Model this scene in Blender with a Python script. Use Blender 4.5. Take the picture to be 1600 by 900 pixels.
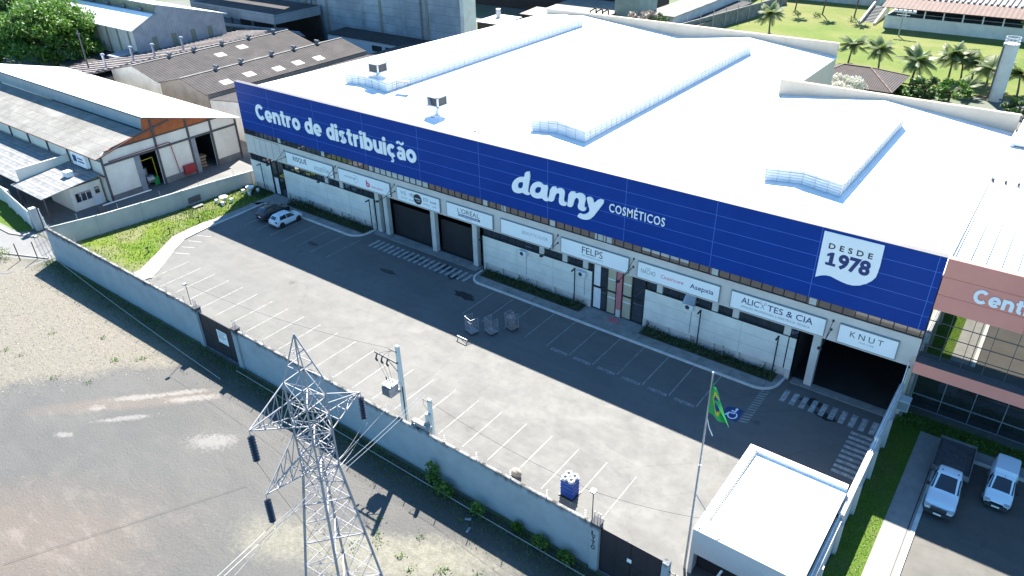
import bpy, math, random
from mathutils import Vector, Matrix, Quaternion
random.seed(7)
sc = bpy.context.scene
for o in list(bpy.data.objects):
    bpy.data.objects.remove(o)
COL = sc.collection
R = math.radians

# ------------------------------------------------------------------ camera, sky, sun, exposure
def setup():
    f, yaw, pitch, roll = 1165.39, -0.654941, 0.537854, -0.0217283
    fw = Vector((math.sin(yaw) * math.cos(pitch), math.cos(yaw) * math.cos(pitch), -math.sin(pitch)))
    r = fw.cross(Vector((0, 0, 1))).normalized()
    u = r.cross(fw)
    r2 = r * math.cos(roll) + u * math.sin(roll)
    u2 = -r * math.sin(roll) + u * math.cos(roll)
    cd = bpy.data.cameras.new('camera')
    cd.sensor_width = 36
    cd.lens = f / 1600 * 36
    cd.clip_start = 0.5
    cd.clip_end = 3000
    co = bpy.data.objects.new('camera', cd)
    COL.objects.link(co)
    m = Matrix((r2, u2, -fw)).transposed().to_4x4()
    m.translation = Vector((0, -54.7, 40))
    co.matrix_world = m
    sc.camera = co
    sd = Vector((5.7, -11.3, -14.5)).normalized()        # the way the light travels
    sun = bpy.data.lights.new('sun', 'SUN')
    sun.energy = 5.0
    sun.angle = R(0.5)
    sun.color = (1.0, 0.945, 0.845)
    so = bpy.data.objects.new('sun', sun)
    COL.objects.link(so)
    so.rotation_euler = sd.to_track_quat('-Z', 'Y').to_euler()
    w = bpy.data.worlds.new('World')
    sc.world = w
    w.use_nodes = True
    nt = w.node_tree
    sky = nt.nodes.new('ShaderNodeTexSky')
    sky.sky_type = 'NISHITA'
    sky.sun_disc = False
    sky.sun_elevation = math.asin(-sd.z)
    sky.sun_rotation = math.atan2(-sd.x, -sd.y)
    sky.altitude = 500
    sky.dust_density = 0.3
    sky.ozone_density = 4.0
    bg = nt.nodes['Background']
    bg.inputs['Strength'].default_value = 0.08
    wb = nt.nodes.new('ShaderNodeMix')               # white balance of the sky light
    wb.data_type = 'RGBA'; wb.blend_type = 'MULTIPLY'
    wb.inputs[0].default_value = 1
    wb.inputs[7].default_value = (0.66, 1.02, 1.12, 1)
    nt.links.new(sky.outputs[0], wb.inputs[6])
    nt.links.new(wb.outputs[2], bg.inputs['Color'])
    vs = sc.view_settings
    vs.view_transform = 'Standard'
    vs.look = 'None'
    vs.exposure = 1.9
    vs.gamma = 1
    vs.use_curve_mapping = False
setup()

# ------------------------------------------------------------------ materials
def N(nt, t, **k):
    n = nt.nodes.new(t)
    for a, b in k.items():
        setattr(n, a, b)
    return n
def newmat(name):
    m = bpy.data.materials.new(name)
    m.use_nodes = True
    return m, m.node_tree, m.node_tree.nodes['Principled BSDF']
def noise(nt, co, scale, detail=4, rough=0.6, dist=0.0):
    n = N(nt, 'ShaderNodeTexNoise')
    n.inputs['Scale'].default_value = scale
    n.inputs['Detail'].default_value = detail
    n.inputs['Roughness'].default_value = rough
    n.inputs['Distortion'].default_value = dist
    nt.links.new(co, n.inputs['Vector'])
    return n.outputs['Fac']
def ramp(nt, fac, a, b, pa=0.0, pb=1.0):
    n = N(nt, 'ShaderNodeMapRange')
    n.inputs[1].default_value = pa
    n.inputs[2].default_value = pb
    n.inputs[3].default_value = a
    n.inputs[4].default_value = b
    nt.links.new(fac, n.inputs[0])
    return n.outputs[0]
def mixc(nt, fac, a, b, mode='MIX'):
    n = N(nt, 'ShaderNodeMix', data_type='RGBA', blend_type=mode)
    for i, x in ((0, fac), (6, a), (7, b)):
        if hasattr(x, 'links'):
            nt.links.new(x, n.inputs[i])
        elif isinstance(x, (int, float)):
            n.inputs[i].default_value = x
        else:
            n.inputs[i].default_value = (*x[:3], 1)
    return n.outputs[2]
def maths(nt, op, a, b=None, clamp=False):
    n = N(nt, 'ShaderNodeMath', operation=op, use_clamp=clamp)
    for i, x in enumerate((a, b)):
        if x is None:
            continue
        if hasattr(x, 'links'):
            nt.links.new(x, n.inputs[i])
        else:
            n.inputs[i].default_value = x
    return n.outputs[0]
def bump(nt, b, h, strength, dist=0.02):
    n = N(nt, 'ShaderNodeBump')
    n.inputs['Strength'].default_value = strength
    n.inputs['Distance'].default_value = dist
    nt.links.new(h, n.inputs['Height'])
    nt.links.new(n.outputs[0], b.inputs['Normal'])
def pos(nt):
    return N(nt, 'ShaderNodeNewGeometry').outputs['Position']
def objco(nt):
    return N(nt, 'ShaderNodeTexCoord').outputs['Object']
def mat(name, c, c2=None, rough=0.6, metal=0.0, scale=0.6, detail=5, lo=0.35, hi=0.65, bmp=0.0, bscale=25, spec=0.5, coat=0.0, ior=1.5):
    m, nt, b = newmat(name)
    b.inputs['Roughness'].default_value = rough
    b.inputs['Metallic'].default_value = metal
    b.inputs['Specular IOR Level'].default_value = spec
    b.inputs['Coat Weight'].default_value = coat
    b.inputs['IOR'].default_value = ior
    co = objco(nt)
    if c2 is None:
        c2 = tuple(x * 0.8 for x in c)
    f = ramp(nt, noise(nt, co, scale, detail, 0.65), 0, 1, lo, hi)
    nt.links.new(mixc(nt, f, c, c2), b.inputs['Base Color'])
    if bmp:
        bump(nt, b, noise(nt, co, bscale, 3), bmp)
    return m
def wall_mat(name, c, dirt, amount=0.6, zlo=2.6, zhi=4.1):
    """painted masonry with black mildew running down from the coping (a stain with its own outline)"""
    m, nt, b = newmat(name)
    b.inputs['Roughness'].default_value = 0.85
    P = pos(nt)
    sep = N(nt, 'ShaderNodeSeparateXYZ')
    nt.links.new(P, sep.inputs[0])
    mp = N(nt, 'ShaderNodeMapping')
    mp.inputs['Scale'].default_value = (1, 1, 0.16)
    nt.links.new(P, mp.inputs['Vector'])
    streak = noise(nt, mp.outputs[0], 2.2, 6, 0.7)
    hgt = ramp(nt, sep.outputs[2], 0.0, 1.0, zlo, zhi)
    big = noise(nt, P, 0.25, 3)
    s = maths(nt, 'ADD', maths(nt, 'MULTIPLY', maths(nt, 'POWER', hgt, 2.0), 0.62), maths(nt, 'MULTIPLY', streak, 0.75))
    s = maths(nt, 'ADD', s, maths(nt, 'MULTIPLY', big, 0.25))
    s = ramp(nt, s, 0, amount, 0.74, 1.0)
    base = mixc(nt, ramp(nt, noise(nt, P, 0.7, 5), 0, 1, 0.3, 0.7), c, tuple(x * 0.82 for x in c))
    nt.links.new(mixc(nt, s, base, dirt), b.inputs['Base Color'])
    bump(nt, b, noise(nt, P, 14, 4), 0.25)
    return m
def rib_mat(name, c, c2, axis=1, freq=6.0, rough=0.5, metal=0.0, strength=0.5, scale=0.4, lo=0.35, hi=0.65, rows=None):
    """profiled sheet: corrugation as bump along one axis"""
    m, nt, b = newmat(name)
    b.inputs['Roughness'].default_value = rough
    b.inputs['Metallic'].default_value = metal
    P = pos(nt)
    sep = N(nt, 'ShaderNodeSeparateXYZ')
    nt.links.new(P, sep.inputs[0])
    w = maths(nt, 'SINE', maths(nt, 'MULTIPLY', sep.outputs[axis], freq * 2 * math.pi))
    f = ramp(nt, noise(nt, P, scale, 6, 0.7), 0, 1, lo, hi)
    col = mixc(nt, f, c, c2)
    if rows:
        ax2, step, amt, dark = rows
        fr = maths(nt, 'FRACT', maths(nt, 'DIVIDE', maths(nt, 'ADD', sep.outputs[ax2], 500.0), step))
        line = maths(nt, 'LESS_THAN', fr, amt)
        col = mixc(nt, maths(nt, 'MULTIPLY', line, 0.65), col, dark)
        cell = maths(nt, 'FLOOR', maths(nt, 'DIVIDE', maths(nt, 'ADD', sep.outputs[ax2], 500.0), step))
        cell2 = maths(nt, 'FLOOR', maths(nt, 'DIVIDE', maths(nt, 'ADD', sep.outputs[axis], 500.0), step * 1.7))
        cb = N(nt, 'ShaderNodeCombineXYZ')
        nt.links.new(cell, cb.inputs[0]); nt.links.new(cell2, cb.inputs[1])
        wn = N(nt, 'ShaderNodeTexWhiteNoise', noise_dimensions='2D')
        nt.links.new(cb.outputs[0], wn.inputs['Vector'])
        col = mixc(nt, ramp(nt, wn.outputs['Value'], 0, 0.45), col, c2)
    nt.links.new(col, b.inputs['Base Color'])
    bump(nt, b, w, strength, 0.03)
    return m

M = {}
M['white_paint'] = mat('white paint', (0.72, 0.73, 0.74), (0.62, 0.63, 0.65), 0.5, scale=1.5)
M['grey_steel'] = mat('galvanised steel', (0.42, 0.44, 0.48), (0.30, 0.32, 0.36), 0.45, 0.6, scale=3)
M['tower_steel'] = mat('tower steel', (0.31, 0.31, 0.335), (0.21, 0.21, 0.23), 0.6, 0.1, scale=2)
M['black'] = mat('black paint', (0.012, 0.013, 0.016), (0.02, 0.02, 0.025), 0.5, scale=3)
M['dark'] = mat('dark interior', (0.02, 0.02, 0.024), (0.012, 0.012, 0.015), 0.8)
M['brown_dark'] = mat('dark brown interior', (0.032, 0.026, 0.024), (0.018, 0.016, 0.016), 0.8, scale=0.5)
M['concrete'] = mat('precast concrete', (0.70, 0.69, 0.63), (0.58, 0.57, 0.52), 0.85, scale=0.5, bmp=0.15)
M['concrete_l'] = mat('pale concrete', (0.55, 0.54, 0.50), (0.44, 0.43, 0.40), 0.85, scale=0.6, bmp=0.15)
M['concrete_d'] = mat('dark concrete', (0.22, 0.22, 0.21), (0.13, 0.13, 0.13), 0.9, scale=0.7, bmp=0.2)
M['beam'] = mat('beam render', (0.62, 0.57, 0.53), (0.53, 0.49, 0.455), 0.8, scale=0.5)
M['parapet'] = mat('cream parapet', (0.58, 0.50, 0.40), (0.50, 0.43, 0.34), 0.8, scale=0.25)
M['blue'] = mat('blue cladding', (0.001, 0.044, 0.265), (0.001, 0.038, 0.235), 0.45, scale=0.25, spec=0.14, bmp=0.06, bscale=0.7)
M['blue_seam'] = mat('blue joint', (0.03, 0.14, 0.55), (0.028, 0.13, 0.5), 0.5)
M['letter'] = mat('white letters', (0.90, 0.90, 0.90), (0.86, 0.86, 0.86), 0.45)
M['sign'] = mat('white sign', (0.85, 0.87, 0.87), (0.80, 0.82, 0.82), 0.35, scale=0.4)
M['ink'] = mat('dark lettering', (0.015, 0.017, 0.022), (0.02, 0.02, 0.03), 0.6)
M['ink_blue'] = mat('navy lettering', (0.012, 0.03, 0.14), (0.015, 0.035, 0.16), 0.6)
M['ink_grey'] = mat('grey lettering', (0.22, 0.24, 0.25), (0.26, 0.28, 0.29), 0.6)
M['ink_pink'] = mat('pink lettering', (0.60, 0.03, 0.10), (0.55, 0.03, 0.10), 0.6)
M['glass'] = mat('dark glass', (0.030, 0.034, 0.038), (0.02, 0.022, 0.026), 0.04, spec=1.0, ior=1.9)
M['glass_l'] = mat('glass strip', (0.05, 0.05, 0.05), (0.035, 0.035, 0.035), 0.05, metal=0.0, spec=0.8, ior=1.75)
M['mirror'] = mat('mirror glass', (0.48, 0.47, 0.43), (0.46, 0.45, 0.41), 0.015, metal=1.0)
M['curtain'] = mat('blind', (0.50, 0.50, 0.47), (0.42, 0.42, 0.40), 0.7, scale=0.8)
M['beige_blind'] = mat('beige blind', (0.42, 0.39, 0.28), (0.36, 0.33, 0.24), 0.7, scale=0.8)
M['pink'] = mat('salmon cladding', (0.78, 0.29, 0.22), (0.72, 0.26, 0.20), 0.5, scale=0.3)
M['pink_seam'] = mat('salmon joint', (0.42, 0.14, 0.12), (0.40, 0.13, 0.115), 0.6)
M['red'] = mat('red paint', (0.35, 0.02, 0.03), (0.28, 0.02, 0.03), 0.5)
M['louvre_grey'] = mat('louvre grey', (0.58, 0.56, 0.54), (0.48, 0.47, 0.46), 0.7)
M['red_pad'] = mat('pinkish column', (0.48, 0.16, 0.18), (0.42, 0.13, 0.15), 0.5)
M['roof_white'] = rib_mat('white roof sheet', (0.80, 0.81, 0.82), (0.74, 0.75, 0.77), 1, 3.0, 0.45, 0, 0.35, 0.15)
M['roof_pink'] = rib_mat('standing seam roof', (0.76, 0.77, 0.78), (0.70, 0.71, 0.73), 0, 1.0, 0.45, 0, 0.25, 0.3)
M['roof_line'] = mat('roof fixings', (0.10, 0.09, 0.09), (0.16, 0.15, 0.15), 0.8, scale=4)
M['asbestos'] = rib_mat('fibre cement roof', (0.060, 0.052, 0.053), (0.028, 0.025, 0.026), 1, 1.8, 0.95, 0, 1.0, 0.5, 0.35, 0.65, (0, 1.25, 0.06, (0.05, 0.045, 0.05)))
M['asbestos2'] = rib_mat('pale fibre cement roof', (0.27, 0.26, 0.24), (0.14, 0.135, 0.125), 0, 1.8, 0.95, 0, 0.8, 0.35, 0.35, 0.65, (1, 1.5, 0.05, (0.10, 0.095, 0.09)))
M['old_roof'] = rib_mat('weathered roof', (0.30, 0.27, 0.26), (0.12, 0.10, 0.10), 1, 0.8, 0.9, 0, 1.0, 0.9)
M['cream'] = mat('cream wall', (0.80, 0.73, 0.63), (0.68, 0.62, 0.53), 0.85, scale=0.5)
M['frame_dark'] = mat('dark steel frame', (0.085, 0.08, 0.09), (0.06, 0.056, 0.065), 0.6, scale=2)
M['orange'] = rib_mat('orange louvre', (0.44, 0.115, 0.028), (0.33, 0.08, 0.02), 1, 2.2, 0.7, 0, 0.6, 0.8)
M['poly'] = rib_mat('bluish clerestory', (0.26, 0.35, 0.40), (0.20, 0.28, 0.33), 0, 0.6, 0.3, 0, 0.2, 0.5)
M['metal_wall'] = rib_mat('grey sheet wall', (0.36, 0.37, 0.39), (0.27, 0.28, 0.30), 1, 1.6, 0.6, 0.1, 0.5, 0.5)
M['metal_wall_x'] = rib_mat('grey sheet wall', (0.50, 0.52, 0.54), (0.40, 0.42, 0.44), 0, 1.6, 0.6, 0.1, 0.5, 0.5)
M['pale_wall'] = rib_mat('pale sheet wall', (0.55, 0.55, 0.52), (0.42, 0.42, 0.38), 0, 1.4, 0.6, 0, 0.5, 0.4)
M['green_strip'] = mat('translucent strip', (0.22, 0.23, 0.17), (0.17, 0.18, 0.13), 0.6)
M['zinc_blue'] = rib_mat('bluish zinc roof', (0.30, 0.34, 0.38), (0.20, 0.22, 0.25), 1, 1.2, 0.5, 0.2, 0.6, 0.6)
M['canopy_sheet'] = rib_mat('pale canopy sheet', (0.30, 0.31, 0.31), (0.13, 0.13, 0.135), 1, 0.9, 0.8, 0, 0.8, 1.2, 0.35, 0.65, (1, 0.55, 0.28, (0.10, 0.10, 0.105)))
M['tile'] = rib_mat('brown tile roof', (0.062, 0.047, 0.044), (0.04, 0.031, 0.03), 0, 3.0, 0.9, 0, 1.0, 0.8)
M['red_roof'] = rib_mat('reddish roof', (0.125, 0.070, 0.054), (0.085, 0.05, 0.04), 0, 1.0, 0.8, 0, 0.8, 0.5)
M['bark'] = mat('bark', (0.12, 0.09, 0.06), (0.07, 0.05, 0.035), 0.95, scale=6, bmp=0.4)
M['palm_bark'] = mat('palm trunk', (0.20, 0.17, 0.13), (0.11, 0.09, 0.07), 0.95, scale=4, bmp=0.4)
M['tyre'] = mat('tyre rubber', (0.014, 0.014, 0.015), (0.02, 0.02, 0.02), 0.85)
M['rim'] = mat('alloy rim', (0.40, 0.41, 0.43), (0.30, 0.31, 0.33), 0.3, 0.8)
M['dark_rim'] = mat('dark rim', (0.03, 0.03, 0.034), (0.05, 0.05, 0.055), 0.35, 0.6)
M['car_white'] = mat('white car paint', (0.66, 0.74, 0.80), (0.64, 0.72, 0.78), 0.25, coat=0.6)
M['car_grey'] = mat('graphite car paint', (0.05, 0.055, 0.065), (0.045, 0.05, 0.06), 0.25, 0.4, coat=0.6)
M['car_glass'] = mat('car glass', (0.010, 0.012, 0.018), (0.012, 0.014, 0.02), 0.03, spec=0.9)
M['plastic'] = mat('dark bumper plastic', (0.03, 0.032, 0.036), (0.04, 0.042, 0.046), 0.6)
M['lamp_red'] = mat('tail lamp', (0.20, 0.008, 0.012), (0.16, 0.006, 0.01), 0.2, coat=0.5)
M['lamp_clear'] = mat('head lamp', (0.45, 0.48, 0.52), (0.35, 0.38, 0.42), 0.12, coat=0.5)
M['bed'] = mat('worn bed floor', (0.075, 0.072, 0.075), (0.045, 0.043, 0.046), 0.8, scale=2.5, bmp=0.2)
M['crate_blue'] = mat('blue plastic crate', (0.015, 0.075, 0.36), (0.012, 0.06, 0.28), 0.5)
M['tie_white'] = mat('pale spools', (0.55, 0.56, 0.58), (0.40, 0.41, 0.43), 0.6, scale=5)
M['cardboard'] = mat('cardboard', (0.36, 0.27, 0.18), (0.27, 0.20, 0.14), 0.9, scale=3)
M['rag'] = mat('crumpled wrap', (0.35, 0.34, 0.34), (0.18, 0.18, 0.19), 0.8, scale=4)
M['stone'] = mat('stone', (0.36, 0.30, 0.25), (0.22, 0.18, 0.15), 0.95, scale=3, bmp=0.5)
M['insul'] = mat('brown porcelain', (0.030, 0.022, 0.030), (0.022, 0.016, 0.022), 0.2, coat=0.4)
M['wire'] = mat('aluminium wire', (0.36, 0.37, 0.39), (0.28, 0.29, 0.31), 0.4, 0.3)
M['black_wire'] = mat('black cable', (0.03, 0.03, 0.034), (0.05, 0.05, 0.05), 0.7)
M['flag_green'] = mat('flag green', (0.02, 0.36, 0.08), (0.015, 0.30, 0.065), 0.7)
M['flag_yellow'] = mat('flag yellow', (0.62, 0.48, 0.02), (0.55, 0.42, 0.02), 0.7)
M['flag_blue'] = mat('flag blue', (0.012, 0.03, 0.22), (0.01, 0.025, 0.18), 0.7)
M['gate'] = mat('dark gate sheet', (0.024, 0.023, 0.030), (0.018, 0.017, 0.023), 0.6, scale=0.8)
M['wall_blue'] = wall_mat('rendered boundary wall', (0.32, 0.37, 0.40), (0.035, 0.032, 0.034), 0.92)
M['wall_top'] = mat('mildewed wall top', (0.30, 0.29, 0.28), (0.05, 0.048, 0.046), 0.9, scale=1.6, lo=.4, hi=.6)
M['wall_grey'] = wall_mat('grey yard wall', (0.42, 0.44, 0.43), (0.13, 0.13, 0.12), 0.45)
M['wall_hut'] = mat('hut render', (0.50, 0.50, 0.50), (0.45, 0.45, 0.45), 0.8, scale=0.5)
M['coping'] = mat('pale coping', (0.62, 0.60, 0.57), (0.40, 0.38, 0.36), 0.85, scale=1.2)
M['mesh_white'] = mat('pale fence', (0.52, 0.54, 0.56), (0.42, 0.44, 0.46), 0.6)
M['silo'] = rib_mat('stained silo panels', (0.40, 0.43, 0.45), (0.20, 0.22, 0.24), 0, 0.6, 0.8, 0, 0.6, 0.12, 0.35, 0.68, (2, 1.7, 0.06, (0.12, 0.13, 0.14)))
M['paint_line'] = mat('road paint', (0.30, 0.30, 0.29), (0.135, 0.135, 0.13), 0.74, scale=1.6, lo=0.42, hi=0.66)
M['paint_worn'] = mat('worn road paint', (0.46, 0.46, 0.45), (0.22, 0.22, 0.22), 0.85, scale=2.5, lo=0.35, hi=0.6)
M['paint_blue'] = mat('blue road paint', (0.014, 0.050, 0.19), (0.03, 0.055, 0.13), 0.8, scale=2.5)
M['kerb'] = mat('white kerb', (0.60, 0.60, 0.58), (0.45, 0.45, 0.43), 0.85, scale=1.4)
M['pave'] = mat('pavement concrete', (0.26, 0.255, 0.245), (0.17, 0.167, 0.16), 0.9, scale=0.9, bmp=0.2)
M['pave_w'] = mat('bright pavement', (0.25, 0.245, 0.235), (0.20, 0.196, 0.188), 0.9, scale=1.1, bmp=0.2)

def leaf_mat(name, c, c2, trans=0.25):
    m, nt, b = newmat(name)
    b.inputs['Roughness'].default_value = 0.55
    oc = objco(nt)
    f = ramp(nt, noise(nt, oc, 0.9, 4, 0.7), 0, 1, 0.35, 0.65)
    n2 = noise(nt, oc, 9.0, 2, 0.7)
    col = mixc(nt, f, c, c2)
    col = mixc(nt, ramp(nt, n2, 0, 0.6, 0.4, 0.75), col, tuple(min(1, x * 1.7) for x in c2))
    nt.links.new(col, b.inputs['Base Color'])
    tr = N(nt, 'ShaderNodeBsdfTranslucent')
    nt.links.new(col, tr.inputs['Color'])
    mx = N(nt, 'ShaderNodeMixShader')
    mx.inputs[0].default_value = trans
    nt.links.new(b.outputs[0], mx.inputs[1]); nt.links.new(tr.outputs[0], mx.inputs[2])
    nt.links.new(mx.outputs[0], nt.nodes['Material Output'].inputs['Surface'])
    return m
M['leaf'] = leaf_mat('tree leaves', (0.05, 0.12, 0.018), (0.10, 0.20, 0.028), 0.35)
M['leaf_d'] = leaf_mat('dark leaves', (0.032, 0.075, 0.022), (0.065, 0.125, 0.032), 0.3)
M['leaf_palm'] = leaf_mat('palm leaves', (0.075, 0.125, 0.035), (0.15, 0.19, 0.065), 0.35)
M['leaf_bed'] = leaf_mat('bed leaves', (0.016, 0.036, 0.012), (0.035, 0.065, 0.018), 0.15)
M['leaf_weed'] = leaf_mat('weed leaves', (0.04, 0.10, 0.015), (0.09, 0.17, 0.02))
M['blossom_pink'] = leaf_mat('pinkish blossom', (0.26, 0.20, 0.16), (0.34, 0.29, 0.24), 0.15)
M['flower'] = leaf_mat('pale blossom', (0.62, 0.60, 0.56), (0.42, 0.44, 0.34), 0.15)

# --- ground materials (world position)
def ground_mat():
    m, nt, b = newmat('open ground')
    b.inputs['Roughness'].default_value = 0.95
    P = pos(nt)
    f = ramp(nt, noise(nt, P, 0.06, 6, 0.6), 0, 1, 0.4, 0.6)
    c = mixc(nt, f, (0.12, 0.12, 0.115), (0.075, 0.105, 0.04))
    nt.links.new(c, b.inputs['Base Color'])
    return m
def field_mat(name, a, bb, dry, s=0.5, dryamt=0.6):
    m, nt, b = newmat(name)
    b.inputs['Roughness'].default_value = 0.95
    b.inputs['Specular IOR Level'].default_value = 0.1
    P = pos(nt)
    f = ramp(nt, noise(nt, P, s, 6, 0.65), 0, 1, 0.35, 0.65)
    f2 = ramp(nt, noise(nt, P, s * 0.45, 5, 0.65, 0.5), 0, dryamt, 0.45, 0.62)
    g = ramp(nt, noise(nt, P, 9, 3, 0.7), 0.6, 1.25, 0.3, 0.75)
    c = mixc(nt, f2, mixc(nt, f, a, bb), dry)
    cc = N(nt, 'ShaderNodeMix', data_type='RGBA', blend_type='MULTIPLY')
    cc.inputs[0].default_value = 1
    nt.links.new(c, cc.inputs[6]); nt.links.new(g, cc.inputs[7])
    nt.links.new(cc.outputs[2], b.inputs['Base Color'])
    bump(nt, b, noise(nt, P, 7, 4, 0.8), 0.9, 0.12)
    return m
def asphalt_mat(name, c, c2, c3, patch=0.12):
    m, nt, b = newmat(name)
    b.inputs['Specular IOR Level'].default_value = 0.5
    P = pos(nt)
    nt.links.new(ramp(nt, noise(nt, P, 0.5, 6, 0.7), 0.68, 0.80, 0.35, 0.65), b.inputs['Roughness'])
    big = ramp(nt, noise(nt, P, patch, 5, 0.6, 0.4), 0, 1, 0.36, 0.64)
    mp = N(nt, 'ShaderNodeMapping')
    mp.inputs['Scale'].default_value = (0.35, 1.6, 1)
    mp.inputs['Rotation'].default_value = (0, 0, R(14))
    nt.links.new(P, mp.inputs['Vector'])
    st = ramp(nt, noise(nt, mp.outputs[0], 0.35, 6, 0.7, 1.2), 0, 0.55, 0.48, 0.72)
    mid = ramp(nt, noise(nt, P, 1.1, 6, 0.7), 0.0, 0.5, 0.5, 0.8)
    grain = ramp(nt, noise(nt, P, 22, 2, 0.7), 0.86, 1.14, 0.25, 0.75)
    col = mixc(nt, big, c, c2)
    col = mixc(nt, st, col, c3)
    col = mixc(nt, mid, col, tuple(x * 0.72 for x in c2))
    # slab joints and fine cracks
    vo = N(nt, 'ShaderNodeTexVoronoi', feature='DISTANCE_TO_EDGE')
    vo.inputs['Scale'].default_value = 0.11
    dis = noise(nt, P, 0.8, 4)
    va = N(nt, 'ShaderNodeVectorMath', operation='SCALE')
    nt.links.new(P, va.inputs[0]); va.inputs['Scale'].default_value = 1
    vadd = N(nt, 'ShaderNodeVectorMath', operation='ADD')
    cmb = N(nt, 'ShaderNodeCombineXYZ')
    nt.links.new(maths(nt, 'MULTIPLY', dis, 2.0), cmb.inputs[0])
    nt.links.new(maths(nt, 'MULTIPLY', dis, 1.4), cmb.inputs[1])
    nt.links.new(va.outputs[0], vadd.inputs[0]); nt.links.new(cmb.outputs[0], vadd.inputs[1])
    nt.links.new(vadd.outputs[0], vo.inputs['Vector'])
    crack = maths(nt, 'LESS_THAN', vo.outputs['Distance'], 0.006)
    col = mixc(nt, maths(nt, 'MULTIPLY', crack, 0.14), col, (0.03, 0.03, 0.03))
    # dark oil spots
    vs = N(nt, 'ShaderNodeTexVoronoi')
    vs.inputs['Scale'].default_value = 0.17
    nt.links.new(P, vs.inputs['Vector'])
    oil = ramp(nt, maths(nt, 'ADD', vs.outputs['Distance'], maths(nt, 'MULTIPLY', noise(nt, P, 2.5, 3), 0.16)), 0.6, 0.0, 0.10, 0.17)
    col = mixc(nt, oil, col, tuple(x * 0.35 for x in c2))
    cc = N(nt, 'ShaderNodeMix', data_type='RGBA', blend_type='MULTIPLY')
    cc.inputs[0].default_value = 1
    nt.links.new(col, cc.inputs[6]); nt.links.new(grain, cc.inputs[7])
    nt.links.new(cc.outputs[2], b.inputs['Base Color'])
    bump(nt, b, noise(nt, P, 30, 3, 0.7), 0.15, 0.006)
    return m
def dirt_mat():
    """bare lot: straw grass up to a slanting edge, then grey gravel with tyre arcs, pale patches and red soil"""
    m, nt, b = newmat('bare lot')
    b.inputs['Roughness'].default_value = 0.70
    b.inputs['Specular IOR Level'].default_value = 0.62
    P = pos(nt)
    sep = N(nt, 'ShaderNodeSeparateXYZ')
    nt.links.new(P, sep.inputs[0])
    X, Y = sep.outputs[0], sep.outputs[1]
    wob = noise(nt, P, 0.22, 6, 0.65)
    fine = noise(nt, P, 3.0, 5, 0.75)
    def blob(x, y, rx, ry, ang=0, wobble=1.5, e0=0.7, e1=1.3):
        mp = N(nt, 'ShaderNodeMapping', vector_type='TEXTURE')
        mp.inputs['Location'].default_value = (x, y, 0)
        mp.inputs['Rotation'].default_value = (0, 0, R(ang))
        mp.inputs['Scale'].default_value = (rx, ry, 1)
        nt.links.new(P, mp.inputs['Vector'])
        ln = N(nt, 'ShaderNodeVectorMath', operation='LENGTH')
        nt.links.new(mp.outputs[0], ln.inputs[0])
        d = maths(nt, 'ADD', ln.outputs['Value'], maths(nt, 'MULTIPLY', maths(nt, 'SUBTRACT', fine, 0.5), wobble * 1.6))
        d = maths(nt, 'ADD', d, maths(nt, 'MULTIPLY', maths(nt, 'SUBTRACT', wob, 0.5), wobble * 1.2))
        return ramp(nt, d, 1.0, 0.0, e0, e1)
    # straw half plane
    d = maths(nt, 'ADD', maths(nt, 'MULTIPLY', maths(nt, 'ADD', X, 61.0), -0.775), maths(nt, 'MULTIPLY', maths(nt, 'ADD', Y, 34.0), 0.63))
    d = maths(nt, 'ADD', d, maths(nt, 'MULTIPLY', maths(nt, 'SUBTRACT', wob, 0.5), 7.0))
    d = maths(nt, 'ADD', d, maths(nt, 'MULTIPLY', maths(nt, 'SUBTRACT', fine, 0.5), 4.0))
    straw = ramp(nt, d, 0, 1, -0.6, 1.2)
    sc1 = noise(nt, P, 1.6, 7, 0.8)
    strawc = mixc(nt, ramp(nt, sc1, 0, 1, 0.32, 0.68), (0.165, 0.147, 0.115), (0.105, 0.094, 0.074))
    strawc = mixc(nt, ramp(nt, noise(nt, P, 0.30, 4), 0, 0.6, 0.5, 0.7), strawc, (0.145, 0.122, 0.104))
    strawc = mixc(nt, ramp(nt, noise(nt, P, 0.55, 4, 0.7, 0.4), 0, 0.7, 0.63, 0.72), strawc, (0.11, 0.125, 0.055))
    # gravel
    mp = N(nt, 'ShaderNodeMapping')
    mp.inputs['Scale'].default_value = (0.45, 1.3, 1)
    mp.inputs['Rotation'].default_value = (0, 0, R(-30))
    nt.links.new(P, mp.inputs['Vector'])
    dirn = noise(nt, mp.outputs[0], 0.5, 7, 0.72, 0.8)
    gravel = mixc(nt, ramp(nt, dirn, 0, 1, 0.35, 0.68), (0.058, 0.0565, 0.054), (0.079, 0.0755, 0.070))
    gravel = mixc(nt, ramp(nt, noise(nt, P, 0.10, 4), 0, 0.7, 0.5, 0.66), gravel, (0.050, 0.049, 0.0475))
    # tyre arcs
    arcs = None
    for cx, cy, r0 in ((-44, -47.5, 7.2), (-44, -47.5, 5.4), (-55.5, -47, 9.0), (-40, -52, 12)):
        mp2 = N(nt, 'ShaderNodeMapping', vector_type='TEXTURE')
        mp2.inputs['Location'].default_value = (cx, cy, 0)
        nt.links.new(P, mp2.inputs['Vector'])
        ln = N(nt, 'ShaderNodeVectorMath', operation='LENGTH')
        nt.links.new(mp2.outputs[0], ln.inputs[0])
        dd = maths(nt, 'ABSOLUTE', maths(nt, 'SUBTRACT', maths(nt, 'ADD', ln.outputs['Value'], maths(nt, 'MULTIPLY', wob, 2.0)), r0))
        a = ramp(nt, dd, 1.0, 0.0, 0.05, 0.30)
        arcs = a if arcs is None else maths(nt, 'MAXIMUM', arcs, a)
    arcs = maths(nt, 'MULTIPLY', arcs, ramp(nt, noise(nt, P, 0.6, 4), 0, 0.55, 0.42, 0.62))
    gravel = mixc(nt, arcs, gravel, (0.060, 0.058, 0.056))
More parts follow.
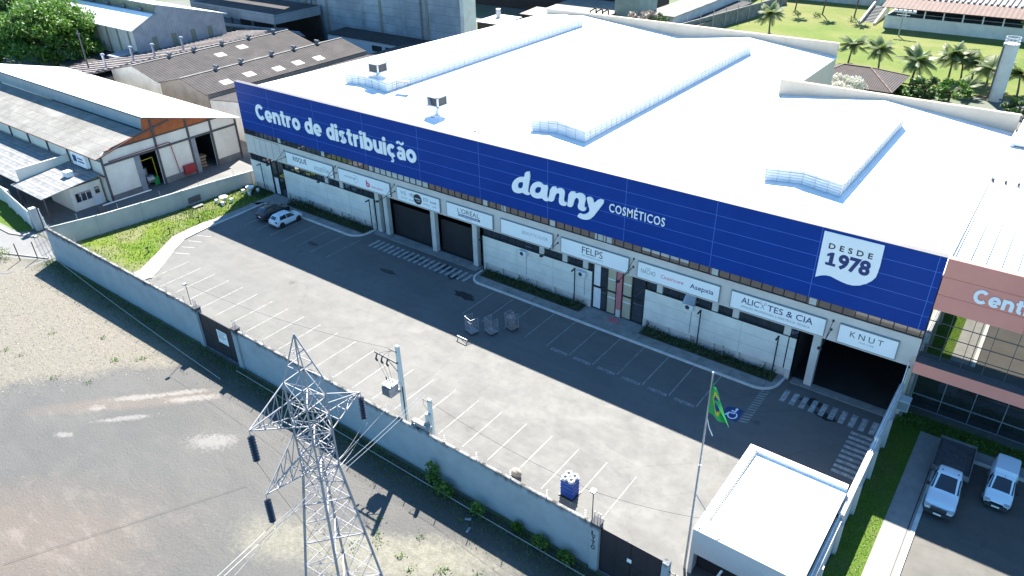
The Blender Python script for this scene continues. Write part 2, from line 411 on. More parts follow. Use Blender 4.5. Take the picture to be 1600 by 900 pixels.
    # red soil
    red = maths(nt, 'MULTIPLY', blob(-47.5, -47.5, 9, 5, 30, 1.2, 0.4, 1.4), 0.75)
    red = maths(nt, 'MAXIMUM', red, maths(nt, 'MULTIPLY', blob(-56, -35.2, 8, 0.9, 45, 0.9), 0.55))
    gravel = mixc(nt, red, gravel, (0.115, 0.088, 0.070))
    redl = maths(nt, 'MULTIPLY', red, ramp(nt, dirn, 0, 1, 0.52, 0.64))
    gravel = mixc(nt, redl, gravel, (0.155, 0.130, 0.110))
    col = mixc(nt, straw, gravel, strawc)
    # dry grass round the tower foot
    for a in ((-33.6, -36.8, 3.4, 1.9, 20), (-26.5, -33.6, 5.0, 1.8, 30), (-23.0, -31.2, 4.5, 1.6, 25), (-28.2, -34.4, 3.4, 1.6, 20)):
        col = mixc(nt, maths(nt, 'MULTIPLY', blob(*a, 1.3, 0.45, 1.3), 0.9), col, mixc(nt, ramp(nt, sc1, 0, 1, 0.4, 0.6), (0.18, 0.168, 0.130), (0.11, 0.103, 0.075)))
    # pale patches
    for a in ((-46.1, -34.0, 2.0, 0.95, 35), (-57.5, -37.2, 0.75, 0.4, 40), (-54.4, -36.6, 2.5, 0.34, 45), (-56.2, -34.6, 2.2, 0.33, 45), (-53.4, -31.7, 2.0, 0.30, 45), (-51.9, -31.6, 2.0, 0.33, 45), (-56.5, -40.5, 0.8, 0.3, 30)):
        col = mixc(nt, maths(nt, 'MULTIPLY', blob(*a, 2.0, 0.45, 1.15), 0.45), col, (0.25, 0.235, 0.22))
    # weedy strip at the wall foot, colour darkened to deepen the wall's shade
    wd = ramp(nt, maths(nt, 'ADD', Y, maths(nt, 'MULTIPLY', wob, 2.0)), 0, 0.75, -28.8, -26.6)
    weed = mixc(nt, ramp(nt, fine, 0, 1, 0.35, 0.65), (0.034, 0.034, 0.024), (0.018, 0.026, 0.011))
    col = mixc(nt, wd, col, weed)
    # pebbles
    vo = N(nt, 'ShaderNodeTexVoronoi')
    vo.inputs['Scale'].default_value = 1.7
    nt.links.new(P, vo.inputs['Vector'])
    peb = maths(nt, 'LESS_THAN', maths(nt, 'ADD', vo.outputs['Distance'], maths(nt, 'MULTIPLY', noise(nt, P, 0.35, 3), 0.16)), 0.095)
    col = mixc(nt, maths(nt, 'MULTIPLY', peb, 0.6), col, (0.30, 0.29, 0.27))
    g = ramp(nt, noise(nt, P, 12, 3, 0.75), 0.78, 1.22, 0.25, 0.75)
    cc = N(nt, 'ShaderNodeMix', data_type='RGBA', blend_type='MULTIPLY')
    cc.inputs[0].default_value = 1
    nt.links.new(col, cc.inputs[6]); nt.links.new(g, cc.inputs[7])
    nt.links.new(cc.outputs[2], b.inputs['Base Color'])
    bump(nt, b, maths(nt, 'ADD', noise(nt, P, 5, 6, 0.8), maths(nt, 'MULTIPLY', straw, noise(nt, P, 2.4, 5, 0.8))), 0.8, 0.10)
    return m
M['ground'] = ground_mat()
M['field'] = field_mat('sports field grass', (0.105, 0.155, 0.035), (0.15, 0.185, 0.05), (0.21, 0.205, 0.085), 0.09, 0.8)
M['lawn'] = field_mat('lawn grass', (0.085, 0.155, 0.018), (0.15, 0.195, 0.032), (0.20, 0.195, 0.105), 0.45, 0.85)
M['verge'] = field_mat('verge grass', (0.075, 0.145, 0.018), (0.10, 0.165, 0.025), (0.13, 0.14, 0.055), 0.9, 0.5)
M['asphalt'] = asphalt_mat('parking asphalt', (0.114, 0.112, 0.107), (0.094, 0.0925, 0.089), (0.134, 0.131, 0.124))
M['asphalt_r'] = asphalt_mat('forecourt asphalt', (0.090, 0.085, 0.076), (0.070, 0.066, 0.06), (0.105, 0.098, 0.088))
M['road'] = asphalt_mat('road asphalt', (0.16, 0.16, 0.158), (0.13, 0.13, 0.128), (0.18, 0.18, 0.175))
M['yard'] = asphalt_mat('factory yard', (0.14, 0.14, 0.138), (0.11, 0.11, 0.108), (0.16, 0.16, 0.158))
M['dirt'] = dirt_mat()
M['soil'] = mat('bed soil', (0.06, 0.05, 0.035), (0.035, 0.045, 0.02), 0.95, scale=2)

# ------------------------------------------------------------------ mesh helpers
OFF = {}
class MB:
    def __init__(s):
        s.v = []; s.f = []; s.mi = []; s.smooth = False; s.cur = 0
    def vert(s, p):
        s.v.append((p[0], p[1], p[2])); return len(s.v) - 1
    def face(s, pts):
        s.f.append([s.vert(p) for p in pts]); s.mi.append(s.cur)
    def box(s, x0, y0, z0, x1, y1, z1):
        if x0 > x1: x0, x1 = x1, x0
        if y0 > y1: y0, y1 = y1, y0
        if z0 > z1: z0, z1 = z1, z0
        b = len(s.v)
        for z in (z0, z1):
            for x, y in ((x0, y0), (x1, y0), (x1, y1), (x0, y1)):
                s.v.append((x, y, z))
        for q in ((3, 2, 1, 0), (4, 5, 6, 7), (0, 1, 5, 4), (1, 2, 6, 5), (2, 3, 7, 6), (3, 0, 4, 7)):
            s.f.append([b + i for i in q]); s.mi.append(s.cur)
        return s
    def hexa(s, lo, hi):
        """lo, hi: four points each, counter-clockwise from above"""
        b = len(s.v)
        for p in list(lo) + list(hi):
            s.v.append(tuple(p))
        for q in ((3, 2, 1, 0), (4, 5, 6, 7), (0, 1, 5, 4), (1, 2, 6, 5), (2, 3, 7, 6), (3, 0, 4, 7)):
            s.f.append([b + i for i in q]); s.mi.append(s.cur)
        return s
    def bar(s, p, q, w, h=None, up=(0, 0, 1)):
        p, q = Vector(p), Vector(q)
        h = h or w
        d = (q - p).normalized()
        up = Vector(up)
        if abs(d.dot(up)) > 0.98:
            up = Vector((0, 1, 0))
        a = d.cross(up).normalized() * w / 2
        c = a.cross(d).normalized() * h / 2
        s.hexa([p - a - c, p + a - c, p + a + c, p - a + c], [q - a - c, q + a - c, q + a + c, q - a + c])
        return s
    def tube(s, p, q, r, r2=None, n=8, cap=True):
        p, q = Vector(p), Vector(q)
        r2 = r if r2 is None else r2
        d = (q - p).normalized()
        up = Vector((0, 0, 1)) if abs(d.z) < 0.95 else Vector((1, 0, 0))
        a = d.cross(up).normalized(); c = a.cross(d)
        b = len(s.v)
        for k in range(n):
            t = 2 * math.pi * k / n
            o = a * math.cos(t) + c * math.sin(t)
            s.v.append(tuple(p + o * r)); s.v.append(tuple(q + o * r2))
        for k in range(n):
            k2 = (k + 1) % n
            s.f.append([b + 2 * k, b + 2 * k2, b + 2 * k2 + 1, b + 2 * k + 1]); s.mi.append(s.cur)
        if cap:
            s.f.append([b + 2 * k for k in range(n)]); s.mi.append(s.cur)
            s.f.append([b + 2 * k + 1 for k in reversed(range(n))]); s.mi.append(s.cur)
        return s
    def path(s, pts, r, n=6):
        for a, c in zip(pts[:-1], pts[1:]):
            s.tube(a, c, r, n=n)
        return s
    def prism(s, pts, z0, z1):
        """pts: plan outline"""
        n = len(pts); b = len(s.v)
        for z in (z0, z1):
            for p in pts:
                s.v.append((p[0], p[1], z))
        s.f.append([b + i for i in reversed(range(n))]); s.f.append([b + n + i for i in range(n)])
        s.mi += [s.cur, s.cur]
        for i in range(n):
            j = (i + 1) % n
            s.f.append([b + i, b + j, b + n + j, b + n + i]); s.mi.append(s.cur)
        return s
    def extr(s, pts, vec):
        """planar 3D outline extruded along vec"""
        n = len(pts); b = len(s.v); vec = Vector(vec)
        for p in pts: s.v.append(tuple(p))
        for p in pts: s.v.append(tuple(Vector(p) + vec))
        s.f.append([b + i for i in reversed(range(n))]); s.f.append([b + n + i for i in range(n)])
        s.mi += [s.cur, s.cur]
        for i in range(n):
            j = (i + 1) % n
            s.f.append([b + i, b + j, b + n + j, b + n + i]); s.mi.append(s.cur)
        return s
    def sheet(s, pts, z):
        s.face([(p[0], p[1], z) for p in pts]); return s
    def slab(s, quad, t=0.12):
        """sloped roof sheet of four points with thickness downwards"""
        lo = [(p[0], p[1], p[2] - t) for p in quad]
        s.hexa(lo, quad); return s
    def sphere(s, c, rx, ry, rz, n=10, m=6, jit=0.0):
        b = len(s.v)
        for i in range(m + 1):
            ph = math.pi * i / m
            for k in range(n):
                t = 2 * math.pi * k / n
                j = 1 + random.uniform(-jit, jit)
                s.v.append((c[0] + rx * j * math.sin(ph) * math.cos(t), c[1] + ry * j * math.sin(ph) * math.sin(t), c[2] + rz * j * math.cos(ph)))
        for i in range(m):
            for k in range(n):
                k2 = (k + 1) % n
                s.f.append([b + i * n + k, b + (i + 1) * n + k, b + (i + 1) * n + k2, b + i * n + k2]); s.mi.append(s.cur)
        return s
    def build(s, name, mats, parent=None, label=None, kind=None):
        me = bpy.data.meshes.new(name)
        off = OFF.get(parent.name, Vector((0, 0, 0))) if parent else Vector((0, 0, 0))
        me.from_pydata([(v[0] - off[0], v[1] - off[1], v[2] - off[2]) for v in s.v], [], s.f)
        if not isinstance(mats, (list, tuple)): mats = [mats]
        for m in mats: me.materials.append(M[m] if isinstance(m, str) else m)
        for p, i in zip(me.polygons, s.mi):
            p.material_index = i
            p.use_smooth = s.smooth
        if s.smooth:
            try: me.set_sharp_from_angle(angle=R(40))
            except Exception: pass
        me.update()
        o = bpy.data.objects.new(name, me)
        COL.objects.link(o)
        if parent:
            o.parent = parent
            OFF[o.name] = off
        if label: o['label'] = label
        if kind: o['kind'] = kind
        return o
def tag(o, label, cat, group=None):
    o['label'] = label; o['category'] = cat
    if group: o['group'] = group
    return o
def thing(name, label, cat, loc=(0, 0, 0), group=None):
    o = bpy.data.objects.new(name, None)
    o.empty_display_size = 0.3
    COL.objects.link(o)
    o.location = loc
    OFF[o.name] = Vector(loc)
    return tag(o, label, cat, group)
def one(name, m, par, *bx):
    q = MB()
    for x in bx: q.box(*x)
    return q.build(name, m, par)
def struct(name, mb, m):
    return mb.build(name, m, kind='structure')
def dup(root, loc, rz=0.0, label=None, scale=None):
    def rec(o, par):
        c = o.copy(); COL.objects.link(c)
        if par: c.parent = par
        for ch in list(o.children): rec(ch, c)
        return c
    r = rec(root, None)
    r.location = loc
    r.rotation_euler = (0, 0, rz)
    if scale: r.scale = scale if isinstance(scale, (tuple, list)) else (scale,) * 3
    if label: r['label'] = label
    return r

# --- lettering
_tc = bpy.data.curves.new('lettering_source', 'FONT')
_to = bpy.data.objects.new('lettering_source', _tc)
COL.objects.link(_to)
def text_data(body, offset=0.0, extrude=0.0, shear=0.0, spacing=1.0):
    _tc.body = body; _tc.offset = offset; _tc.extrude = extrude; _tc.shear = shear; _tc.space_character = spacing
    _tc.resolution_u = 3; _tc.size = 1.0
    dg = bpy.context.evaluated_depsgraph_get(); dg.update()
    me = bpy.data.meshes.new_from_object(_to.evaluated_get(dg))
    v = [tuple(x.co) for x in me.vertices]; f = [list(p.vertices) for p in me.polygons]
    bpy.data.meshes.remove(me)
    return v, f
def put_text(mb, body, u0, v0, cap, width, fn, offset=0.0, depth=0.0, shear=0.0, spacing=1.0):
    """cap: height of a capital; width None keeps the face's own proportions. fn(u, v, w) -> world"""
    v, f = text_data(body, offset, 0.5 if depth else 0.0, shear, spacing)
    if not v: return
    xs = [p[0] for p in v]
    x0, x1 = min(xs), max(xs)
    sy = cap / 0.69
    sx = width / (x1 - x0) if width else sy
    b = len(mb.v)
    for p in v:
        w = (p[2] + 0.5) * depth if depth else 0.0
        mb.v.append(tuple(fn(u0 + (p[0] - x0) * sx, v0 + p[1] * sy, w)))
    for q in f:
        mb.f.append([b + i for i in q]); mb.mi.append(mb.cur)
def facade(Y):
    return lambda u, v, w: (u, Y - w, v)
def floor(z, ang=0.0):
    return lambda u, v, w: (u, v, z + w)
def smooth_poly(p, it=2):
    for _ in range(it):
        q = []
        n = len(p)
        for i in range(n):
            a, b = p[i], p[(i + 1) % n]
            q.append((a[0] * .75 + b[0] * .25, a[1] * .75 + b[1] * .25))
            q.append((a[0] * .25 + b[0] * .75, a[1] * .25 + b[1] * .75))
        p = q
    return p
def outline(mb, loops, fn, depth):
    """filled 2D outline with holes, with real thickness"""
    cu = bpy.data.curves.new('outline_source', 'CURVE')
    cu.dimensions = '2D'; cu.fill_mode = 'BOTH'; cu.extrude = 0.5
    for lp in loops:
        sp = cu.splines.new('POLY'); sp.points.add(len(lp) - 1); sp.use_cyclic_u = True
        for p, q in zip(sp.points, lp): p.co = (q[0], q[1], 0, 1)
    o = bpy.data.objects.new('outline_source', cu); COL.objects.link(o)
    dg = bpy.context.evaluated_depsgraph_get(); dg.update()
    me = bpy.data.meshes.new_from_object(o.evaluated_get(dg))
    b = len(mb.v)
    for x in me.vertices:
        mb.v.append(tuple(fn(x.co[0], x.co[1], (x.co[2] + 0.5) * depth)))
    for p in me.polygons:
        mb.f.append([b + i for i in p.vertices]); mb.mi.append(mb.cur)
    bpy.data.meshes.remove(me); bpy.data.objects.remove(o); bpy.data.curves.remove(cu)

# --- heavy grotesk lettering built from flat strokes (1.5 x-height, 2.0 capitals)
def arcp(cx, cy, rx, ry, a0, a1, n=22):
    return [(cx + rx * math.cos(R(a0 + (a1 - a0) * i / n)), cy + ry * math.sin(R(a0 + (a1 - a0) * i / n))) for i in range(n + 1)]
SW = 0.475
def glyph(ch):
    h = SW / 2; X = 1.5; r = X / 2 - h + .03; m = X / 2
    if ch == 'C': return 1.72, [(arcp(.92, 1.0, .92 - h, 1.0 - h + .03, 42, 318, 30), SW)]
    if ch == 'o': return 1.5, [(arcp(.75, m, .75 - h, r, 0, 360, 32), SW)]
    if ch == 'c' or ch == 'ç':
        st = [(arcp(.72, m, .72 - h, r, 45, 315, 26), SW)]
        if ch == 'ç': st += [([(.72, .05), (.72, -.22)], .2), (arcp(.66, -.38, .2, .17, 80, -140, 12), .17)]
        return 1.36, st
    if ch == 'e': return 1.46, [(arcp(.73, m, .73 - h, r, 0, 318, 28), SW), ([(.3, m - .06), (1.46 - .02, m - .06)], .30)]
    if ch in 'nu':
        st = [([(h, 0), (h, X)], SW), ([(1.4 - h, 0), (1.4 - h, .85)], SW), (arcp(.7, .85, .7 - h, X - h + .03 - .85, 0, 180, 16), SW)]
        if ch == 'u': st = [([(1.4 - x, X - y) for x, y in pts], w) for pts, w in st]
        return 1.4, st
    if ch == 't': return .98, [([(.46, .35), (.46, 1.92)], SW), ([(0.02, X - .17), (.95, X - .17)], .34), (arcp(.8, .42, .34, .42 - h + .03, 180, 278, 10), SW * .95)]
    if ch == 'r': return .98, [([(h, 0), (h, X)], SW), (arcp(.86, .72, .64, X - .2 - .72, 88, 178, 10), SW)]
    if ch in 'db':
        st = [(arcp(.72, m, .72 - h, r, 0, 360, 30), SW), ([(1.46 - h, 0), (1.46 - h, 2.05)], SW)]
        if ch == 'b': st = [([(1.46 - x, y) for x, y in pts], w) for pts, w in st]
        return 1.46, st
    if ch == 'i': return SW, [([(h, 0), (h, X)], SW), (arcp(h, 1.88, .13, .13, 0, 360, 14), .27)]
    if ch == 's': return 1.24, [(arcp(.62, 1.10, .62 - h, .40 - h + .07, 25, 270, 18) + arcp(.62, .40, .62 - h, .40 - h + .07, 90, -155, 18), SW * .86)]
    if ch in 'aã':
        st = [([(1.32 - h, 0), (1.32 - h, .95)], SW), (arcp(.66, .95, .66 - h, X - h - .95 + .03, 0, 152, 14), SW * .92), (arcp(.58, .43, .58 - h + .03, .43 - h + .12, 0, 360, 24), SW * .8)]
        if ch == 'ã': st.append(([(.14, 1.78), (.3, 1.98), (.48, 2.0), (.7, 1.86), (.88, 1.82), (1.06, 1.9), (1.18, 2.08)], .25))
        return 1.34, st
    return .62, []
def bold_text(mb, body, u0, v0, k, width, fn, depth):
    """k: scale of the heights; the whole line is fitted to width"""
    adv = [(ch, *glyph(ch)) for ch in body]
    tot = sum(a[1] for a in adv) + .125 * (len(adv) - 1)
    sx = width / tot if width else k
    x = 0; q = 0
    for ch, w, strokes in adv:
        for pts, sw in strokes:
            q += 1
            wz = depth + .0015 * (q % 4)
            P = [Vector((a * 1.0, b)) for a, b in pts]
            closed = (P[0] - P[-1]).length < 1e-4
            Lf, Rt = [], []
            n = len(P)
            for i in range(n):
                a = P[i - 1] if i else (P[-2] if closed else P[0]); c = P[i + 1] if i < n - 1 else (P[1] if closed else P[-1])
                d = (c - a).normalized(); nn = Vector((-d.y, d.x)) * sw / 2
                Lf.append(P[i] + nn); Rt.append(P[i] - nn)
            W = lambda p, z: fn(u0 + (x + p.x) * sx, v0 + p.y * k, z)
            for i in range(n - 1):
                mb.face([W(Rt[i], wz), W(Rt[i + 1], wz), W(Lf[i + 1], wz), W(Lf[i], wz)])
                mb.face([W(Lf[i], wz), W(Lf[i + 1], wz), W(Lf[i + 1], 0), W(Lf[i], 0)])
                mb.face([W(Rt[i + 1], wz), W(Rt[i], wz), W(Rt[i], 0), W(Rt[i + 1], 0)])
            if not closed:
                for i in (0, n - 1): mb.face([W(Rt[i], wz), W(Lf[i], wz), W(Lf[i], 0), W(Rt[i], 0)])
        x += w + .125

# --- foliage
def leaf(mb, c, s, flat=0.35):
    n = Vector((random.gauss(0, 1), random.gauss(0, 1), random.gauss(0, 1) + flat * 2)).normalized()
    a = n.orthogonal().normalized()
    a = Quaternion(n, random.uniform(0, 6.28)) @ a
    b = n.cross(a)
    c = Vector(c)
    L, W = s * random.uniform(0.7, 1.3), s * random.uniform(0.35, 0.6)
    mb.face([c - a * L, c - b * W, c + a * L, c + b * W])
def clump(mb, c, r, n, s, flat=0.35):
    for _ in range(n):
        d = Vector((random.gauss(0, 1), random.gauss(0, 1), random.gauss(0, 1))).normalized()
        k = r * random.uniform(0.45, 1.0)
        leaf(mb, (c[0] + d.x * k, c[1] + d.y * k, c[2] + d.z * k * 0.7), s, flat)
def tree(label, loc, h, r, leafm='leaf', clumps=40, per=110, ls=0.35, cat='tree', group=None, name='tree', squash=0.75):
    t = thing(name, label, cat, loc, group)
    x, y, z = loc
    tr = MB(); tr.smooth = True
    top = Vector((x, y, z + h * 0.55))
    tr.tube((x, y, z - 0.2), top, r * 0.09, r * 0.05, 8)
    cr = MB()
    for k in range(clumps):
        a = random.uniform(0, 6.283); e = random.uniform(-0.45, 1.0)
        rr = r * random.uniform(0.45, 1.0) * math.sqrt(max(0.15, 1 - max(0, e) ** 2 * 0.8))
        c = Vector((x + rr * math.cos(a), y + rr * math.sin(a), z + h - r * squash + e * r * squash))
        if k % 4 == 0: tr.tube(top - Vector((0, 0, h * 0.1)), c, r * 0.03, r * 0.012, 5)
        clump(cr, c, r * random.uniform(0.16, 0.33), per, ls)
    tr.build('trunk', 'bark', t)
    cr.build('crown', leafm, t)
    return t
def palm_proto(h=5.5):
    t = thing('palm_tree', '', 'palm tree', (0, 0, 0), 'palms at the edge of the field')
    tr = MB(); tr.smooth = True
    pts = [Vector((0.35 * (i / 5) ** 2, 0, h * 0.72 * i / 5)) for i in range(6)]
    for i in range(5): tr.tube(pts[i], pts[i + 1], 0.20 - 0.018 * i, 0.20 - 0.018 * (i + 1), 8, cap=i in (0, 4))
    tr.build('trunk', 'palm_bark', t)
    fr = MB()
    base = pts[-1]
    for k in range(28):
        a = k * 2.399 + random.uniform(-.2, .2)
        e = random.uniform(-0.15, 1.3)
        L = random.uniform(2.7, 3.7)
        d = Vector((math.cos(a), math.sin(a), 0))
        sp = []
        for i in range(17):
            s = i / 16
            sp.append(base + d * (L * s * math.cos(e * (1 - 0.35 * s))) + Vector((0, 0, L * s * math.sin(e) - 1.3 * s * s * (0.5 + 0.5 * math.cos(e)))))
        side = d.cross(Vector((0, 0, 1)))
        for i in range(1, 17):
            p = sp[i]; fw = (sp[i] - sp[i - 1]).normalized()
            ll = 0.85 * math.sin(math.pi * (0.15 + 0.8 * i / 16)) + 0.12
            for sg in (-1, 1):
                for hh in (0.0, 0.5):
                    p0 = sp[i - 1].lerp(p, hh)
                    tip = p0 + side * sg * ll * 0.8 + fw * ll * 0.45 - Vector((0, 0, ll * 0.45))
                    fr.face([p0 - fw * .02, p0 + fw * 0.10, tip + fw * .03, tip - fw * .02])
        for i in range(16): fr.bar(sp[i], sp[i + 1], 0.05, 0.03)
    fr.build('crown', 'leaf_palm', t)
    return t

# ================================================================== SETTING: ground sheets
g = MB(); g.sheet([(-600, -400), (500, -400), (500, 700), (-600, 700)], -0.03); struct('ground', g, 'ground')
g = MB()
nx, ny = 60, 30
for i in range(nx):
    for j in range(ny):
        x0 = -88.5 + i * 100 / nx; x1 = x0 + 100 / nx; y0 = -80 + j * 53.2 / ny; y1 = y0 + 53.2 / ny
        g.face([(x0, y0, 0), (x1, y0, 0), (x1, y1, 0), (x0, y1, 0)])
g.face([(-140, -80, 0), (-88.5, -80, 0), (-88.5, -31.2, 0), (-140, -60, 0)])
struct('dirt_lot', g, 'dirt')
g = MB()
lot = [(-74.5, -26.3), (-3.8, -26.3), (-3.8, -0.2), (-80.6, -0.2), (-80.3, -6.5), (-80.25, -11.4), (-79.8, -15), (-78.2, -17.4), (-75.6, -20.6)]
g.sheet(lot, 0.004); struct('parking_lot', g, 'asphalt')
# raised lawn on the left, banked up towards the wall
inner = [(-76.9, -26.3), (-76.95, -22.2), (-79.1, -18.9), (-81.5, -15.4), (-81.9, -11.4), (-81.6, -9.6), (-81.5, -6.5), (-81.65, -3.8), (-81.65, -2.0), (-81.65, -0.1)]
outer = [(-86.9, -26.3, 1.5), (-86.9, -23.5, 1.35), (-86.9, -19.5, 1.05), (-86.9, -15.4, 0.75), (-86.9, -11.4, 0.52), (-86.9, -9.6, 0.46), (-86.9, -6.5, 0.35), (-86.9, -3.8, 0.25), (-86.9, -2.0, 0.2), (-86.9, -0.1, 0.16)]
g = MB()
K = 8
rows = [[(a[0] + (b[0] - a[0]) * k / K, a[1] + (b[1] - a[1]) * k / K, 0.13 + (b[2] - 0.13) * (k / K)) for k in range(K + 1)] for a, b in zip(inner, outer)]
for a, b in zip(rows[:-1], rows[1:]):
    for k in range(K): g.face([a[k], b[k], b[k + 1], a[k + 1]])
struct('lawn', g, 'lawn')
# grass blades standing out of the lawn
g = MB()
for _ in range(4500):
    i = random.randrange(len(rows) - 1); k = random.randrange(K); s, u = random.random(), random.random()
    a, b, c, d = (Vector(p) for p in (rows[i][k], rows[i][k + 1], rows[i + 1][k + 1], rows[i + 1][k]))
    p = (a.lerp(b, s)).lerp(d.lerp(c, s), u)
    an = random.uniform(0, 6.28); w = Vector((math.cos(an), math.sin(an), 0)) * 0.05
    g.face([p - w, p + w, p + Vector((random.gauss(0, .08), random.gauss(0, .08), random.uniform(0.08, 0.26)))])
o = g.build('grass_blades', 'leaf_weed', kind='stuff'); tag(o, 'loose grass blades over the left lawn', 'grass')
# pavement by the lawn, and its kerb
kerb_l = [(-74.5, -26.3), (-74.3, -22.5), (-75.6, -20.6), (-78.2, -17.4), (-79.8, -15), (-80.25, -11.4), (-80.3, -6.5), (-80.5, -2.6)]
g = MB()
pin = [p for p in inner]
for a, b, c, d in zip(kerb_l[:-1], pin[:7], pin[1:8], kerb_l[1:]):
    g.hexa([(*a, 0), (*d, 0), (*c, 0), (*b, 0)], [(*a, 0.12), (*d, 0.12), (*c, 0.12), (*b, 0.12)])
g.box(-81.65, -3.8, 0, -80.5, -0.1, 0.12)
struct('pavement', g, 'pave_w')
def strip(pts, w, z0, z1, m, name):
    g = MB()
    n = len(pts); L = []; Rr = []
    for i, p in enumerate(pts):
        a = Vector(pts[max(0, i - 1)]); b = Vector(pts[min(n - 1, i + 1)])
        d = (b - a).normalized(); nn = Vector((-d.y, d.x)) * w / 2
        L.append(Vector(p) + nn); Rr.append(Vector(p) - nn)
    for i in range(n - 1):
        g.hexa([(*Rr[i], z0), (*Rr[i + 1], z0), (*L[i + 1], z0), (*L[i], z0)], [(*Rr[i], z1), (*Rr[i + 1], z1), (*L[i + 1], z1), (*L[i], z1)])
    return struct(name, g, m)
def arc(cx, cy, r, a0, a1, n=8):
    return [(cx + r * math.cos(R(a0 + (a1 - a0) * i / n)), cy + r * math.sin(R(a0 + (a1 - a0) * i / n))) for i in range(n + 1)]
strip([(x + 0.08, y) for x, y in kerb_l[1:]] + [(-80.4, -2.9)], 0.18, 0, 0.15, 'kerb', 'kerb')
isl_a = [(-80.5, -2.95), (-64.4, -2.95)] + arc(-64.4, -1.15, 1.8, -90, 0)[1:] + [(-62.6, -0.2)]
isl_b = [(-45.6, -0.2), (-45.6, -1.5)] + arc(-44.2, -1.5, 1.4, 180, 270)[1:] + [(-14.4, -2.9)] + arc(-14.4, -1.1, 1.8, -90, 0)[1:] + [(-12.5, -0.2)]
strip(isl_a, 0.2, 0, 0.15, 'kerb', 'kerb')
strip(isl_b, 0.2, 0, 0.15, 'kerb', 'kerb')
g = MB(); g.prism([(-80.45, -0.05), (-80.45, -2.9)] + isl_a[1:] , 0, 0.12); struct('pavement', g, 'pave')
g = MB(); g.prism(isl_b + [(-12.6, -0.05), (-45.5, -0.05)], 0, 0.12); struct('pavement', g, 'pave')
g = MB()
for x in range(-78, -64, 3): g.box(x, -2.8, 0.1, x + 0.04, -1.75, 0.124)
for x in range(-44, -13, 3): g.box(x + .4, -2.8, 0.1, x + 0.44, -1.65, 0.124)
struct('pavement_joint', g, 'black')
# planting beds
beds = [(-77.6, -62.9, -1.75), (-45.2, -32.6, -1.6), (-26.0, -13.2, -1.5)]
for x0, x1, y0 in beds:
    g = MB(); g.box(x0, y0, 0.10, x1, -0.1, 0.135); struct('planting_bed', g, 'soil')
g = MB(); g.box(-86.9, -2.6, 0.14, -81.7, -0.1, 0.17); struct('planting_bed', g, 'verge')
# outside left: road, verge, yard
g = MB(); g.sheet([(-140, -60), (-88.6, -31.2), (-88.0, -26.4), (-93.2, -24.6), (-140, -27)], 0.004); struct('road', g, 'road')
g = MB(); g.sheet([(-140, -26.9), (-98.5, -25.7), (-97.4, -24.4), (-98.5, -22.5), (-108.5, -22.6), (-140, -22.6)], 0.008); struct('grass_verge', g, 'verge')
g = MB(); g.sheet([(-140, -22.5), (-98.4, -22.4), (-97, -24.4), (-93.2, -24.5), (-88.0, -26.4), (-87.1, -26), (-87.1, 12), (-140, 12)], 0.004); struct('factory_yard', g, 'yard')
strip([(-140, -27.5), (-99, -26.4), (-95.2, -25.0)], 0.5, 0, 0.12, 'pave_w', 'kerb')
strip([(-140, -31.5), (-95, -29.7), (-88.4, -26.9)], 0.25, 0, 0.12, 'pave_w', 'kerb')
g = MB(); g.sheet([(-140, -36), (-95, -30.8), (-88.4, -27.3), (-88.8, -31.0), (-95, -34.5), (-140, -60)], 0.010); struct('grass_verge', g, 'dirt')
# right forecourt
g = MB(); g.sheet([(-3.3, -70), (40, -70), (40, -1.9), (0.32, -1.9), (0.32, -70)][1:], 0.004); struct('forecourt', g, 'asphalt_r')
g = MB(); g.box(-1.65, -70, 0, 0.0, -1.9, 0.12); g.box(-1.65, -1.9, 0, 40, -0.75, 0.12); struct('pavement', g, 'pave_w')
g = MB(); g.box(0.0, -70, 0, 0.28, -1.9, 0.14); g.box(0.28, -2.15, 0, 40, -1.9, 0.14); struct('kerb', g, 'kerb')
g = MB(); g.box(-0.22, -70, 0.1, -0.15, -1.9, 0.125); struct('pavement_joint', g, 'black')
g = MB(); g.box(-3.6, -70, 0, -1.65, -0.75, 0.10); g.box(-3.6, -0.75, 0, 40, 1.2, 0.10); struct('grass_verge', g, 'verge')
# grass behind
g = MB(); g.sheet([(-80, 60), (60, 60), (60, 142), (-80, 142)], 0.0); 
g.face([(-80, 142, 0), (60, 142, 0), (60, 165, 1.5), (-80, 165, 1.5)]); g.face([(-80, 165, 1.5), (60, 165, 1.5), (60, 260, 3), (-80, 260, 3)])
struct('sports_field', g, 'field')
g = MB(); g.sheet([(-30, 60), (60, 60), (60, 96.5), (-8, 97), (-8, 99.5), (-30, 96)], 0.006); struct('garden_ground', g, 'ground')

# ------------------------------------------------------------------ painted markings
pm = MB(); Z = 0.010
def lineY(x, y0, y1, w=0.09): pm.sheet([(x - w / 2, y0), (x + w / 2, y0), (x + w / 2, y1), (x - w / 2, y1)], Z)
for k in range(-1, 9): lineY(-17.06 - 2.482 * k - (0 if k >= 0 else 0), -8.05, -3.05) if k >= 0 else None
for k in (9, 10): lineY(-17.06 - 2.482 * k, -8.3, -3.3)
for x in (-62.2, -64.68, -67.16, -69.64, -72.1, -74.7, -77.1): lineY(x, -8.4, -3.1)
for k in range(24):
    x = -17.2 - 2.482 * k
    if x < -75.5: break
    lineY(x, -22.9, -17.85)
for a, b in (((-79.4, -13.5), (-77.7, -12.7)), ((-79.0, -14.9), (-77.3, -14.2)), ((-78.3, -16.3), (-76.7, -15.5)), ((-77.5, -17.6), (-75.9, -16.8))):
    pm.bar((*a, Z - .004), (*b, Z - .004), 0.12, 0.006)
pm.build('parking_markings', 'paint_line', kind='structure')
pm = MB()
for k in range(6):
    put_text(pm, 'DIRETORIA', -18.95 - 2.482 * k, -8.3, 0.36, 1.75, floor(Z), 0.012)
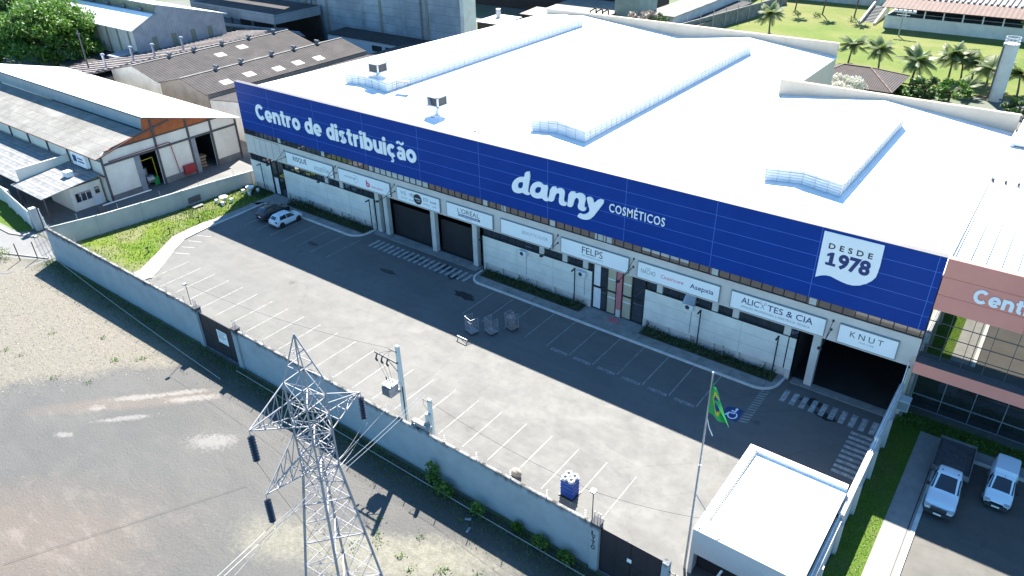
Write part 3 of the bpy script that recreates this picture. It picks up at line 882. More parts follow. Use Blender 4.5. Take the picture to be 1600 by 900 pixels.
for i in range(19): pm.sheet([(-60.4 + i * 0.79, -3.5), (-60.05 + i * 0.79, -3.5), (-60.05 + i * 0.79, -1.7), (-60.4 + i * 0.79, -1.7)], Z)
for i in range(10):
    x = -11.9 + i * 0.78
    pm.sheet([(x, -3.3), (x + 0.42, -3.3), (x + 0.42, -1.6), (x, -1.6)], Z)
for i in range(9): pm.sheet([(-6.0, -9.0 + i * .62), (-4.1, -9.0 + i * .62), (-4.1, -8.66 + i * .62), (-6.0, -8.66 + i * .62)], Z)
struct('crossing_markings', pm, 'paint_worn')
pm = MB()
for i in range(14): pm.face([(-13.55, -7.75 + i * .36, Z), (-12.9, -7.55 + i * .36, Z), (-12.9, -7.38 + i * .36, Z), (-13.55, -7.58 + i * .36, Z)])
struct('hatched_markings', pm, 'paint_line')
pm = MB(); pm.sheet([(-15.0, -7.9), (-13.65, -7.95), (-13.7, -6.3), (-14.2, -6.15), (-15.0, -6.5)], Z); struct('accessible_bay_marking', pm, 'paint_blue')
pm = MB()
def hc(u, v): return (-13.75 - u * 1.1, -7.85 + v * 1.4, Z + .004)
for a, b in (((.42, .95), (.42, .55)), ((.42, .55), (.75, .55)), ((.75, .55), (.9, .2)), ((.42, .75), (.7, .75))):
    pm.bar(hc(*a), hc(*b), 0.13, 0.004)
ring = [(0.45 + 0.32 * math.cos(R(t)), 0.36 + 0.30 * math.sin(R(t))) for t in range(120, 400, 20)]
for i, (a, b) in enumerate(zip(ring[:-1], ring[1:])): pm.bar((hc(*a)[0], hc(*a)[1], Z + .009 + .0002 * i), (hc(*b)[0], hc(*b)[1], Z + .009 + .0002 * i), 0.11, 0.003)
pm.tube((hc(.42, 1.02)[0], hc(.42, 1.02)[1], Z), (hc(.42, 1.02)[0], hc(.42, 1.02)[1], Z + .007), 0.12, n=10)
struct('wheelchair_marking', pm, 'letter')
# oil and water stains lying on the asphalt
for (x, y, rx, ry) in ((-53.5, -2.6, 2.6, .25), (-49.5, -2.2, 1.2, .5), (-47.3, -3.3, .7, .5), (-54.0, -6.5, 1.1, .35), (-66.0, -6.9, .8, .3), (-9.6, -2.0, 1.0, .5), (-8.2, -3.2, .8, .4), (-44.0, -5.6, 1.3, .5)):
    pm = MB()
    pm.face([(x + rx * math.cos(t) * (1 + random.uniform(-.35, .35)), y + ry * math.sin(t) * (1 + random.uniform(-.35, .35)), 0.0075) for t in [k * 6.283 / 16 for k in range(16)]])
    struct('oil_stain', pm, 'black')
g = MB(); g.sheet([(-74.4, -26.25), (-52.0, -26.25), (-11.0, -26.25), (-11.0, -25.2), (-16.5, -24.5), (-30, -24.7), (-41, -24.3), (-55, -24.9), (-66, -24.2), (-74.4, -24.6)], 0.009); struct('pale_verge', g, 'pave_w')
# drainage gutter along the dock
pm = MB(); pm.box(-62.2, -0.9, 0, -46.2, -0.45, 0.06); struct('gutter', pm, 'pave')

# ================================================================== MAIN WAREHOUSE
XL, XR = -86.0, -3.5
wh = thing('distribution_warehouse', 'long white-roofed warehouse with a tall dark blue fascia and big white lettering', 'warehouse', (-45, 0, 0))
# fascia of separate sheets over a lighter backing (the joints are real gaps)
FY, FZ0, FZ1 = -0.35, 8.52, 14.66
fx0, fx1 = -85.6, -3.5
b = MB(); b.box(fx0, FY + 0.04, FZ0 + .01, fx1, -0.05, FZ1 - .02)
fas = b.build('fascia', 'blue_seam', wh)
b = MB()
seam = [-79.2, -70.8, -62.4, -54.0, -45.6, -37.2, -28.8, -20.4, -12.0, -3.95]
rowz = [8.52, 9.74, 10.97, 12.20, 13.43, 14.66]
for r_ in range(5):
    cuts = [fx0] + [s + (0 if r_ % 5 else 0.0) for s in seam] + [fx1]
    for a, c in zip(cuts[:-1], cuts[1:]):
        b.box(a + .002, FY, rowz[r_] + .002, c - .002, FY + 0.06, rowz[r_ + 1] - .002)
b.build('cladding_sheets', 'blue', fas)
b = MB()
for z in rowz[1:-1]: b.box(fx0, FY - .006, z - .022, fx1, FY - .001, z + .022)
for sx in seam: b.box(sx - .025, FY - .009, FZ0, sx + .025, FY - .0065, FZ1 - .02)
b.build('joint_strip', 'blue_seam', fas)
b = MB(); b.box(fx0, FY - .01, FZ1 - .005, fx1, 0.25, FZ1 + 0.035); b.build('cap_flashing', 'frame_dark', fas)
L = MB(); LY = FY - 0.03
bold_text(L, 'Centro de distribuição', -82.0, 10.47, 0.98, 27.75, facade(LY), 0.08)
L.build('lettering', 'letter', fas)
D = {
'd': [(-39.07, 13.08), (-39.77, 12.84), (-39.87, 12.26), (-40.23, 12.26), (-40.76, 12.0), (-41.23, 11.52), (-41.41, 11.02), (-41.34, 10.58), (-40.99, 10.38), (-40.46, 10.44), (-40.06, 10.63), (-39.87, 10.52), (-39.54, 10.49), (-39.24, 10.58), (-39.19, 10.82), (-39.41, 10.81), (-39.45, 10.99)],
'd_h': [(-40.18, 11.72), (-40.53, 11.56), (-40.69, 11.23), (-40.59, 10.98), (-40.28, 10.99), (-40.07, 11.22), (-39.98, 11.69)],
'a': [(-38.28, 12.22), (-37.84, 12.2), (-37.59, 12.0), (-37.04, 12.15), (-37.23, 10.86), (-37.03, 10.8), (-37.05, 10.5), (-37.35, 10.38), (-37.66, 10.5), (-37.74, 10.62), (-38.19, 10.46), (-38.68, 10.42), (-39.06, 10.57), (-39.23, 10.95), (-39.13, 11.46), (-38.8, 11.93)],
'a_h': [(-38.09, 11.71), (-38.44, 11.57), (-38.63, 11.24), (-38.57, 10.98), (-38.25, 10.99), (-37.96, 11.24), (-37.84, 11.69)],
'n': [(-36.77, 12.03), (-36.13, 12.24), (-36.15, 11.97), (-35.84, 12.15), (-35.47, 12.2), (-35.21, 12.02), (-35.18, 11.68), (-35.28, 11.1), (-35.2, 10.9), (-34.91, 10.89), (-34.98, 10.52), (-35.41, 10.41), (-35.77, 10.53), (-35.85, 10.87), (-35.75, 11.43), (-35.85, 11.62), (-36.12, 11.51), (-36.29, 11.15), (-36.45, 10.54), (-37.18, 10.5), (-37.0, 10.8)],
'n2': [(-34.72, 12.05), (-33.98, 12.25), (-34.03, 11.99), (-33.57, 12.24), (-33.15, 12.21), (-32.88, 11.95), (-32.9, 11.6), (-33.0, 11.14), (-32.96, 10.88), (-32.77, 10.93), (-32.86, 10.57), (-33.21, 10.44), (-33.6, 10.54), (-33.73, 10.8), (-33.59, 11.33), (-33.66, 11.62), (-33.94, 11.63), (-34.13, 11.28), (-34.29, 10.54), (-34.9, 10.5), (-34.84, 10.91)],
'y': [(-32.83, 12.03), (-32.14, 12.13), (-31.98, 11.51), (-31.48, 12.16), (-30.78, 12.14), (-31.64, 10.75), (-32.08, 10.08), (-32.53, 9.73), (-33.06, 9.63), (-33.54, 9.67), (-33.75, 9.8), (-33.47, 10.21), (-33.14, 10.14), (-32.73, 10.3), (-32.47, 10.58), (-32.4, 10.77), (-32.62, 11.36)]}
L = MB()
for i, k in enumerate(('d', 'a', 'n', 'n2', 'y')):
    loops = [smooth_poly(D[k], 1)]
    if k + '_h' in D: loops.append(smooth_poly(D[k + '_h'], 1))
    outline(L, loops, facade(LY - .003 * i), 0.10)
L.build('lettering', 'letter', fas, 'rounded heavy slanted lettering')
L = MB(); put_text(L, 'COSMÉTICOS', -30.4, 11.15, 0.80, 5.55, facade(LY), 0.012, 0.06, spacing=1.15); L.build('lettering', 'letter', fas, 'small thin capitals')
sh = [(-11.83, 14.46), (-7.56, 14.46), (-7.52, 12.8), (-7.54, 12.31), (-7.6, 11.8), (-7.79, 11.44), (-8.12, 11.08), (-8.54, 10.78), (-8.99, 10.62), (-9.41, 10.60), (-9.85, 10.66), (-10.31, 10.77), (-10.69, 10.87), (-11.05, 10.85), (-11.39, 10.73), (-11.8, 10.47)]
L = MB(); outline(L, [sh], facade(LY), 0.06); bd = L.build('badge', 'letter', fas)
L = MB(); put_text(L, 'DESDE', -11.3, 13.15, 0.44, 3.15, facade(LY - .065), 0.02, 0.015, spacing=1.75); L.build('lettering', 'ink', bd)
L = MB(); put_text(L, '978', -10.42, 11.75, 1.12, 2.32, facade(LY - .065), 0.04, 0.015); L.extr([(x, LY - .066, z) for x, z in ((-11.3, 11.75), (-10.55, 11.75), (-10.55, 11.97), (-10.78, 11.97), (-10.78, 12.87), (-10.98, 12.87), (-11.28, 12.68), (-11.28, 12.46), (-11.07, 12.56), (-11.07, 11.97), (-11.3, 11.97))], (0, -.014, 0)); L.build('lettering', 'ink_blue', bd)
# frame of the building: beam, columns, panels
b = MB(); b.box(-86.0, -0.12, 5.15, XR, 0.35, 7.62); b.box(-86.0, -0.24, 7.62, XR, 0.35, 7.74); b.box(-86.0, -0.15, 5.10, XR, 0.2, 5.22)
b.build('sign_beam', 'beam', wh)
b = MB()
for x in (-84.2, -83.0, -81.8, -80.5, -79.0): b.box(x, -0.127, 5.3, x + .05, -0.10, 7.5)
b.box(-84.2, -0.127, 7.45, -79.0, -0.10, 7.5); b.build('beam_frame', 'frame_dark', wh)
# upper glazing strip behind/below the fascia
b = MB(); b.box(-85.9, -0.16, 7.74, XR, -0.10, 8.51); ug = b.build('upper_window', 'glass_l', wh)
b = MB()
x = -85.6
while x < XR: b.box(x, -0.215, 7.742, x + .07, -0.165, 8.515); x += 0.93
b.box(-85.9, -0.225, 7.745, XR, -0.162, 7.81); b.build('frame', 'black', ug)
for k in range(9): one('blind', 'curtain', ug, (-61.4 + k * .93, -0.176, 7.82, -60.6 + k * .93, -0.165, 8.5))
for x in (-31.9, -30.95): one('blind', 'curtain', ug, (x, -0.176, 7.82, x + .86, -0.165, 8.5))
for x in (-78.9, -70.6, -62.3, -45.4, -43.0, -37.0, -20.2, -11.9): one('blind', 'curtain', ug, (x, -0.177, 7.82, x + .55, -0.166, 8.5))
for x in (-26.9, -25.97, -25.04, -24.11, -23.2): one('blind', 'curtain', ug, (x, -0.177, 8.15, x + .85, -0.166, 8.5))
# low panels on stub piers, each its own part
secs = ((-85.9, -81.7), (-79.0, -62.45), (-45.75, -32.1), (-26.3, -12.25))
for x0, x1 in secs:
    pan = one('wall_panel', 'concrete', wh, (x0, -0.10, 0.95, x1, 0.06, 4.15))
    pj = MB()
    for z in (2.0, 3.1): pj.box(x0 + .02, -0.106, z, x1 - .02, -0.098, z + .018)
    n = max(1, round((x1 - x0) / 4.2)); st = (x1 - x0) / n
    for k in range(n + 1):
        xx = min(max(x0 + k * st, x0 + .2), x1 - .2)
        one('stub_pier', 'concrete_l', wh, (xx - .19, -0.16, 0, xx + .19, 0.04, 0.945))
        if 0 < k < n: pj.box(xx - .01, -0.109, 0.96, xx + .01, -0.098, 4.13)
        if k < n: one('stub_pier', 'concrete_l', wh, (xx + st / 2 - .15, -0.14, 0, xx + st / 2 + .15, 0.04, 0.945))
    pj.build('panel_joint', 'ink_grey', pan)
    one('plinth', 'beam', wh, (x0, 0.062, 0, x1, 0.12, 0.95))
    lw = one('lower_window', 'glass', wh, (x0, 0.12, 4.15, x1, 0.18, 5.2))
    b = MB(); x = x0
    while x < x1: b.box(x, 0.06, 4.21, x + .06, 0.12, 5.2); x += 1.05
    b.box(x0, -0.11, 4.152, x1, 0.12, 4.21)
    b.build('frame', 'black', lw)
one('downpipe', 'black', wh, (-12.9, -0.105, .97, -12.8, -0.09, 4.14))
for x in (-70.9, -68.2, -38.4, -35.6, -33.2, -25.2, -19.8, -17.9, -13.4): one('column', 'concrete_l', wh, (x, -0.02, 4.21, x + .55, 0.11, 5.15))
for x in (-62.1, -60.75, -53.25, -47.2, -11.0): one('column', 'concrete_l', wh, (x, -0.06, 0, x + .62, 0.5, 5.2))
# dock interiors
b = MB()
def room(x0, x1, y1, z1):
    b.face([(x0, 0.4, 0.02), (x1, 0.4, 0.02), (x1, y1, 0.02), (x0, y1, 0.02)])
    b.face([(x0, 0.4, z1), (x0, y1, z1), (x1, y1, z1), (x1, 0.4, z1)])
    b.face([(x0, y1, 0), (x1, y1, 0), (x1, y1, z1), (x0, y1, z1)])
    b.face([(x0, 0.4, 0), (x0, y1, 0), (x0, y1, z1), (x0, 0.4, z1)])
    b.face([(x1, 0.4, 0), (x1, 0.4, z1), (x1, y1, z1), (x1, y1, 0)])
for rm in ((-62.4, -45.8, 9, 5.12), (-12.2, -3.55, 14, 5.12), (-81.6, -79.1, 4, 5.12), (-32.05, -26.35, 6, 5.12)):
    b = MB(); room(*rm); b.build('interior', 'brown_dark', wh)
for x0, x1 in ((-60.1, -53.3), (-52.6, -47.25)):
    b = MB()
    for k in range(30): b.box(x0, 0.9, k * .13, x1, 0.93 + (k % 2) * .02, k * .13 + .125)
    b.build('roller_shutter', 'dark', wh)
one('dock_sill', 'pave', wh, (-62.4, -0.5, 0, -46.0, 0.4, 0.07)); one('dock_sill', 'pave', wh, (-12.0, -0.5, 0, -3.6, 0.4, 0.07))
# entrances: one framed door at the far left, a pair either side of the red column
def door(posts, z0, z1, ztr):
    d = MB()
    for x in posts: d.box(x, -0.08, z0, x + .11, 0.02, z1)
    d.box(posts[0], -0.085, ztr, posts[-1] + .11, 0.0, ztr + .16); d.box(posts[0], -0.07, z0, posts[-1] + .11, 0, z0 + .08)
    return d.build('entrance_door', 'black', wh)
ed = door((-32.05, -30.45, -29.43), .12, 5.1, 2.56)
one('pane', 'glass', ed, (-31.95, 0.022, .2, -30.45, .05, 5.1)); one('blind', 'beige_blind', ed, (-30.33, -0.02, .2, -29.43, .015, 5.1))
one('white_leaf', 'white_paint', ed, (-31.9, 0.0, .22, -31.1, .019, 2.5)); one('white_leaf', 'white_paint', ed, (-31.9, 0.0, 2.75, -31.2, .019, 5.0))
for z in (1.9, 3.9): one('rail', 'white_paint', ed, (-30.33, -.03, z, -29.42, -.021, z + .12))
ed = door((-28.75, -27.74, -26.45), .12, 5.1, 2.56)
one('pane', 'glass', ed, (-27.63, 0.022, .2, -26.45, .05, 5.1)); one('blind', 'beige_blind', ed, (-28.64, -0.02, .2, -27.74, .015, 5.1))
for z in (1.9, 3.9): one('rail', 'white_paint', ed, (-28.64, -.03, z, -27.75, -.021, z + .12))
ed = door((-81.7, -80.5, -79.1), .12, 5.1, 2.6)
one('pane', 'glass', ed, (-81.55, .022, .2, -79.1, .05, 5.1)); one('white_leaf', 'white_paint', ed, (-81.4, 0.0, .2, -80.6, .019, 2.5))
b = MB(); b.box(-29.3, -0.12, .9, -28.77, 0.3, 5.12); b.build('column', 'red_pad', wh, 'column wrapped in pinkish red'); 
b = MB(); b.box(-29.28, -0.13, .12, -28.79, .28, .9); b.build('column_base', 'concrete_l', wh)
b = MB(); b.box(-29.6, -1.35, .12, -28.5, -.5, .15); o = tag(b.build('doormat', 'red_pad'), 'small reddish doormat in front of the glass entrance', 'doormat')
# outer walls and parapets
b = MB(); b.hexa([(XL, .4, 0), (XL + .25, .4, 0), (-79.0, 58.4, 0), (-79.25, 58.4, 0)], [(XL, .4, 13.1), (XL + .25, .4, 13.1), (-79.0, 58.4, 13.6), (-79.25, 58.4, 13.6)]); b.box(-79, 58.4, 0, -28.2, 58.75, 13.0); b.box(-28.4, 36.6, 0, -28.15, 58.4, 13.0); b.box(-28.15, 36.3, 0, XR, 36.6, 13.0); b.box(XR - .25, 0.4, 0, XR, 36.3, 12.9)
b.build('outer_wall', 'parapet', wh)
b = MB(); b.box(-78.0, 58.42, 13.0, -28.15, 58.72, 15.0); b.box(-28.5, 36.32, 13.0, XR, 36.58, 15.0)
for x in (-65.5, -53.6, -44.5, -36.0): b.box(x, 58.36, 13.2, x + .35, 58.43, 15.02)
for x in (-21.5, -12.5, -4.0): b.box(x, 36.26, 13.2, x + .45, 36.33, 15.02)
b.box(-78.0, 58.35, 15.0, -28.1, 58.8, 15.05); b.box(-28.5, 36.25, 15.0, XR, 36.65, 15.05)
b.build('rear_parapet', 'parapet', wh)
# folded roof
prof = [(-86.1, 13.35), (-70.0, 14.62), (-51.9, 13.15), (-41.0, 14.45), (-28.0, 13.15), (-16.4, 14.5), (-3.5, 13.1)]
def roofz(x):
    for (a, za), (c, zc) in zip(prof[:-1], prof[1:]):
        if a <= x <= c: return za + (zc - za) * (x - a) / (c - a)
    return 13.2
b = MB()
for (a, za), (c, zc) in zip(prof[:-1], prof[1:]):
    yb = 58.4 if c <= -28 else 36.32
    n = int((yb + .0) / 0.5); y = 0.0
    a2 = -79.3 if a < -86 else a
    b.slab([(a, 0.0, za), (c, 0.0, zc), (c, yb, zc), (a2, yb, za + (zc - za) * (a2 - a) / (c - a))], 0.15)
rf = b.build('roof', 'roof_white', wh)
for x in (-51.9, -28.0):
    b = MB(); y = 1.0
    while y < (58 if x < -40 else 36): b.box(x - .09, y, 13.15, x + .09, y + .14, 13.20); y += 0.75
    b.box(x - .02, 1.0, 13.15, x + .02, y, 13.165); b.build('gutter_fixing', 'roof_line', rf)
b = MB(); y = 2
while y < 58: x = -84.5 + y * .112; b.box(x, y, roofz(x) - .01, x + .15, y + .2, roofz(x) + .05); y += 0.9
b.build('gutter_fixing', 'roof_line', rf)
b = MB()
for x, y in ((-57.8, 5.3), (-58.3, 4.4), (-53.6, 3.4), (-52.4, 2.3), (-50.2, 4.5)): b.box(x, y, roofz(x) - .05, x + 1.1, y + .16, roofz(x + 1.1) + .02)
b.build('roof_patch', 'roof_line', rf)
for x0, x1, y0, y1 in ((-73.6, -66.45, 7.7, 52.2), (-44.05, -37.55, 6.6, 50.2), (-19.35, -12.95, 7.2, 29.0)):
    xm = (x0 + x1) / 2
    def top(x): return 15.35 + 0.45 * (1 - abs(x - xm) / (xm - x0))
    b = MB(); b.slab([(x0 - .12, y0 - .1, top(x0)), (xm, y0 - .1, top(xm)), (xm, y1 + .1, top(xm)), (x0 - .12, y1 + .1, top(x0))], 0.08)
    b.slab([(xm, y0 - .1, top(xm)), (x1 + .12, y0 - .1, top(x1)), (x1 + .12, y1 + .1, top(x1)), (xm, y1 + .1, top(xm))], 0.08)
    rv = b.build('ridge_ventilator', 'roof_white', rf)
    lv = MB()
    for k in range(5):
        h = 0.10 + k * 0.26
        for xs, s in ((x0, 1), (x1, -1)):
            lv.box(xs, y0, roofz(xs) + h, xs + s * .04, y1, roofz(xs) + h + .20)
        for xa, xb in ((x0, xm), (xm, x1)):
            lv.hexa([(xa, y0, roofz(xa) + h * .9), (xb, y0, roofz(xb) + h * .9), (xb, y0 + .04, roofz(xb) + h * .9), (xa, y0 + .04, roofz(xa) + h * .9)],
                    [(xa, y0, roofz(xa) + h * .9 + .18), (xb, y0, roofz(xb) + h * .9 + .18), (xb, y0 + .04, roofz(xb) + h * .9 + .18), (xa, y0 + .04, roofz(xa) + h * .9 + .18)])
    lv.box(x0 + .06, y0 + .06, 13.0, x1 - .06, y1, 15.25)
    lv.build('louvre', 'white_paint', rv)
    ps = MB(); y = y0
    while y <= y1: ps.box(x1 + .01, y, roofz(x1), x1 + .04, y + .035, top(x1) - .09); y += 1.05
    for xx in [x0 + (x1 - x0) * k / 6 for k in range(7)]: ps.box(xx - .025, y0 - .05, roofz(xx), xx + .025, y0 - .01, top(xx) - .1)
    for k in range(5): ps.box(x1 + .012, y0, roofz(x1) + .08 + k * .26, x1 + .03, y1, roofz(x1) + .095 + k * .26)
    ps.build('louvre_post', 'louvre_grey', rv)

# rooftop coolers
def cooler(label, x, y, z0, z1, broken=False):
    t = thing('rooftop_cooler', label, 'cooling unit', (x, y, z0), 'evaporative coolers on the white roof')
    w = 0.84; zb = z1 - 1.2
    b = MB(); b.box(x - w, y - w, z1 - .12, x + w, y + w, z1); b.box(x - w, y - w, zb, x + w, y + w, zb + .16)
    for sx in (-1, 1):
        for sy in (-1, 1): b.box(x + sx * w, y + sy * w, zb, x + sx * (w - .14), y + sy * (w - .14), z1)
    b.sphere((x, y, z1), .6, .6, .12, 12, 6)
    b.build('casing', 'white_paint', t)
    b = MB(); b.box(x - w + .08, y - w + .08, zb + .1, x + w - .08, y + w - .08, z1 - .1); b.build('pad', 'plastic', t)
    if broken:
        b = MB(); b.bar((x - .5, y - w - .02, z1 - .2), (x - .2, y - w - .1, zb + .2), .3, .05); b.build('loose_pad', 'ink_grey', t)
    b = MB()
    for sx in (-1, 1):
        for sy in (-1, 1): b.bar((x + sx * .8, y + sy * .8, z0), (x + sx * .8, y + sy * .8, zb), .07)
        b.box(x + sx * .765, y - .8, zb - .08, x + sx * .835, y + .8, zb - .01)
    b.box(x - .8, y - .04, zb - .09, x + .8, y + .04, zb - .011)
    b.box(x - .25, y - .25, z0, x + .25, y + .25, zb); b.build('stand', 'white_paint', t)
    return t
cooler('boxy white cooler with dark pads on the near end of the left ridge ventilator', -68.9, 9.0, 15.55, 17.35)
cooler('boxy white cooler with a broken pad standing alone on the roof', -57.0, 6.4, 13.5, 15.85, True)
b = MB(); b.bar((-65.6, 8.9, 15.6), (-64.2, 9.6, 15.5), .9, .04); b.bar((-65.5, 8.6, 14.2), (-65.5, 8.6, 15.6), .05); b.bar((-64.3, 9.3, 14.1), (-64.3, 9.3, 15.5), .05)
tag(b.build('rusty_bench', 'roof_line'), 'small rusty metal platform beside the left roof cooler', 'platform')

# ------------------------------------------------------------------ signs along the beam
SY = -0.30
signs = []
def sign(label, x0, x1, z0=5.35, z1=6.92):
    t = thing('sign_board', label, 'sign', ((x0 + x1) / 2, -0.12, z0), 'white sign boards on the beam')
    b = MB(); b.box(x0, SY, z0, x1, -0.12, z1); b.build('board', 'sign', t)
    b = MB()
    for a in ((x0 - .05, z0 - .05, x1 + .05, z0), (x0 - .05, z1, x1 + .05, z1 + .05), (x0 - .05, z0, x0, z1), (x1, z0, x1 + .05, z1)):
        b.box(a[0], SY - .03, a[1], a[2], -0.12, a[3])
    b.build('frame', 'ink_grey', t)
    return t
def word(t, m, items, y=SY - .006):
    b = MB()
    for it in items: put_text(b, *it[:5], facade(y), *it[5:])
    return b.build('lettering', m, t)
s = sign('white sign board at the left end of the row, with two separate dark wordmarks', -77.55, -68.75)
word(s, 'ink', [('RISQUÉ', -76.2, 6.05, .58, 2.6, .01)]); word(s, 'ink_grey', [('KOLESTON', -72.2, 5.72, .50, 2.7, .004), ('WELLA', -70.6, 6.35, .12, .7)])
s = sign('white sign board with a large pink letter emblem right of its centre', -67.75, -59.1)
word(s, 'ink_grey', [('novalange', -66.7, 6.1, .34, 2.0)]); word(s, 'ink_pink', [('b', -63.0, 5.72, .72, .62, .04), ('beraldin', -62.1, 5.78, .24, 1.9)])
b = MB()
for i in range(20):
    a0, a1 = R(-100 + i * 11), R(-89 + i * 11)
    b.bar((-64.9 + .5 * math.cos(a0), SY - .005, 6.2 + .45 * math.sin(a0)), (-64.9 + .5 * math.cos(a1), SY - .005, 6.2 + .45 * math.sin(a1)), .03, .008, (0, 1, 0))
b.build('ring_emblem', 'ink_grey', s)
s = sign('white sign board with a black round emblem in its middle, over the left dock', -57.95, -51.5)
word(s, 'ink_grey', [('ViS', -57.4, 6.15, .46, .9), ('YÉS', -56.1, 6.2, .36, .9, .02), ('lavien', -57.3, 5.72, .20, .9), ('truss', -56.1, 5.68, .24, .8), ('KSV', -53.9, 6.15, .44, .8), ('lowell', -52.9, 6.18, .24, .9, .03), ('hanova', -53.9, 5.75, .22, .9), ('vult', -52.6, 5.72, .24, .6)])
b = MB(); b.tube((-54.75, SY - .004, 6.12), (-54.75, SY - .02, 6.12), .62, n=28); b.build('round_emblem', 'ink', s)
word(s, 'letter', [('salon', -55.2, 6.1, .2, .9, .01), ('LINE', -54.9, 5.85, .12, .5)], SY - .026)
s = sign('white sign board with thin capitals above a small dark blue bar', -50.45, -44.15)
word(s, 'ink', [("L'ORÉAL", -48.9, 6.12, .52, 3.0, -.004)])
b = MB(); b.box(-48.85, SY - .008, 5.72, -45.85, SY, 6.0); b.build('blue_bar', 'ink_blue', s); word(s, 'letter', [('PROFESSIONNEL', -48.75, 5.77, .18, 2.8, .006)], SY - .012); word(s, 'ink_grey', [('PARIS', -47.8, 5.5, .13, .8)])
s = sign('nearly blank white sign board with one thin grey wordmark near its right end', -43.05, -36.65); word(s, 'ink_grey', [('BEAUTYCOLOR', -40.3, 6.02, .36, 3.1, -.008)])
s = sign('white sign board with tall narrow black capitals, left of and over the glass entrance', -35.6, -28.15); word(s, 'ink', [('FELPS', -33.2, 5.98, .72, 2.3, -.002)]); word(s, 'ink_grey', [('PROFESSIONAL', -33.2, 5.68, .16, 2.4)])
s = sign('white sign board with three wordmarks, the middle one pink and the right one navy', -27.15, -19.25)
word(s, 'ink_grey', [('NACHO', -26.8, 5.92, .44, 1.45, 0), ('DOS', -26.35, 6.42, .16, .45)]); word(s, 'ink_pink', [('Cicatricure', -24.8, 5.98, .36, 2.2)]); word(s, 'ink_blue', [('Asepxia', -21.95, 5.92, .46, 2.2, .012)])
s = sign('wide white sign board with a drawing of tweezers among navy capitals', -18.15, -10.3)
word(s, 'ink_blue', [('ALIC', -17.25, 6.08, .56, 1.55, .008), ('TES & CIA', -15.0, 6.08, .56, 3.75, .008)]); word(s, 'ink_grey', [('AFIAÇÃO PROFISSIONAL E ASSISTÊNCIA TÉCNICA', -17.2, 5.66, .2, 5.8, .004)])
b = MB()
for sg in (-1, 1):
    b.bar((-15.4 + sg * .16, SY - .006, 6.1), (-15.4 - sg * .14, SY - .006 - .002 * sg, 6.55), .05, .008, (0, 1, 0))
    for i in range(8):
        a0, a1 = R(i * 45), R(i * 45 + 45); cx = -15.4 + sg * .2
        b.bar((cx + .1 * math.cos(a0), SY - .006, 6.64 + .1 * math.sin(a0)), (cx + .1 * math.cos(a1), SY - .006, 6.64 + .1 * math.sin(a1)), .03, .006, (0, 1, 0))
b.build('tweezer_emblem', 'ink_grey', s)
s = sign('short white sign board with widely spaced black capitals over the open right dock', -9.2, -4.9, 5.35, 6.95); word(s, 'ink', [('KNUT', -8.35, 6.1, .52, 2.45, -.004, 0, 0, 1.5)]); word(s, 'ink_grey', [('HAIR CARE', -7.6, 5.78, .13, 1.1)])

# floodlight arms between the boards
names = ['left of the leftmost white sign board', 'between the two leftmost sign boards', 'between the pink emblem board and the round emblem board', 'between the nearly blank board and the tall capitals board', 'right of the tall capitals board, over the entrance', 'between the tweezers board and the short right board']
for x, nm in zip((-77.95, -68.35, -58.45, -36.1, -27.7, -9.8), names):
    t = thing('sign_floodlight', 'black floodlight on crossed rods ' + nm, 'floodlight', (x, -0.12, 6.2), 'floodlight arms on the beam')
    b = MB(); b.bar((x, -0.12, 6.12), (x, -2.9, 5.9), .05); b.bar((x - .0, -0.12, 6.95), (x - .0, -1.7, 6.0), .04); b.box(x - .08, -.16, 6.02, x + .08, -.12, 6.22); b.box(x - .08, -.16, 6.86, x + .08, -.12, 7.06)
    b.build('arm', 'black', t)
    b = MB(); b.box(x - .16, -3.1, 5.84, x + .16, -2.85, 6.0); b.build('lamp_head', 'black', t)
# lamp posts in the beds
lp = ['at the far left corner of the facade', 'left of the two dark docks', 'right of the two dark docks', 'left of the glass entrance', 'in the bed right of the entrance', 'left of the open right dock']
for i, (x, nm) in enumerate(zip((-83.3, -62.7, -45.5, -33.85, -20.6, -13.6), lp)):
    t = thing('lamp_post', 'thin black lamp post ' + nm, 'lamp post', (x, -0.45, 0), 'black lamp posts along the facade')
    b = MB(); b.tube((x, -0.45, 0), (x, -0.45, 4.1), .06, n=8); b.build('post', 'black', t)
    b = MB(); b.bar((x, -0.40, 4.1), (x - .05, -1.0, 4.02), .13, .1); b.build('lamp_head', 'black', t)
# split air conditioners on the panels
for x, z, nm in ((-40.2, 3.5, 'below the nearly blank sign board'), (-33.1, 3.4, 'left of the glass entrance'), (-21.8, 3.7, 'right of the entrance, under a blue hood')):
    t = thing('air_conditioner', 'small white outdoor air conditioner on the facade ' + nm, 'air conditioner', (x, -0.1, z), 'air conditioners on the facade panels')
    b = MB(); b.box(x - .42, -.50, z, x + .42, -.16, z + .58); b.build('casing', 'white_paint', t)
    b = MB(); b.tube((x - .1, -.503, z + .29), (x - .1, -.515, z + .29), .22, n=16); b.build('fan_grille', 'plastic', t)
    b = MB(); b.box(x - .35, -.45, z - .05, x - .3, -.1, z); b.box(x + .3, -.45, z - .05, x + .35, -.1, z); b.build('bracket', 'grey_steel', t)
    b = MB(); b.box(x + .2, -.13, 1.2, x + .24, -.105, z); b.build('pipe', 'ink_grey', t)
    if x > -22:
        b = MB(); b.hexa([(x - .55, -.6, z + .62), (x + .55, -.6, z + .62), (x + .55, -.11, z + .7), (x - .55, -.11, z + .7)], [(x - .55, -.6, z + .68), (x + .55, -.6, z + .68), (x + .5, -.11, z + 1.4), (x - .5, -.11, z + 1.4)]); b.build('hood', 'zinc_blue', t)

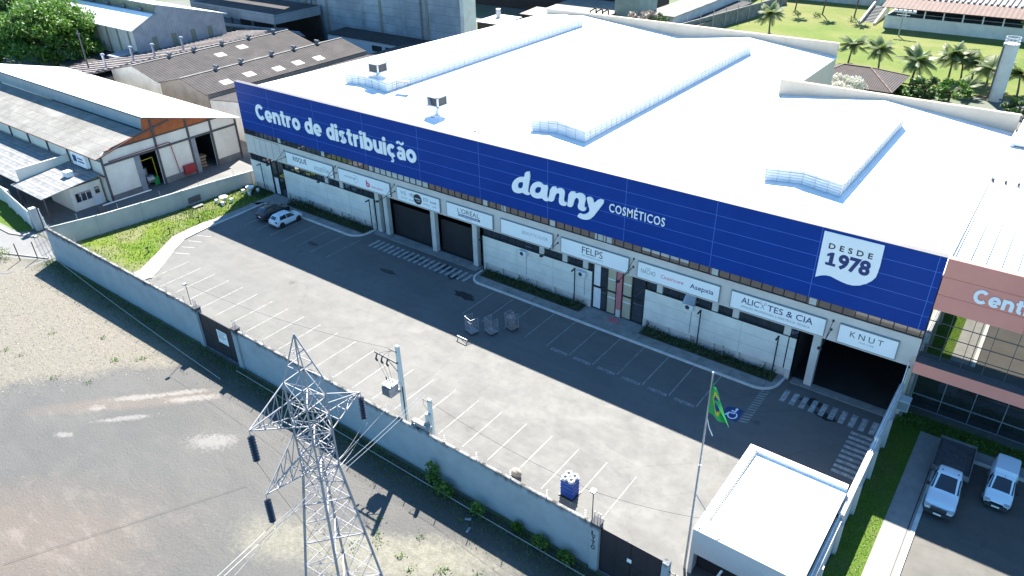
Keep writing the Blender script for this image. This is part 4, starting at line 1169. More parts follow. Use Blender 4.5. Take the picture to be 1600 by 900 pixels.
# shrubs in the beds (uncountable ground cover)
for (x0, x1, y0), nm in zip(beds, ('along the facade left of the docks', 'along the facade between docks and entrance', 'along the facade right of the entrance')):
    b = MB()
    for _ in range(int((x1 - x0) * 190)):
        x = random.uniform(x0 + .1, x1 - .1); y = random.uniform(y0 + .1, -.25)
        hgt = 0.42 + 0.22 * math.sin(x * 1.3) * math.sin(x * .37 + 1) + (0.25 if x < -70 else 0)
        leaf(b, (x, y, 0.15 + abs(random.gauss(0, .5)) * hgt), random.uniform(.07, .15))
    tag(b.build('shrub_bed', 'leaf_bed', kind='stuff'), 'low dark green ground cover ' + nm, 'ground cover')
b = MB()
for _ in range(1600): leaf(b, (random.uniform(-86.7, -81.9), random.uniform(-2.5, -.3), .2 + abs(random.gauss(0, .12))), .09)
tag(b.build('shrub_bed', 'leaf_bed', kind='stuff'), 'low dark green ground cover at the left end of the facade', 'ground cover')

# ================================================================== SALMON BUILDING on the right
pb = thing('salmon_building', 'salmon-clad building with a mirror glass band joined to the warehouse', 'building', (8, 0, 0))
b = MB(); b.box(-3.44, -0.31, 10.52, 30, 0.2, 14.62); pf = b.build('fascia', 'pink_seam', pb)
b = MB()
for z0, z1 in ((10.5, 11.75), (11.78, 13.2), (13.23, 14.66)):
    for k in range(6): b.box(-3.44 + k * 5.6 + .01, -0.35, z0, -3.44 + (k + 1) * 5.6 - .01, -0.30, z1)
b.build('cladding_sheets', 'pink', pf)
L = MB(); bold_text(L, 'Centro', -1.3, 11.92, .53, 4.4, facade(-0.37), .05); L.build('lettering', 'letter', pf)
b = MB(); b.box(-3.44, -0.10, 6.2, 30, 0.0, 10.5); mg = b.build('mirror_window', 'mirror', pb)
b = MB()
for k in range(25): b.box(-3.44 + k * 1.4, -0.13, 6.2, -3.40 + k * 1.4, -0.10, 10.5)
for z in (6.2, 7.27, 8.35, 9.42, 10.44): b.box(-3.44, -0.132, z, 30, -0.10, z + .045)
b.build('frame', 'frame_dark', mg)
b = MB(); b.box(-3.44, -0.9, 5.12, 30, 0.3, 6.15); b.build('lower_band', 'pink', pb)
b = MB(); b.box(-3.44, -0.93, 6.15, 30, 0.1, 6.19); b.build('band_cap', 'frame_dark', pb)
b = MB(); b.box(-3.2, 2.2, 0, 30, 2.3, 5.1); gw = b.build('ground_floor_window', 'glass', pb)
b = MB()
for k in range(16): b.box(-3.2 + k * 2.1, 2.15, 0, -3.14 + k * 2.1, 2.2, 5.1)
for z in (0.05, 1.3, 3.2): b.box(-3.2, 2.14, z, 30, 2.2, z + .06)
b.build('frame', 'grey_steel', gw)
b = MB(); b.box(-3.46, 0.2, 0, -3.25, 36, 13.6); b.box(-3.2, 0.3, 5.0, 30, 2.2, 5.12); b.build('wall', 'concrete_d', pb)
b = MB(); b.slab([(-3.40, 0.0, 14.15), (30, 0.0, 14.15), (30, 27.5, 14.35), (-3.40, 27.5, 14.35)], .2); rfp = b.build('roof', 'roof_pink', pb)
b = MB()
for k in range(34): b.box(-3.2 + k * .95, 0.1, 14.15, -3.175 + k * .95, 27.4, 14.37)
b.box(-3.42, 0.1, 14.1, -3.36, 33, 14.42)
b.build('roof_seam', 'grey_steel', rfp)
b = MB()
for k in range(34): b.box(-3.28 + k * .95, 17.4, 14.2, -3.08 + k * .95, 17.52, 14.6)
b.bar((-3.3, 17.46, 14.5), (30, 17.46, 14.5), .03); b.build('snow_rail', 'roof_line', rfp)
b = MB(); b.box(-3.2, 27.5, 13.5, 30, 38, 14.2); b.box(-3.2, 27.5, 14.2, 30, 27.9, 14.8); b.build('rear_roof', 'white_paint', pb)
b = MB()
for k in range(20): b.box(-2.9 + k * 1.6, 27.45, 14.45, -1.9 + k * 1.6, 27.5, 14.55)
b.build('vent_slot', 'roof_line', pb)
tree('round pale shrub in a pot on the roof terrace behind the salmon building', (-1.2, 30.5, 14.2), 1.8, 1.0, 'leaf_palm', 14, 60, .18, 'shrub', None, 'shrub')
# strip of hedge in front of it
b = MB()
for _ in range(3200): leaf(b, (random.uniform(-3.3, 12), random.uniform(-.7, 1.0), .12 + abs(random.gauss(0, .16))), .1)
for _ in range(2500): leaf(b, (random.uniform(-3.3, -1.75), random.uniform(-30, -.8), .1 + abs(random.gauss(0, .06))), .06)
tag(b.build('verge_plants', 'leaf_weed', kind='stuff'), 'green ground cover on the verge beside the right boundary wall', 'ground cover')

# ================================================================== BOUNDARY WALLS AND GATES
def post_row(t, x0, x1, y, z, step):
    x = x0
    while x <= x1:
        b = MB(); b.tube((x, y, z), (x, y, z + 0.75), .018, n=5)
        for k in range(4): b.box(x - .04, y - .03, z + .15 + k * .17, x + .04, y + .03, z + .18 + k * .17)
        b.build('fence_post', 'grey_steel', t); x += step
def near_wall(label, x0, x1, piers, zl, zr, step=2.9):
    t = thing('boundary_wall', label, 'wall', ((x0 + x1) / 2, -26.4, 0), 'front boundary wall')
    b = MB()
    b.hexa([(x0, -26.5, -.1), (x1, -26.5, -.1), (x1, -26.28, -.1), (x0, -26.28, -.1)], [(x0, -26.5, zl), (x1, -26.5, zr), (x1, -26.28, zr), (x0, -26.28, zl)])
    b.build('wall', 'wall_blue', t)
    b = MB(); b.hexa([(x0, -26.51, zl), (x1, -26.51, zr), (x1, -26.27, zr), (x0, -26.27, zl)], [(x0, -26.46, zl + .04), (x1, -26.46, zr + .04), (x1, -26.32, zr + .04), (x0, -26.32, zl + .04)]); b.build('coping', 'wall_top', t)
    for x in piers:
        b = MB(); b.box(x - .3, -26.66, -.1, x + .3, -26.12, 4.12); b.box(x - .34, -26.7, 4.12, x + .34, -26.08, 4.2); b.build('pier', 'wall_blue', t)
        for dx in (-.2, .05, .22):
            b = MB(); b.tube((x + dx, -26.4, 4.2), (x + dx + .02, -26.4, 4.95), .02, n=5); b.build('rebar', 'grey_steel', t)
    post_row(t, x0 + 1.2, x1 - .8, -26.4, max(zl, zr) if abs(zl - zr) < .02 else min(zl, zr), step)
    b = MB()
    for k in range(4): b.bar((x0 + .3, -26.4, zl + .2 + k * .17), (x1 - .3, -26.4, zr + .2 + k * .17), .008)
    b.build('fence_wire', 'black_wire', t)
    return t
near_wall('grey-blue rendered boundary wall with black mildew, between the lawn corner and the small gate', -87.3, -58.0, (-58.2,), 4.12, 4.0)
nw = near_wall('long grey-blue rendered boundary wall with mildewed top, behind the lattice tower', -52.4, -15.5, (-52.3, -15.55), 3.95, 3.85)
b = MB()
for i, ch in enumerate('LYTO'): put_text(b, ch, -15.75, 3.15 - i * .42, .34, .3, facade(-26.675), .03)
b.build('lettering', 'ink', nw)
b = MB(); b.box(-31.3, -26.28, 0, -29.6, -25.9, 4.25); b.build('meter_pier', 'wall_grey', nw)
def gate(label, x0, x1, z1, split):
    t = thing('metal_gate', label, 'gate', ((x0 + x1) / 2, -26.4, 0))
    for a, c in split:
        b = MB(); b.box(a, -26.44, .06, c, -26.36, z1); b.build('leaf', 'gate', t)
        fr = MB(); n = max(2, round((c - a) / 1.3))
        for k in range(n + 1): xx = a + (c - a) * k / n; fr.box(xx - .02, -26.455, .08, xx + .02, -26.44, z1 - .02)
        for z in (.1, z1 * .5, z1 - .1): fr.box(a, -26.458, z, c, -26.44, z + .05)
        fr.build('frame', 'gate', t)
    b = MB(); b.box(x0, -26.5, -.02, x1, -26.42, .05); b.build('rail', 'grey_steel', t)
    return t
gt = gate('small dark sliding gate with a white notice, left part of the front wall', -57.9, -52.55, 3.75, [(-57.9, -52.55)])
b = MB(); b.box(-55.4, -26.48, 1.55, -53.9, -26.46, 2.9); nb = b.build('notice', 'sign', gt)
b = MB()
for k in range(6): b.box(-55.25, -26.485, 2.7 - k * .14, -54.05 - (k % 3) * .2, -26.48, 2.75 - k * .14)
b.build('lettering', 'ink_grey', nb)
gt = gate('wide dark double gate with a small white plate, next to the white-roofed hut', -15.2, -10.95, 3.85, [(-15.2, -13.1), (-13.08, -10.95)])
b = MB(); b.box(-13.3, -26.48, 2.2, -13.0, -26.46, 2.5); b.build('notice', 'sign', gt)
b = MB(); b.box(-11.0, -26.62, -.1, -10.6, -26.2, 3.9)
tag(b.build('gate_pier', 'wall_blue'), 'square rendered pier between the double gate and the hut railing', 'pier')
t = thing('railing', 'dark bar railing with slender rods running from the gate pier towards the hut', 'railing', (-9, -26.4, 0))
b = MB(); b.bar((-10.6, -26.4, 3.2), (-4.0, -26.4, 3.2), .06); b.bar((-10.6, -26.4, .3), (-4.0, -26.4, .3), .06); b.build('rail', 'black', t)
for k in range(22): b = MB(); b.tube((-10.5 + k * .3, -26.4, .1), (-10.5 + k * .3, -26.4, 3.3), .018, n=5); b.build('rod', 'black', t)
# tall thin masts on the wall
for x, y, z0, z1, nm in ((-58.9, -26.4, 4.1, 6.4, 'small camera mast on the front wall beside the small gate'), (-15.9, -26.4, 3.9, 6.6, 'slim lamp mast on the front wall beside the double gate')):
    t = thing('wall_mast', nm, 'mast', (x, y, z0))
    b = MB(); b.tube((x, y, z0), (x, y, z1), .03, n=6); b.build('pole', 'black', t)
    b = MB(); b.box(x - .12, y - .25, z1 - .05, x + .18, y + .08, z1 + .08); b.build('head', 'grey_steel', t)
# left yard wall
t = thing('yard_wall', 'grey panelled wall falling in height between the lawn and the factory yard', 'wall', (-87, -13, 0))
b = MB(); pts = [(-26.2, 4.1), (-20.2, 3.45), (-13.8, 3.0), (-6, 2.5), (1.1, 1.95), (12, 1.9)]
for (y0, z0), (y1, z1) in zip(pts[:-1], pts[1:]):
    b.hexa([(-87.12, y0, -.1), (-86.92, y0, -.1), (-86.92, y1, -.1), (-87.12, y1, -.1)], [(-87.12, y0, z0), (-86.92, y0, z0), (-86.92, y1, z1), (-87.12, y1, z1)])
b.build('wall', 'wall_grey', t)
b = MB()
for y, z in ((-21.0, 3.56), (-15.6, 3.2), (-10.2, 2.8), (-5, 2.45), (0.2, 2.05)): one('pilaster', 'wall_grey', t, (-86.93, y - .12, -.1, -86.84, y + .12, z + .04))
for y, z in ((-23, 3.8), (-18.3, 3.3), (-12.9, 3.0), (-7.6, 2.65), (-2.4, 2.25)):
    b = MB(); b.tube((-87.02, y, z - .05), (-87.02, y, z + .75), .02, n=5); b.build('fence_post', 'grey_steel', t)
# right yard wall, stepped, with conduits on top
t = thing('side_wall', 'narrow stepped pale wall with pipes along its top, between car park and right forecourt', 'wall', (-3.8, -13, 0))
b = MB(); b.box(-3.95, -8.0, -.05, -3.68, -0.5, 3.5); b.box(-3.94, -16.2, -.05, -3.69, -8.0, 3.2); b.box(-3.93, -45, -.05, -3.70, -16.2, 2.9); b.build('wall', 'wall_hut', t)
b = MB()
for y0, y1, z in ((-8.0, -.5, 3.5), (-16.2, -8.0, 3.2), (-45, -16.2, 2.9)): b.box(-4.0, y0, z, -3.63, y1 - .02, z + .05)
b.build('coping', 'coping', t)
b = MB(); b.path([(-3.86, -.3, 5.6), (-3.86, -.5, 3.62), (-3.86, -8, 3.62), (-3.86, -8.1, 3.32), (-3.86, -16.2, 3.32), (-3.86, -16.3, 3.02), (-3.86, -30, 3.02)], .045); b.path([(-3.74, -.3, 5.0), (-3.74, -.5, 3.6), (-3.74, -8, 3.6), (-3.74, -8.1, 3.3), (-3.74, -16.2, 3.3)], .035); b.build('conduit', 'white_paint', t)
for y in (-4.2, -8.2, -12.3, -16.4, -20.4):
    b = MB(); b.box(-3.68, y - .15, -.05, -3.45, y + .15, 2.7); b.build('buttress', 'wall_hut', t)
t = thing('wall_cabinet', 'small white-topped meter cabinet on brackets at the upper end of the stepped wall', 'cabinet', (-3.3, .0, 2))
b = MB(); b.box(-3.66, -1.0, 1.55, -2.95, -.2, 2.35); b.build('box', 'ink_grey', t); b = MB(); b.box(-3.66, -1.05, 2.35, -2.9, -.15, 2.42); b.bar((-2.93, -1.0, 1.5), (-2.93, -1.0, 2.35), .04); b.bar((-3.66, -1.0, 1.52), (-2.93, -1.0, 1.52), .04); b.build('cover', 'white_paint', t)

# ------------------------------------------------------------------ white hut
t = thing('gatehouse', 'small flat white-roofed gatehouse with low parapets in the front right corner', 'gatehouse', (-7.2, -18.6, 0))
hx0, hx1, hy0, hy1 = -10.6, -4.05, -23.3, -14.15
b = MB(); b.box(hx0, hy0, 1.95, hx1, hy0 + .25, 3.95); b.box(hx0, hy0, 0, -10.35, hy0 + .25, 1.95); b.box(-6.3, hy0, 0, hx1, hy0 + .25, 1.95)
b.box(hx0, hy0 + .25, 0, hx0 + .2, hy1, 3.6); b.box(hx0 + .2, hy1 - .2, 0, hx1, hy1, 3.6); b.box(hx1 - .2, hy0 + .25, 0, hx1, hy1 - .2, 3.6); b.build('wall', 'wall_hut', t)
b = MB(); b.box(hx0 + .002, hy0 + .255, 3.6, hx0 + .5, hy1, 4.0); b.box(hx0 + .5, hy1 - .4, 3.6, hx1, hy1, 4.0); b.build('parapet', 'white_paint', t)
b = MB(); b.slab([(hx0 + .5, hy0 + .255, 3.93), (hx1 + .05, hy0 + .255, 3.93), (hx1 + .05, hy1 - .4, 3.72), (hx0 + .5, hy1 - .4, 3.72)], .1); b.build('roof', 'roof_white', t)
b = MB(); y = hy0 + 1.2
while y < hy1 - .5: b.box(hx0 + .502, y, 3.80, hx0 + .62, y + .09, 3.945); y += .17
b.build('sheet_edge', 'ink_grey', t)
b = MB(); b.box(-10.35, hy0 + .8, 0, -6.3, hy0 + .9, 1.95); b.build('doorway', 'dark', t)
b = MB(); b.bar((-8.9, hy0 - .05, 0.1), (-8.4, hy0 - .3, 2.0), .12, .12); b.build('downpipe', 'white_paint', t)

# ------------------------------------------------------------------ flagpole
t = thing('flagpole', 'tall grey flagpole braced to the gatehouse roof corner', 'flagpole', (-10.85, -23.1, 0))
b = MB(); b.tube((-10.85, -23.12, 0), (-10.9, -22.98, 8.8), .085, .075, 10); b.tube((-10.9, -22.98, 8.8), (-10.95, -22.9, 15.35), .055, .045, 10); b.sphere((-10.95, -22.9, 15.4), .08, .08, .08, 8, 5); b.build('pole', 'grey_steel', t)
b = MB(); b.bar((-10.88, -23.0, 6.5), (-8.9, -22.9, 3.95), .05); b.bar((-10.88, -23.0, 5.4), (-10.3, -22.0, 4.0), .04); b.build('brace', 'grey_steel', t)
# flag hanging in folds
t = thing('flag', 'green flag with yellow lozenge and blue disc drooping from the tall pole', 'flag', (-10.95, -22.9, 13.5))
b = MB(); NU, NV = 28, 20; b.smooth = True
def flagp(u, v):          # u along the fly, v up the hoist
    zt = 15.1; h = 2.35
    drop = 1.2 * u ** 1.15
    xx = -10.90 + 1.25 * u * (0.22 + 0.78 * (1 - v) ** .8)
    yy = -22.93 + 0.20 * math.sin(u * 9 + v * 1.5) * (0.25 + u)
    return (xx, yy, zt - (1 - v) * h - drop * (0.45 + .55 * v) - 0.06 * math.sin(u * 8))
for i in range(NU):
    for j in range(NV):
        u, v = (i + .5) / NU, (j + .5) / NV
        du, dv = abs(u - .5) / .40, abs(v - .5) / .38
        b.cur = 0
        if du + dv < 1: b.cur = 1
        if ((u - .5) * 1.43) ** 2 + (v - .5) ** 2 < .052: b.cur = 2
        b.face([flagp(i / NU, j / NV), flagp((i + 1) / NU, j / NV), flagp((i + 1) / NU, (j + 1) / NV), flagp(i / NU, (j + 1) / NV)])
b.build('cloth', ['flag_green', 'flag_yellow', 'flag_blue'], t)
b = MB(); b.path([(-10.9, -22.93, 12.3), (-10.7, -22.95, 11.7), (-10.45, -22.95, 11.25)], .025, 5); b.build('halyard', 'white_paint', t)

# ------------------------------------------------------------------ LATTICE TOWER
TX, TY = -21.12, -40.99
t = thing('lattice_tower', 'grey lattice power pylon with three short arms in the foreground', 'pylon', (TX, TY, 0))
def tw_r(z):               # half diagonal
    if z < 17: return 3.1 - (3.1 - 0.76) * z / 17
    return 0.76
LA = [R(49.5 + 90 * k) for k in range(4)]
def tp(k, z, r=None):
    r = tw_r(z) if r is None else r
    return Vector((TX + r * math.cos(LA[k % 4]), TY + r * math.sin(LA[k % 4]), z))
for k in range(4):
    b = MB(); b.bar(tp(k, 0), tp(k, 17), .085); b.bar(tp(k, 17), tp(k, 21.8), .06); b.build('leg', 'tower_steel', t)
b = MB()
lv = [0, 3.0, 5.6, 7.8, 9.6, 11.2, 12.6, 13.9, 15.0, 16.0, 17.0, 17.95, 18.9, 19.85, 20.8, 21.8]
for i, (z0, z1) in enumerate(zip(lv[:-1], lv[1:])):
    for k in range(4):
        w_ = .034 if z0 > 15.9 else .024
        b.bar(tp(k, z0), tp(k + 1, z1), w_)
        if z0 > 15.9 or (k + i) % 2: b.bar(tp(k + 1, z0), tp(k, z1), w_)
        b.bar(tp(k, z1), tp(k + 1, z1), w_)
        if z0 > 16.9 and i % 2:
            m0 = (tp(k, z0) + tp(k + 1, z0)) / 2; m1 = (tp(k, z1) + tp(k + 1, z1)) / 2
            b.bar(m0, tp(k, (z0 + z1) / 2), .03)
    if i % 2 == 1: b.bar(tp(0, z1), tp(2, z1), .05); b.bar(tp(1, z1), tp(3, z1), .05)
b.build('bracing', 'tower_steel', t)
apex = Vector((TX, TY, 24.0))
b = MB()
for k in range(4):
    b.bar(tp(k, 21.8), apex, .05)
    for s in (.35, .65): b.bar(tp(k, 21.8).lerp(apex, s), tp(k + 1, 21.8).lerp(apex, s), .03)
b.build('peak', 'tower_steel', t)
arms = {}
for nm, zt, rr, sg in (('L1', 21.3, 2.85, -1), ('R', 19.2, 2.85, 1), ('L2', 17.95, 2.85, -1)):
    tip = Vector((TX + sg * rr * math.cos(R(94.5)), TY + sg * rr * math.sin(R(94.5)), zt))
    arms[nm] = tip
    ks = (0, 1) if sg > 0 else (2, 3)
    b = MB()
    lo = [tp(k, zt - .15) for k in ks]; hi = [tp(k, zt + (1.25 if nm != 'L1' else .5)) for k in ks]
    if nm == 'L1': lo = [tp(k, zt - 1.3) for k in ks]
    for p in lo + hi: b.bar(p, tip, .042)
    for s in (.25, .5, .75):
        a, c, d, e = (q.lerp(tip, s) for q in (lo[0], lo[1], hi[0], hi[1]))
        b.bar(a, c, .03); b.bar(a, d, .03); b.bar(c, e, .03)
        a2, d2 = lo[0].lerp(tip, s - .25), lo[1].lerp(tip, s - .25)
        b.bar(a2, c, .026); b.bar(hi[0].lerp(tip, s - .25), a, .026); b.bar(hi[1].lerp(tip, s - .25), c, .026)
    b.build('crossarm', 'tower_steel', t)
# insulator strings
ends = {}
for nm, lab in (('L1', 'from the upper left arm'), ('R', 'from the right arm'), ('L2', 'from the lower left arm')):
    tip = arms[nm]
    t = thing('insulator_string', 'dark ribbed insulator string hanging ' + lab + ' of the pylon', 'insulator', tuple(tip), 'insulator strings on the pylon')
    b = MB(); b.smooth = True
    for k in range(9):
        z = tip.z - .28 - k * .138
        b.tube((tip.x, tip.y, z), (tip.x, tip.y, z - .07), .07, .15, 12); b.tube((tip.x, tip.y, z - .07), (tip.x, tip.y, z - .10), .15, .06, 12)
    b.build('discs', 'insul', t)
    b = MB(); b.tube(tip, (tip.x, tip.y, tip.z - .35), .02, n=6); b.tube((tip.x, tip.y, tip.z - 1.5), (tip.x, tip.y, tip.z - 1.66), .035, n=6); b.build('fitting', 'grey_steel', t)
    ends[nm] = Vector((tip.x, tip.y, tip.z - 1.64))
def sag(a, c, s, n=10):
    a, c = Vector(a), Vector(c)
    return [a.lerp(c, i / n) - Vector((0, 0, s * 4 * (i / n) * (1 - i / n))) for i in range(n + 1)]
e = ends['L2']
for dx, nm in ((0, 'upper'), (.22, 'lower')):
    b = MB(); p0 = e + Vector((dx, 0, -.02))
    b.path(sag(p0, (e.x + 1.75 + dx, e.y - 14, e.z + 1.0), .3), .011, 5); b.path(sag(p0, (e.x - 1.9 + dx, e.y + 11, e.z - 1.2), .2), .011, 5)
    tag(b.build('conductor_wire', 'wire'), nm + ' of the twin conductors passing the lower left insulator string', 'wire', 'conductors at the pylon')
e = ends['R']
b = MB(); b.path(sag(e, (e.x + .6, e.y - 3.4, e.z - .3), .5), .011, 5); b.path(sag((e.x + .2, e.y, e.z), (e.x + .9, e.y - 3.5, e.z - .4), .5), .011, 5)
tag(b.build('conductor_wire', 'wire'), 'slack twin jumper below the right insulator string of the pylon', 'wire', 'conductors at the pylon')
e = ends['L1']
b = MB(); b.path(sag(e, tp(3, 12.6), .25), .007, 5)
tag(b.build('earth_wire', 'black_wire'), 'thin dark wire from the upper left insulator string back to the pylon body', 'wire')
b = MB(); b.bar((-33.9, -26.5, 3.9), (-18.6, -46.9, 18), .014); tag(b.build('guy_wire', 'wire'), 'long straight guy wire from the front wall top down across the bare lot', 'wire')

# ------------------------------------------------------------------ utility poles behind the wall
t = thing('utility_pole', 'tall concrete power pole with a transformer and crossarm behind the front wall', 'utility pole', (-32.8, -25.4, 0))
px, py = -32.8, -25.45
b = MB(); b.hexa([(px - .22, py - .16, 0), (px + .22, py - .16, 0), (px + .22, py + .16, 0), (px - .22, py + .16, 0)], [(px - .14, py - .1, 9.7), (px + .14, py - .1, 9.7), (px + .14, py + .1, 9.7), (px - .14, py + .1, 9.7)]); b.build('pole', 'concrete', t)
b = MB(); b.bar((px, py - .15, 8.25), (px - 2.3, py - .15, 8.35), .11, .11); b.bar((px - .1, py - .15, 7.5), (px - 1.1, py - .15, 8.25), .05); b.bar((px, py - .12, 9.2), (px - .8, py - .12, 9.2), .06); b.build('crossarm', 'frame_dark', t)
for k in range(3):
    b = MB(); x = px - 2.1 + k * .55; b.tube((x, py - .15, 8.2), (x, py - .3, 7.9), .06, n=6); b.tube((x, py - .3, 7.9), (x + .1, py - .25, 7.7), .08, n=6); b.build('fuse_cutout', 'plastic', t)
b = MB(); b.smooth = True; b.box(px - .9, py - 1.05, 5.6, px - .1, py - .25, 6.5)
for k in range(7): b.box(px - .86 + k * .12, py - 1.18, 5.7, px - .82 + k * .12, py - 1.05, 6.4)
for k in range(5): b.box(px - 1.03, py - .95 + k * .14, 5.7, px - .9, py - .91 + k * .14, 6.4)
b.box(px - .95, py - 1.1, 6.5, px - .05, py - .2, 6.58); b.box(px - .5, py - .3, 5.7, px, py - .1, 5.85); tb = b.build('transformer', 'grey_steel', t)
for k in range(3):
    b = MB(); b.tube((px - .8 + k * .3, py - .6, 6.58), (px - .85 + k * .3, py - .65, 7.0), .05, n=6); b.build('bushing', 'plastic', tb)
b = MB(); b.path([(px + .17, py - .1, 0.5), (px + .15, py - .1, 6.2)], .05); b.build('conduit', 'black', t)
b = MB()
for k in range(3):
    b.path(sag((px - .8 + k * .3, py - .65, 7.0), (px - 2.1 + k * .55, py - .2, 7.9), .15, 5), .012, 4); b.path(sag((px - 2.1 + k * .55, py - .15, 8.2), (px - .2 - k * .2, py - .12, 9.2), -.1, 5), .012, 4)
b.build('jumper_wire', 'black_wire', t)
t = thing('meter_pole', 'short concrete service pole with a grey meter box behind the front wall', 'utility pole', (-30.15, -25.4, 0))
px, py = -30.15, -25.4
b = MB(); b.hexa([(px - .18, py - .13, 0), (px + .18, py - .13, 0), (px + .18, py + .13, 0), (px - .18, py + .13, 0)], [(px - .13, py - .1, 6.1), (px + .13, py - .1, 6.1), (px + .13, py + .1, 6.1), (px - .13, py + .1, 6.1)]); b.build('pole', 'concrete', t)
b = MB(); b.box(px - .25, py - .35, 3.9, px + .2, py - .13, 4.9); b.build('meter_box', 'concrete_l', t)
b = MB(); b.bar((px, py - .1, 5.9), (px - .6, py - .1, 5.95), .05); b.path([(px - .5, py - .1, 5.95), (px - .45, py - .2, 5.6), (px - .1, py - .15, 5.2)], .015, 4); b.build('service_bracket', 'frame_dark', t)
b = MB(); b.path(sag((-33.6, -25.5, 9.2), (-58.9, -26.3, 6.3), .6, 14), .012, 4)
tag(b.build('service_cable', 'black_wire'), 'thin black cable from the tall power pole to the camera mast', 'cable')
b = MB(); b.path(sag((-30.2, -25.4, 5.9), (-15.9, -26.4, 6.5), .4, 10), .012, 4); b.path(sag((-15.9, -26.4, 6.5), (-10.5, -22.5, 4.2), .2, 8), .012, 4)
tag(b.build('service_cable', 'black_wire'), 'thin black cable from the short service pole over the double gate to the hut', 'cable')

# ------------------------------------------------------------------ weeds at the wall foot
def weed(label, x, y, h, r, n):
    b = MB()
    for _ in range(n):
        a = random.uniform(0, 6.28); k = random.random()
        leaf(b, (x + r * k * math.cos(a), y + r * k * math.sin(a) * .6, .1 + h * random.random() * (1.1 - .5 * k)), random.uniform(.10, .22), .6)
    for _ in range(7): b.tube((x, y, 0), (x + random.gauss(0, r * .5), y + random.gauss(0, r * .3), h * .9), .015, n=4)
    tag(b.build('weed_bush', 'leaf_weed'), label, 'bush', 'weeds along the front wall')
weed('tall broad-leaved weed against the front wall, tallest and leftmost of the row', -28.9, -27.0, 2.0, .7, 230)
weed('bushy weed patch on the ground right of the tall weed', -27.6, -27.3, .9, .9, 220)
weed('low round weed with reddish tint, left of the small weeds by the double gate', -24.4, -27.4, .95, .6, 140)
weed('small dark weed against the wall, third from the double gate', -21.3, -27.0, .8, .5, 140)
weed('spreading weed by the wall, second from the double gate', -19.3, -27.1, .8, .7, 150)
weed('dense weed by the wall nearest the double gate', -17.3, -27.1, .85, .65, 150)
weed('young weeds on the car park side of the wall near the blue crates', -22.2, -25.9, .5, .5, 90)
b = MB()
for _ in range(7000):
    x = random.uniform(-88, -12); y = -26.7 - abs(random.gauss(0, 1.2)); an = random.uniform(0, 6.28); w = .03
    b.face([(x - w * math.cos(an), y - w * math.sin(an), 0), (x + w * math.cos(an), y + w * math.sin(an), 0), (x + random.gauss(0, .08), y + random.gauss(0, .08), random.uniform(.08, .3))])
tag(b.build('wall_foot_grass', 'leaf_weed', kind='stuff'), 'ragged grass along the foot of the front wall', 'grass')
b = MB()
for _ in range(7000):
    x = random.uniform(-88, -48); y = random.uniform(-48, -29.6)
    if (-.775 * (x + 61) + .63 * (y + 34)) < random.gauss(0, 1): continue
    an = random.uniform(0, 6.28); w = .05
    b.face([(x - w * math.cos(an), y - w * math.sin(an), 0), (x + w * math.cos(an), y + w * math.sin(an), 0), (x + random.gauss(0, .12), y + random.gauss(0, .12), random.uniform(.03, .08))])
M['straw'] = leaf_mat('straw blades', (0.22, 0.20, 0.155), (0.26, 0.24, 0.19), .3)
tag(b.build('straw_grass', 'straw', kind='stuff'), 'dry straw-coloured grass over the left of the bare lot', 'grass')
b = MB()
for _ in range(46):
    u = random.random()
    x, y = (random.uniform(-82, -54), random.uniform(-44, -30)) if u < .7 else (random.uniform(-31, -20), random.uniform(-35, -31))
    if u < .7 and not -1 < (-.775 * (x + 61) + .63 * (y + 34)) < 9: continue
    for _ in range(26): leaf(b, (x + random.gauss(0, .22), y + random.gauss(0, .2), .03 + .14 * random.random()), random.uniform(.05, .1), .5)
tag(b.build('weed_tufts', 'leaf_weed', kind='stuff'), 'scattered small green weed tufts in the dry grass of the bare lot', 'weeds')
for x, y, a_, nm in ((-24.6, -28.2, .4, 'crumpled white litter scrap in the shade by the front wall, nearer the wall'), (-24.0, -28.9, 1.7, 'thin white litter strip in the shade by the front wall, farther from the wall')):
    b = MB(); d = Vector((math.cos(a_), math.sin(a_), 0)) * .24; q = Vector((-d.y, d.x, 0)) * .35
    b.face([Vector((x, y, .03)) - d - q, Vector((x, y, .06)) + d - q, Vector((x, y, .10)) + d * .8 + q, Vector((x, y, .05)) - d + q]); b.face([Vector((x, y, .11)) + d * .8 + q, Vector((x, y, .07)) + d, Vector((x, y, .16)) + d * .3 + q * 1.6])
    tag(b.build('litter', 'rag'), nm, 'litter')
# road-side shrubs, fence stakes and saplings at the far left
for x, y, h, nm in ((-93.2, -29.8, 1.2, 'yellowish roadside hedge clump nearest the wall corner'), (-97.0, -31.2, 1.3, 'yellowish roadside hedge clump at the left edge of the view'), (-95.0, -30.4, .9, 'middle yellowish roadside hedge clump')):
    b = MB()
    for _ in range(260): leaf(b, (x + random.gauss(0, .9), y + random.gauss(0, .35), .1 + h * random.random() * .8), .11)
    tag(b.build('roadside_shrub', 'leaf_palm'), nm, 'shrub', 'roadside shrubs')
for x, y, lx, nm in ((-90.6, -29.0, .3, 'leaning fence stake nearest the wall corner'), (-92.9, -31.1, -.4, 'dark leaning fence stake between the roadside shrubs'), (-89.4, -27.6, .25, 'dark fence stake touching the outer wall corner')):
    b = MB(); b.tube((x, y, 0), (x + lx, y - .1, 2.3), .06, n=6); tag(b.build('fence_stake', 'bark'), nm, 'stake', 'fence stakes')
b = MB(); b.path(sag((-88.0, -26.9, .9), (-52, -29.0, .35), .3, 12), .025, 5); b.path(sag((-52, -27.4, .3), (-14, -27.6, .3), .1, 12), .025, 5)
tag(b.build('ground_cable', 'wire'), 'pale cable lying along the shaded foot of the front wall', 'cable')
b = MB()
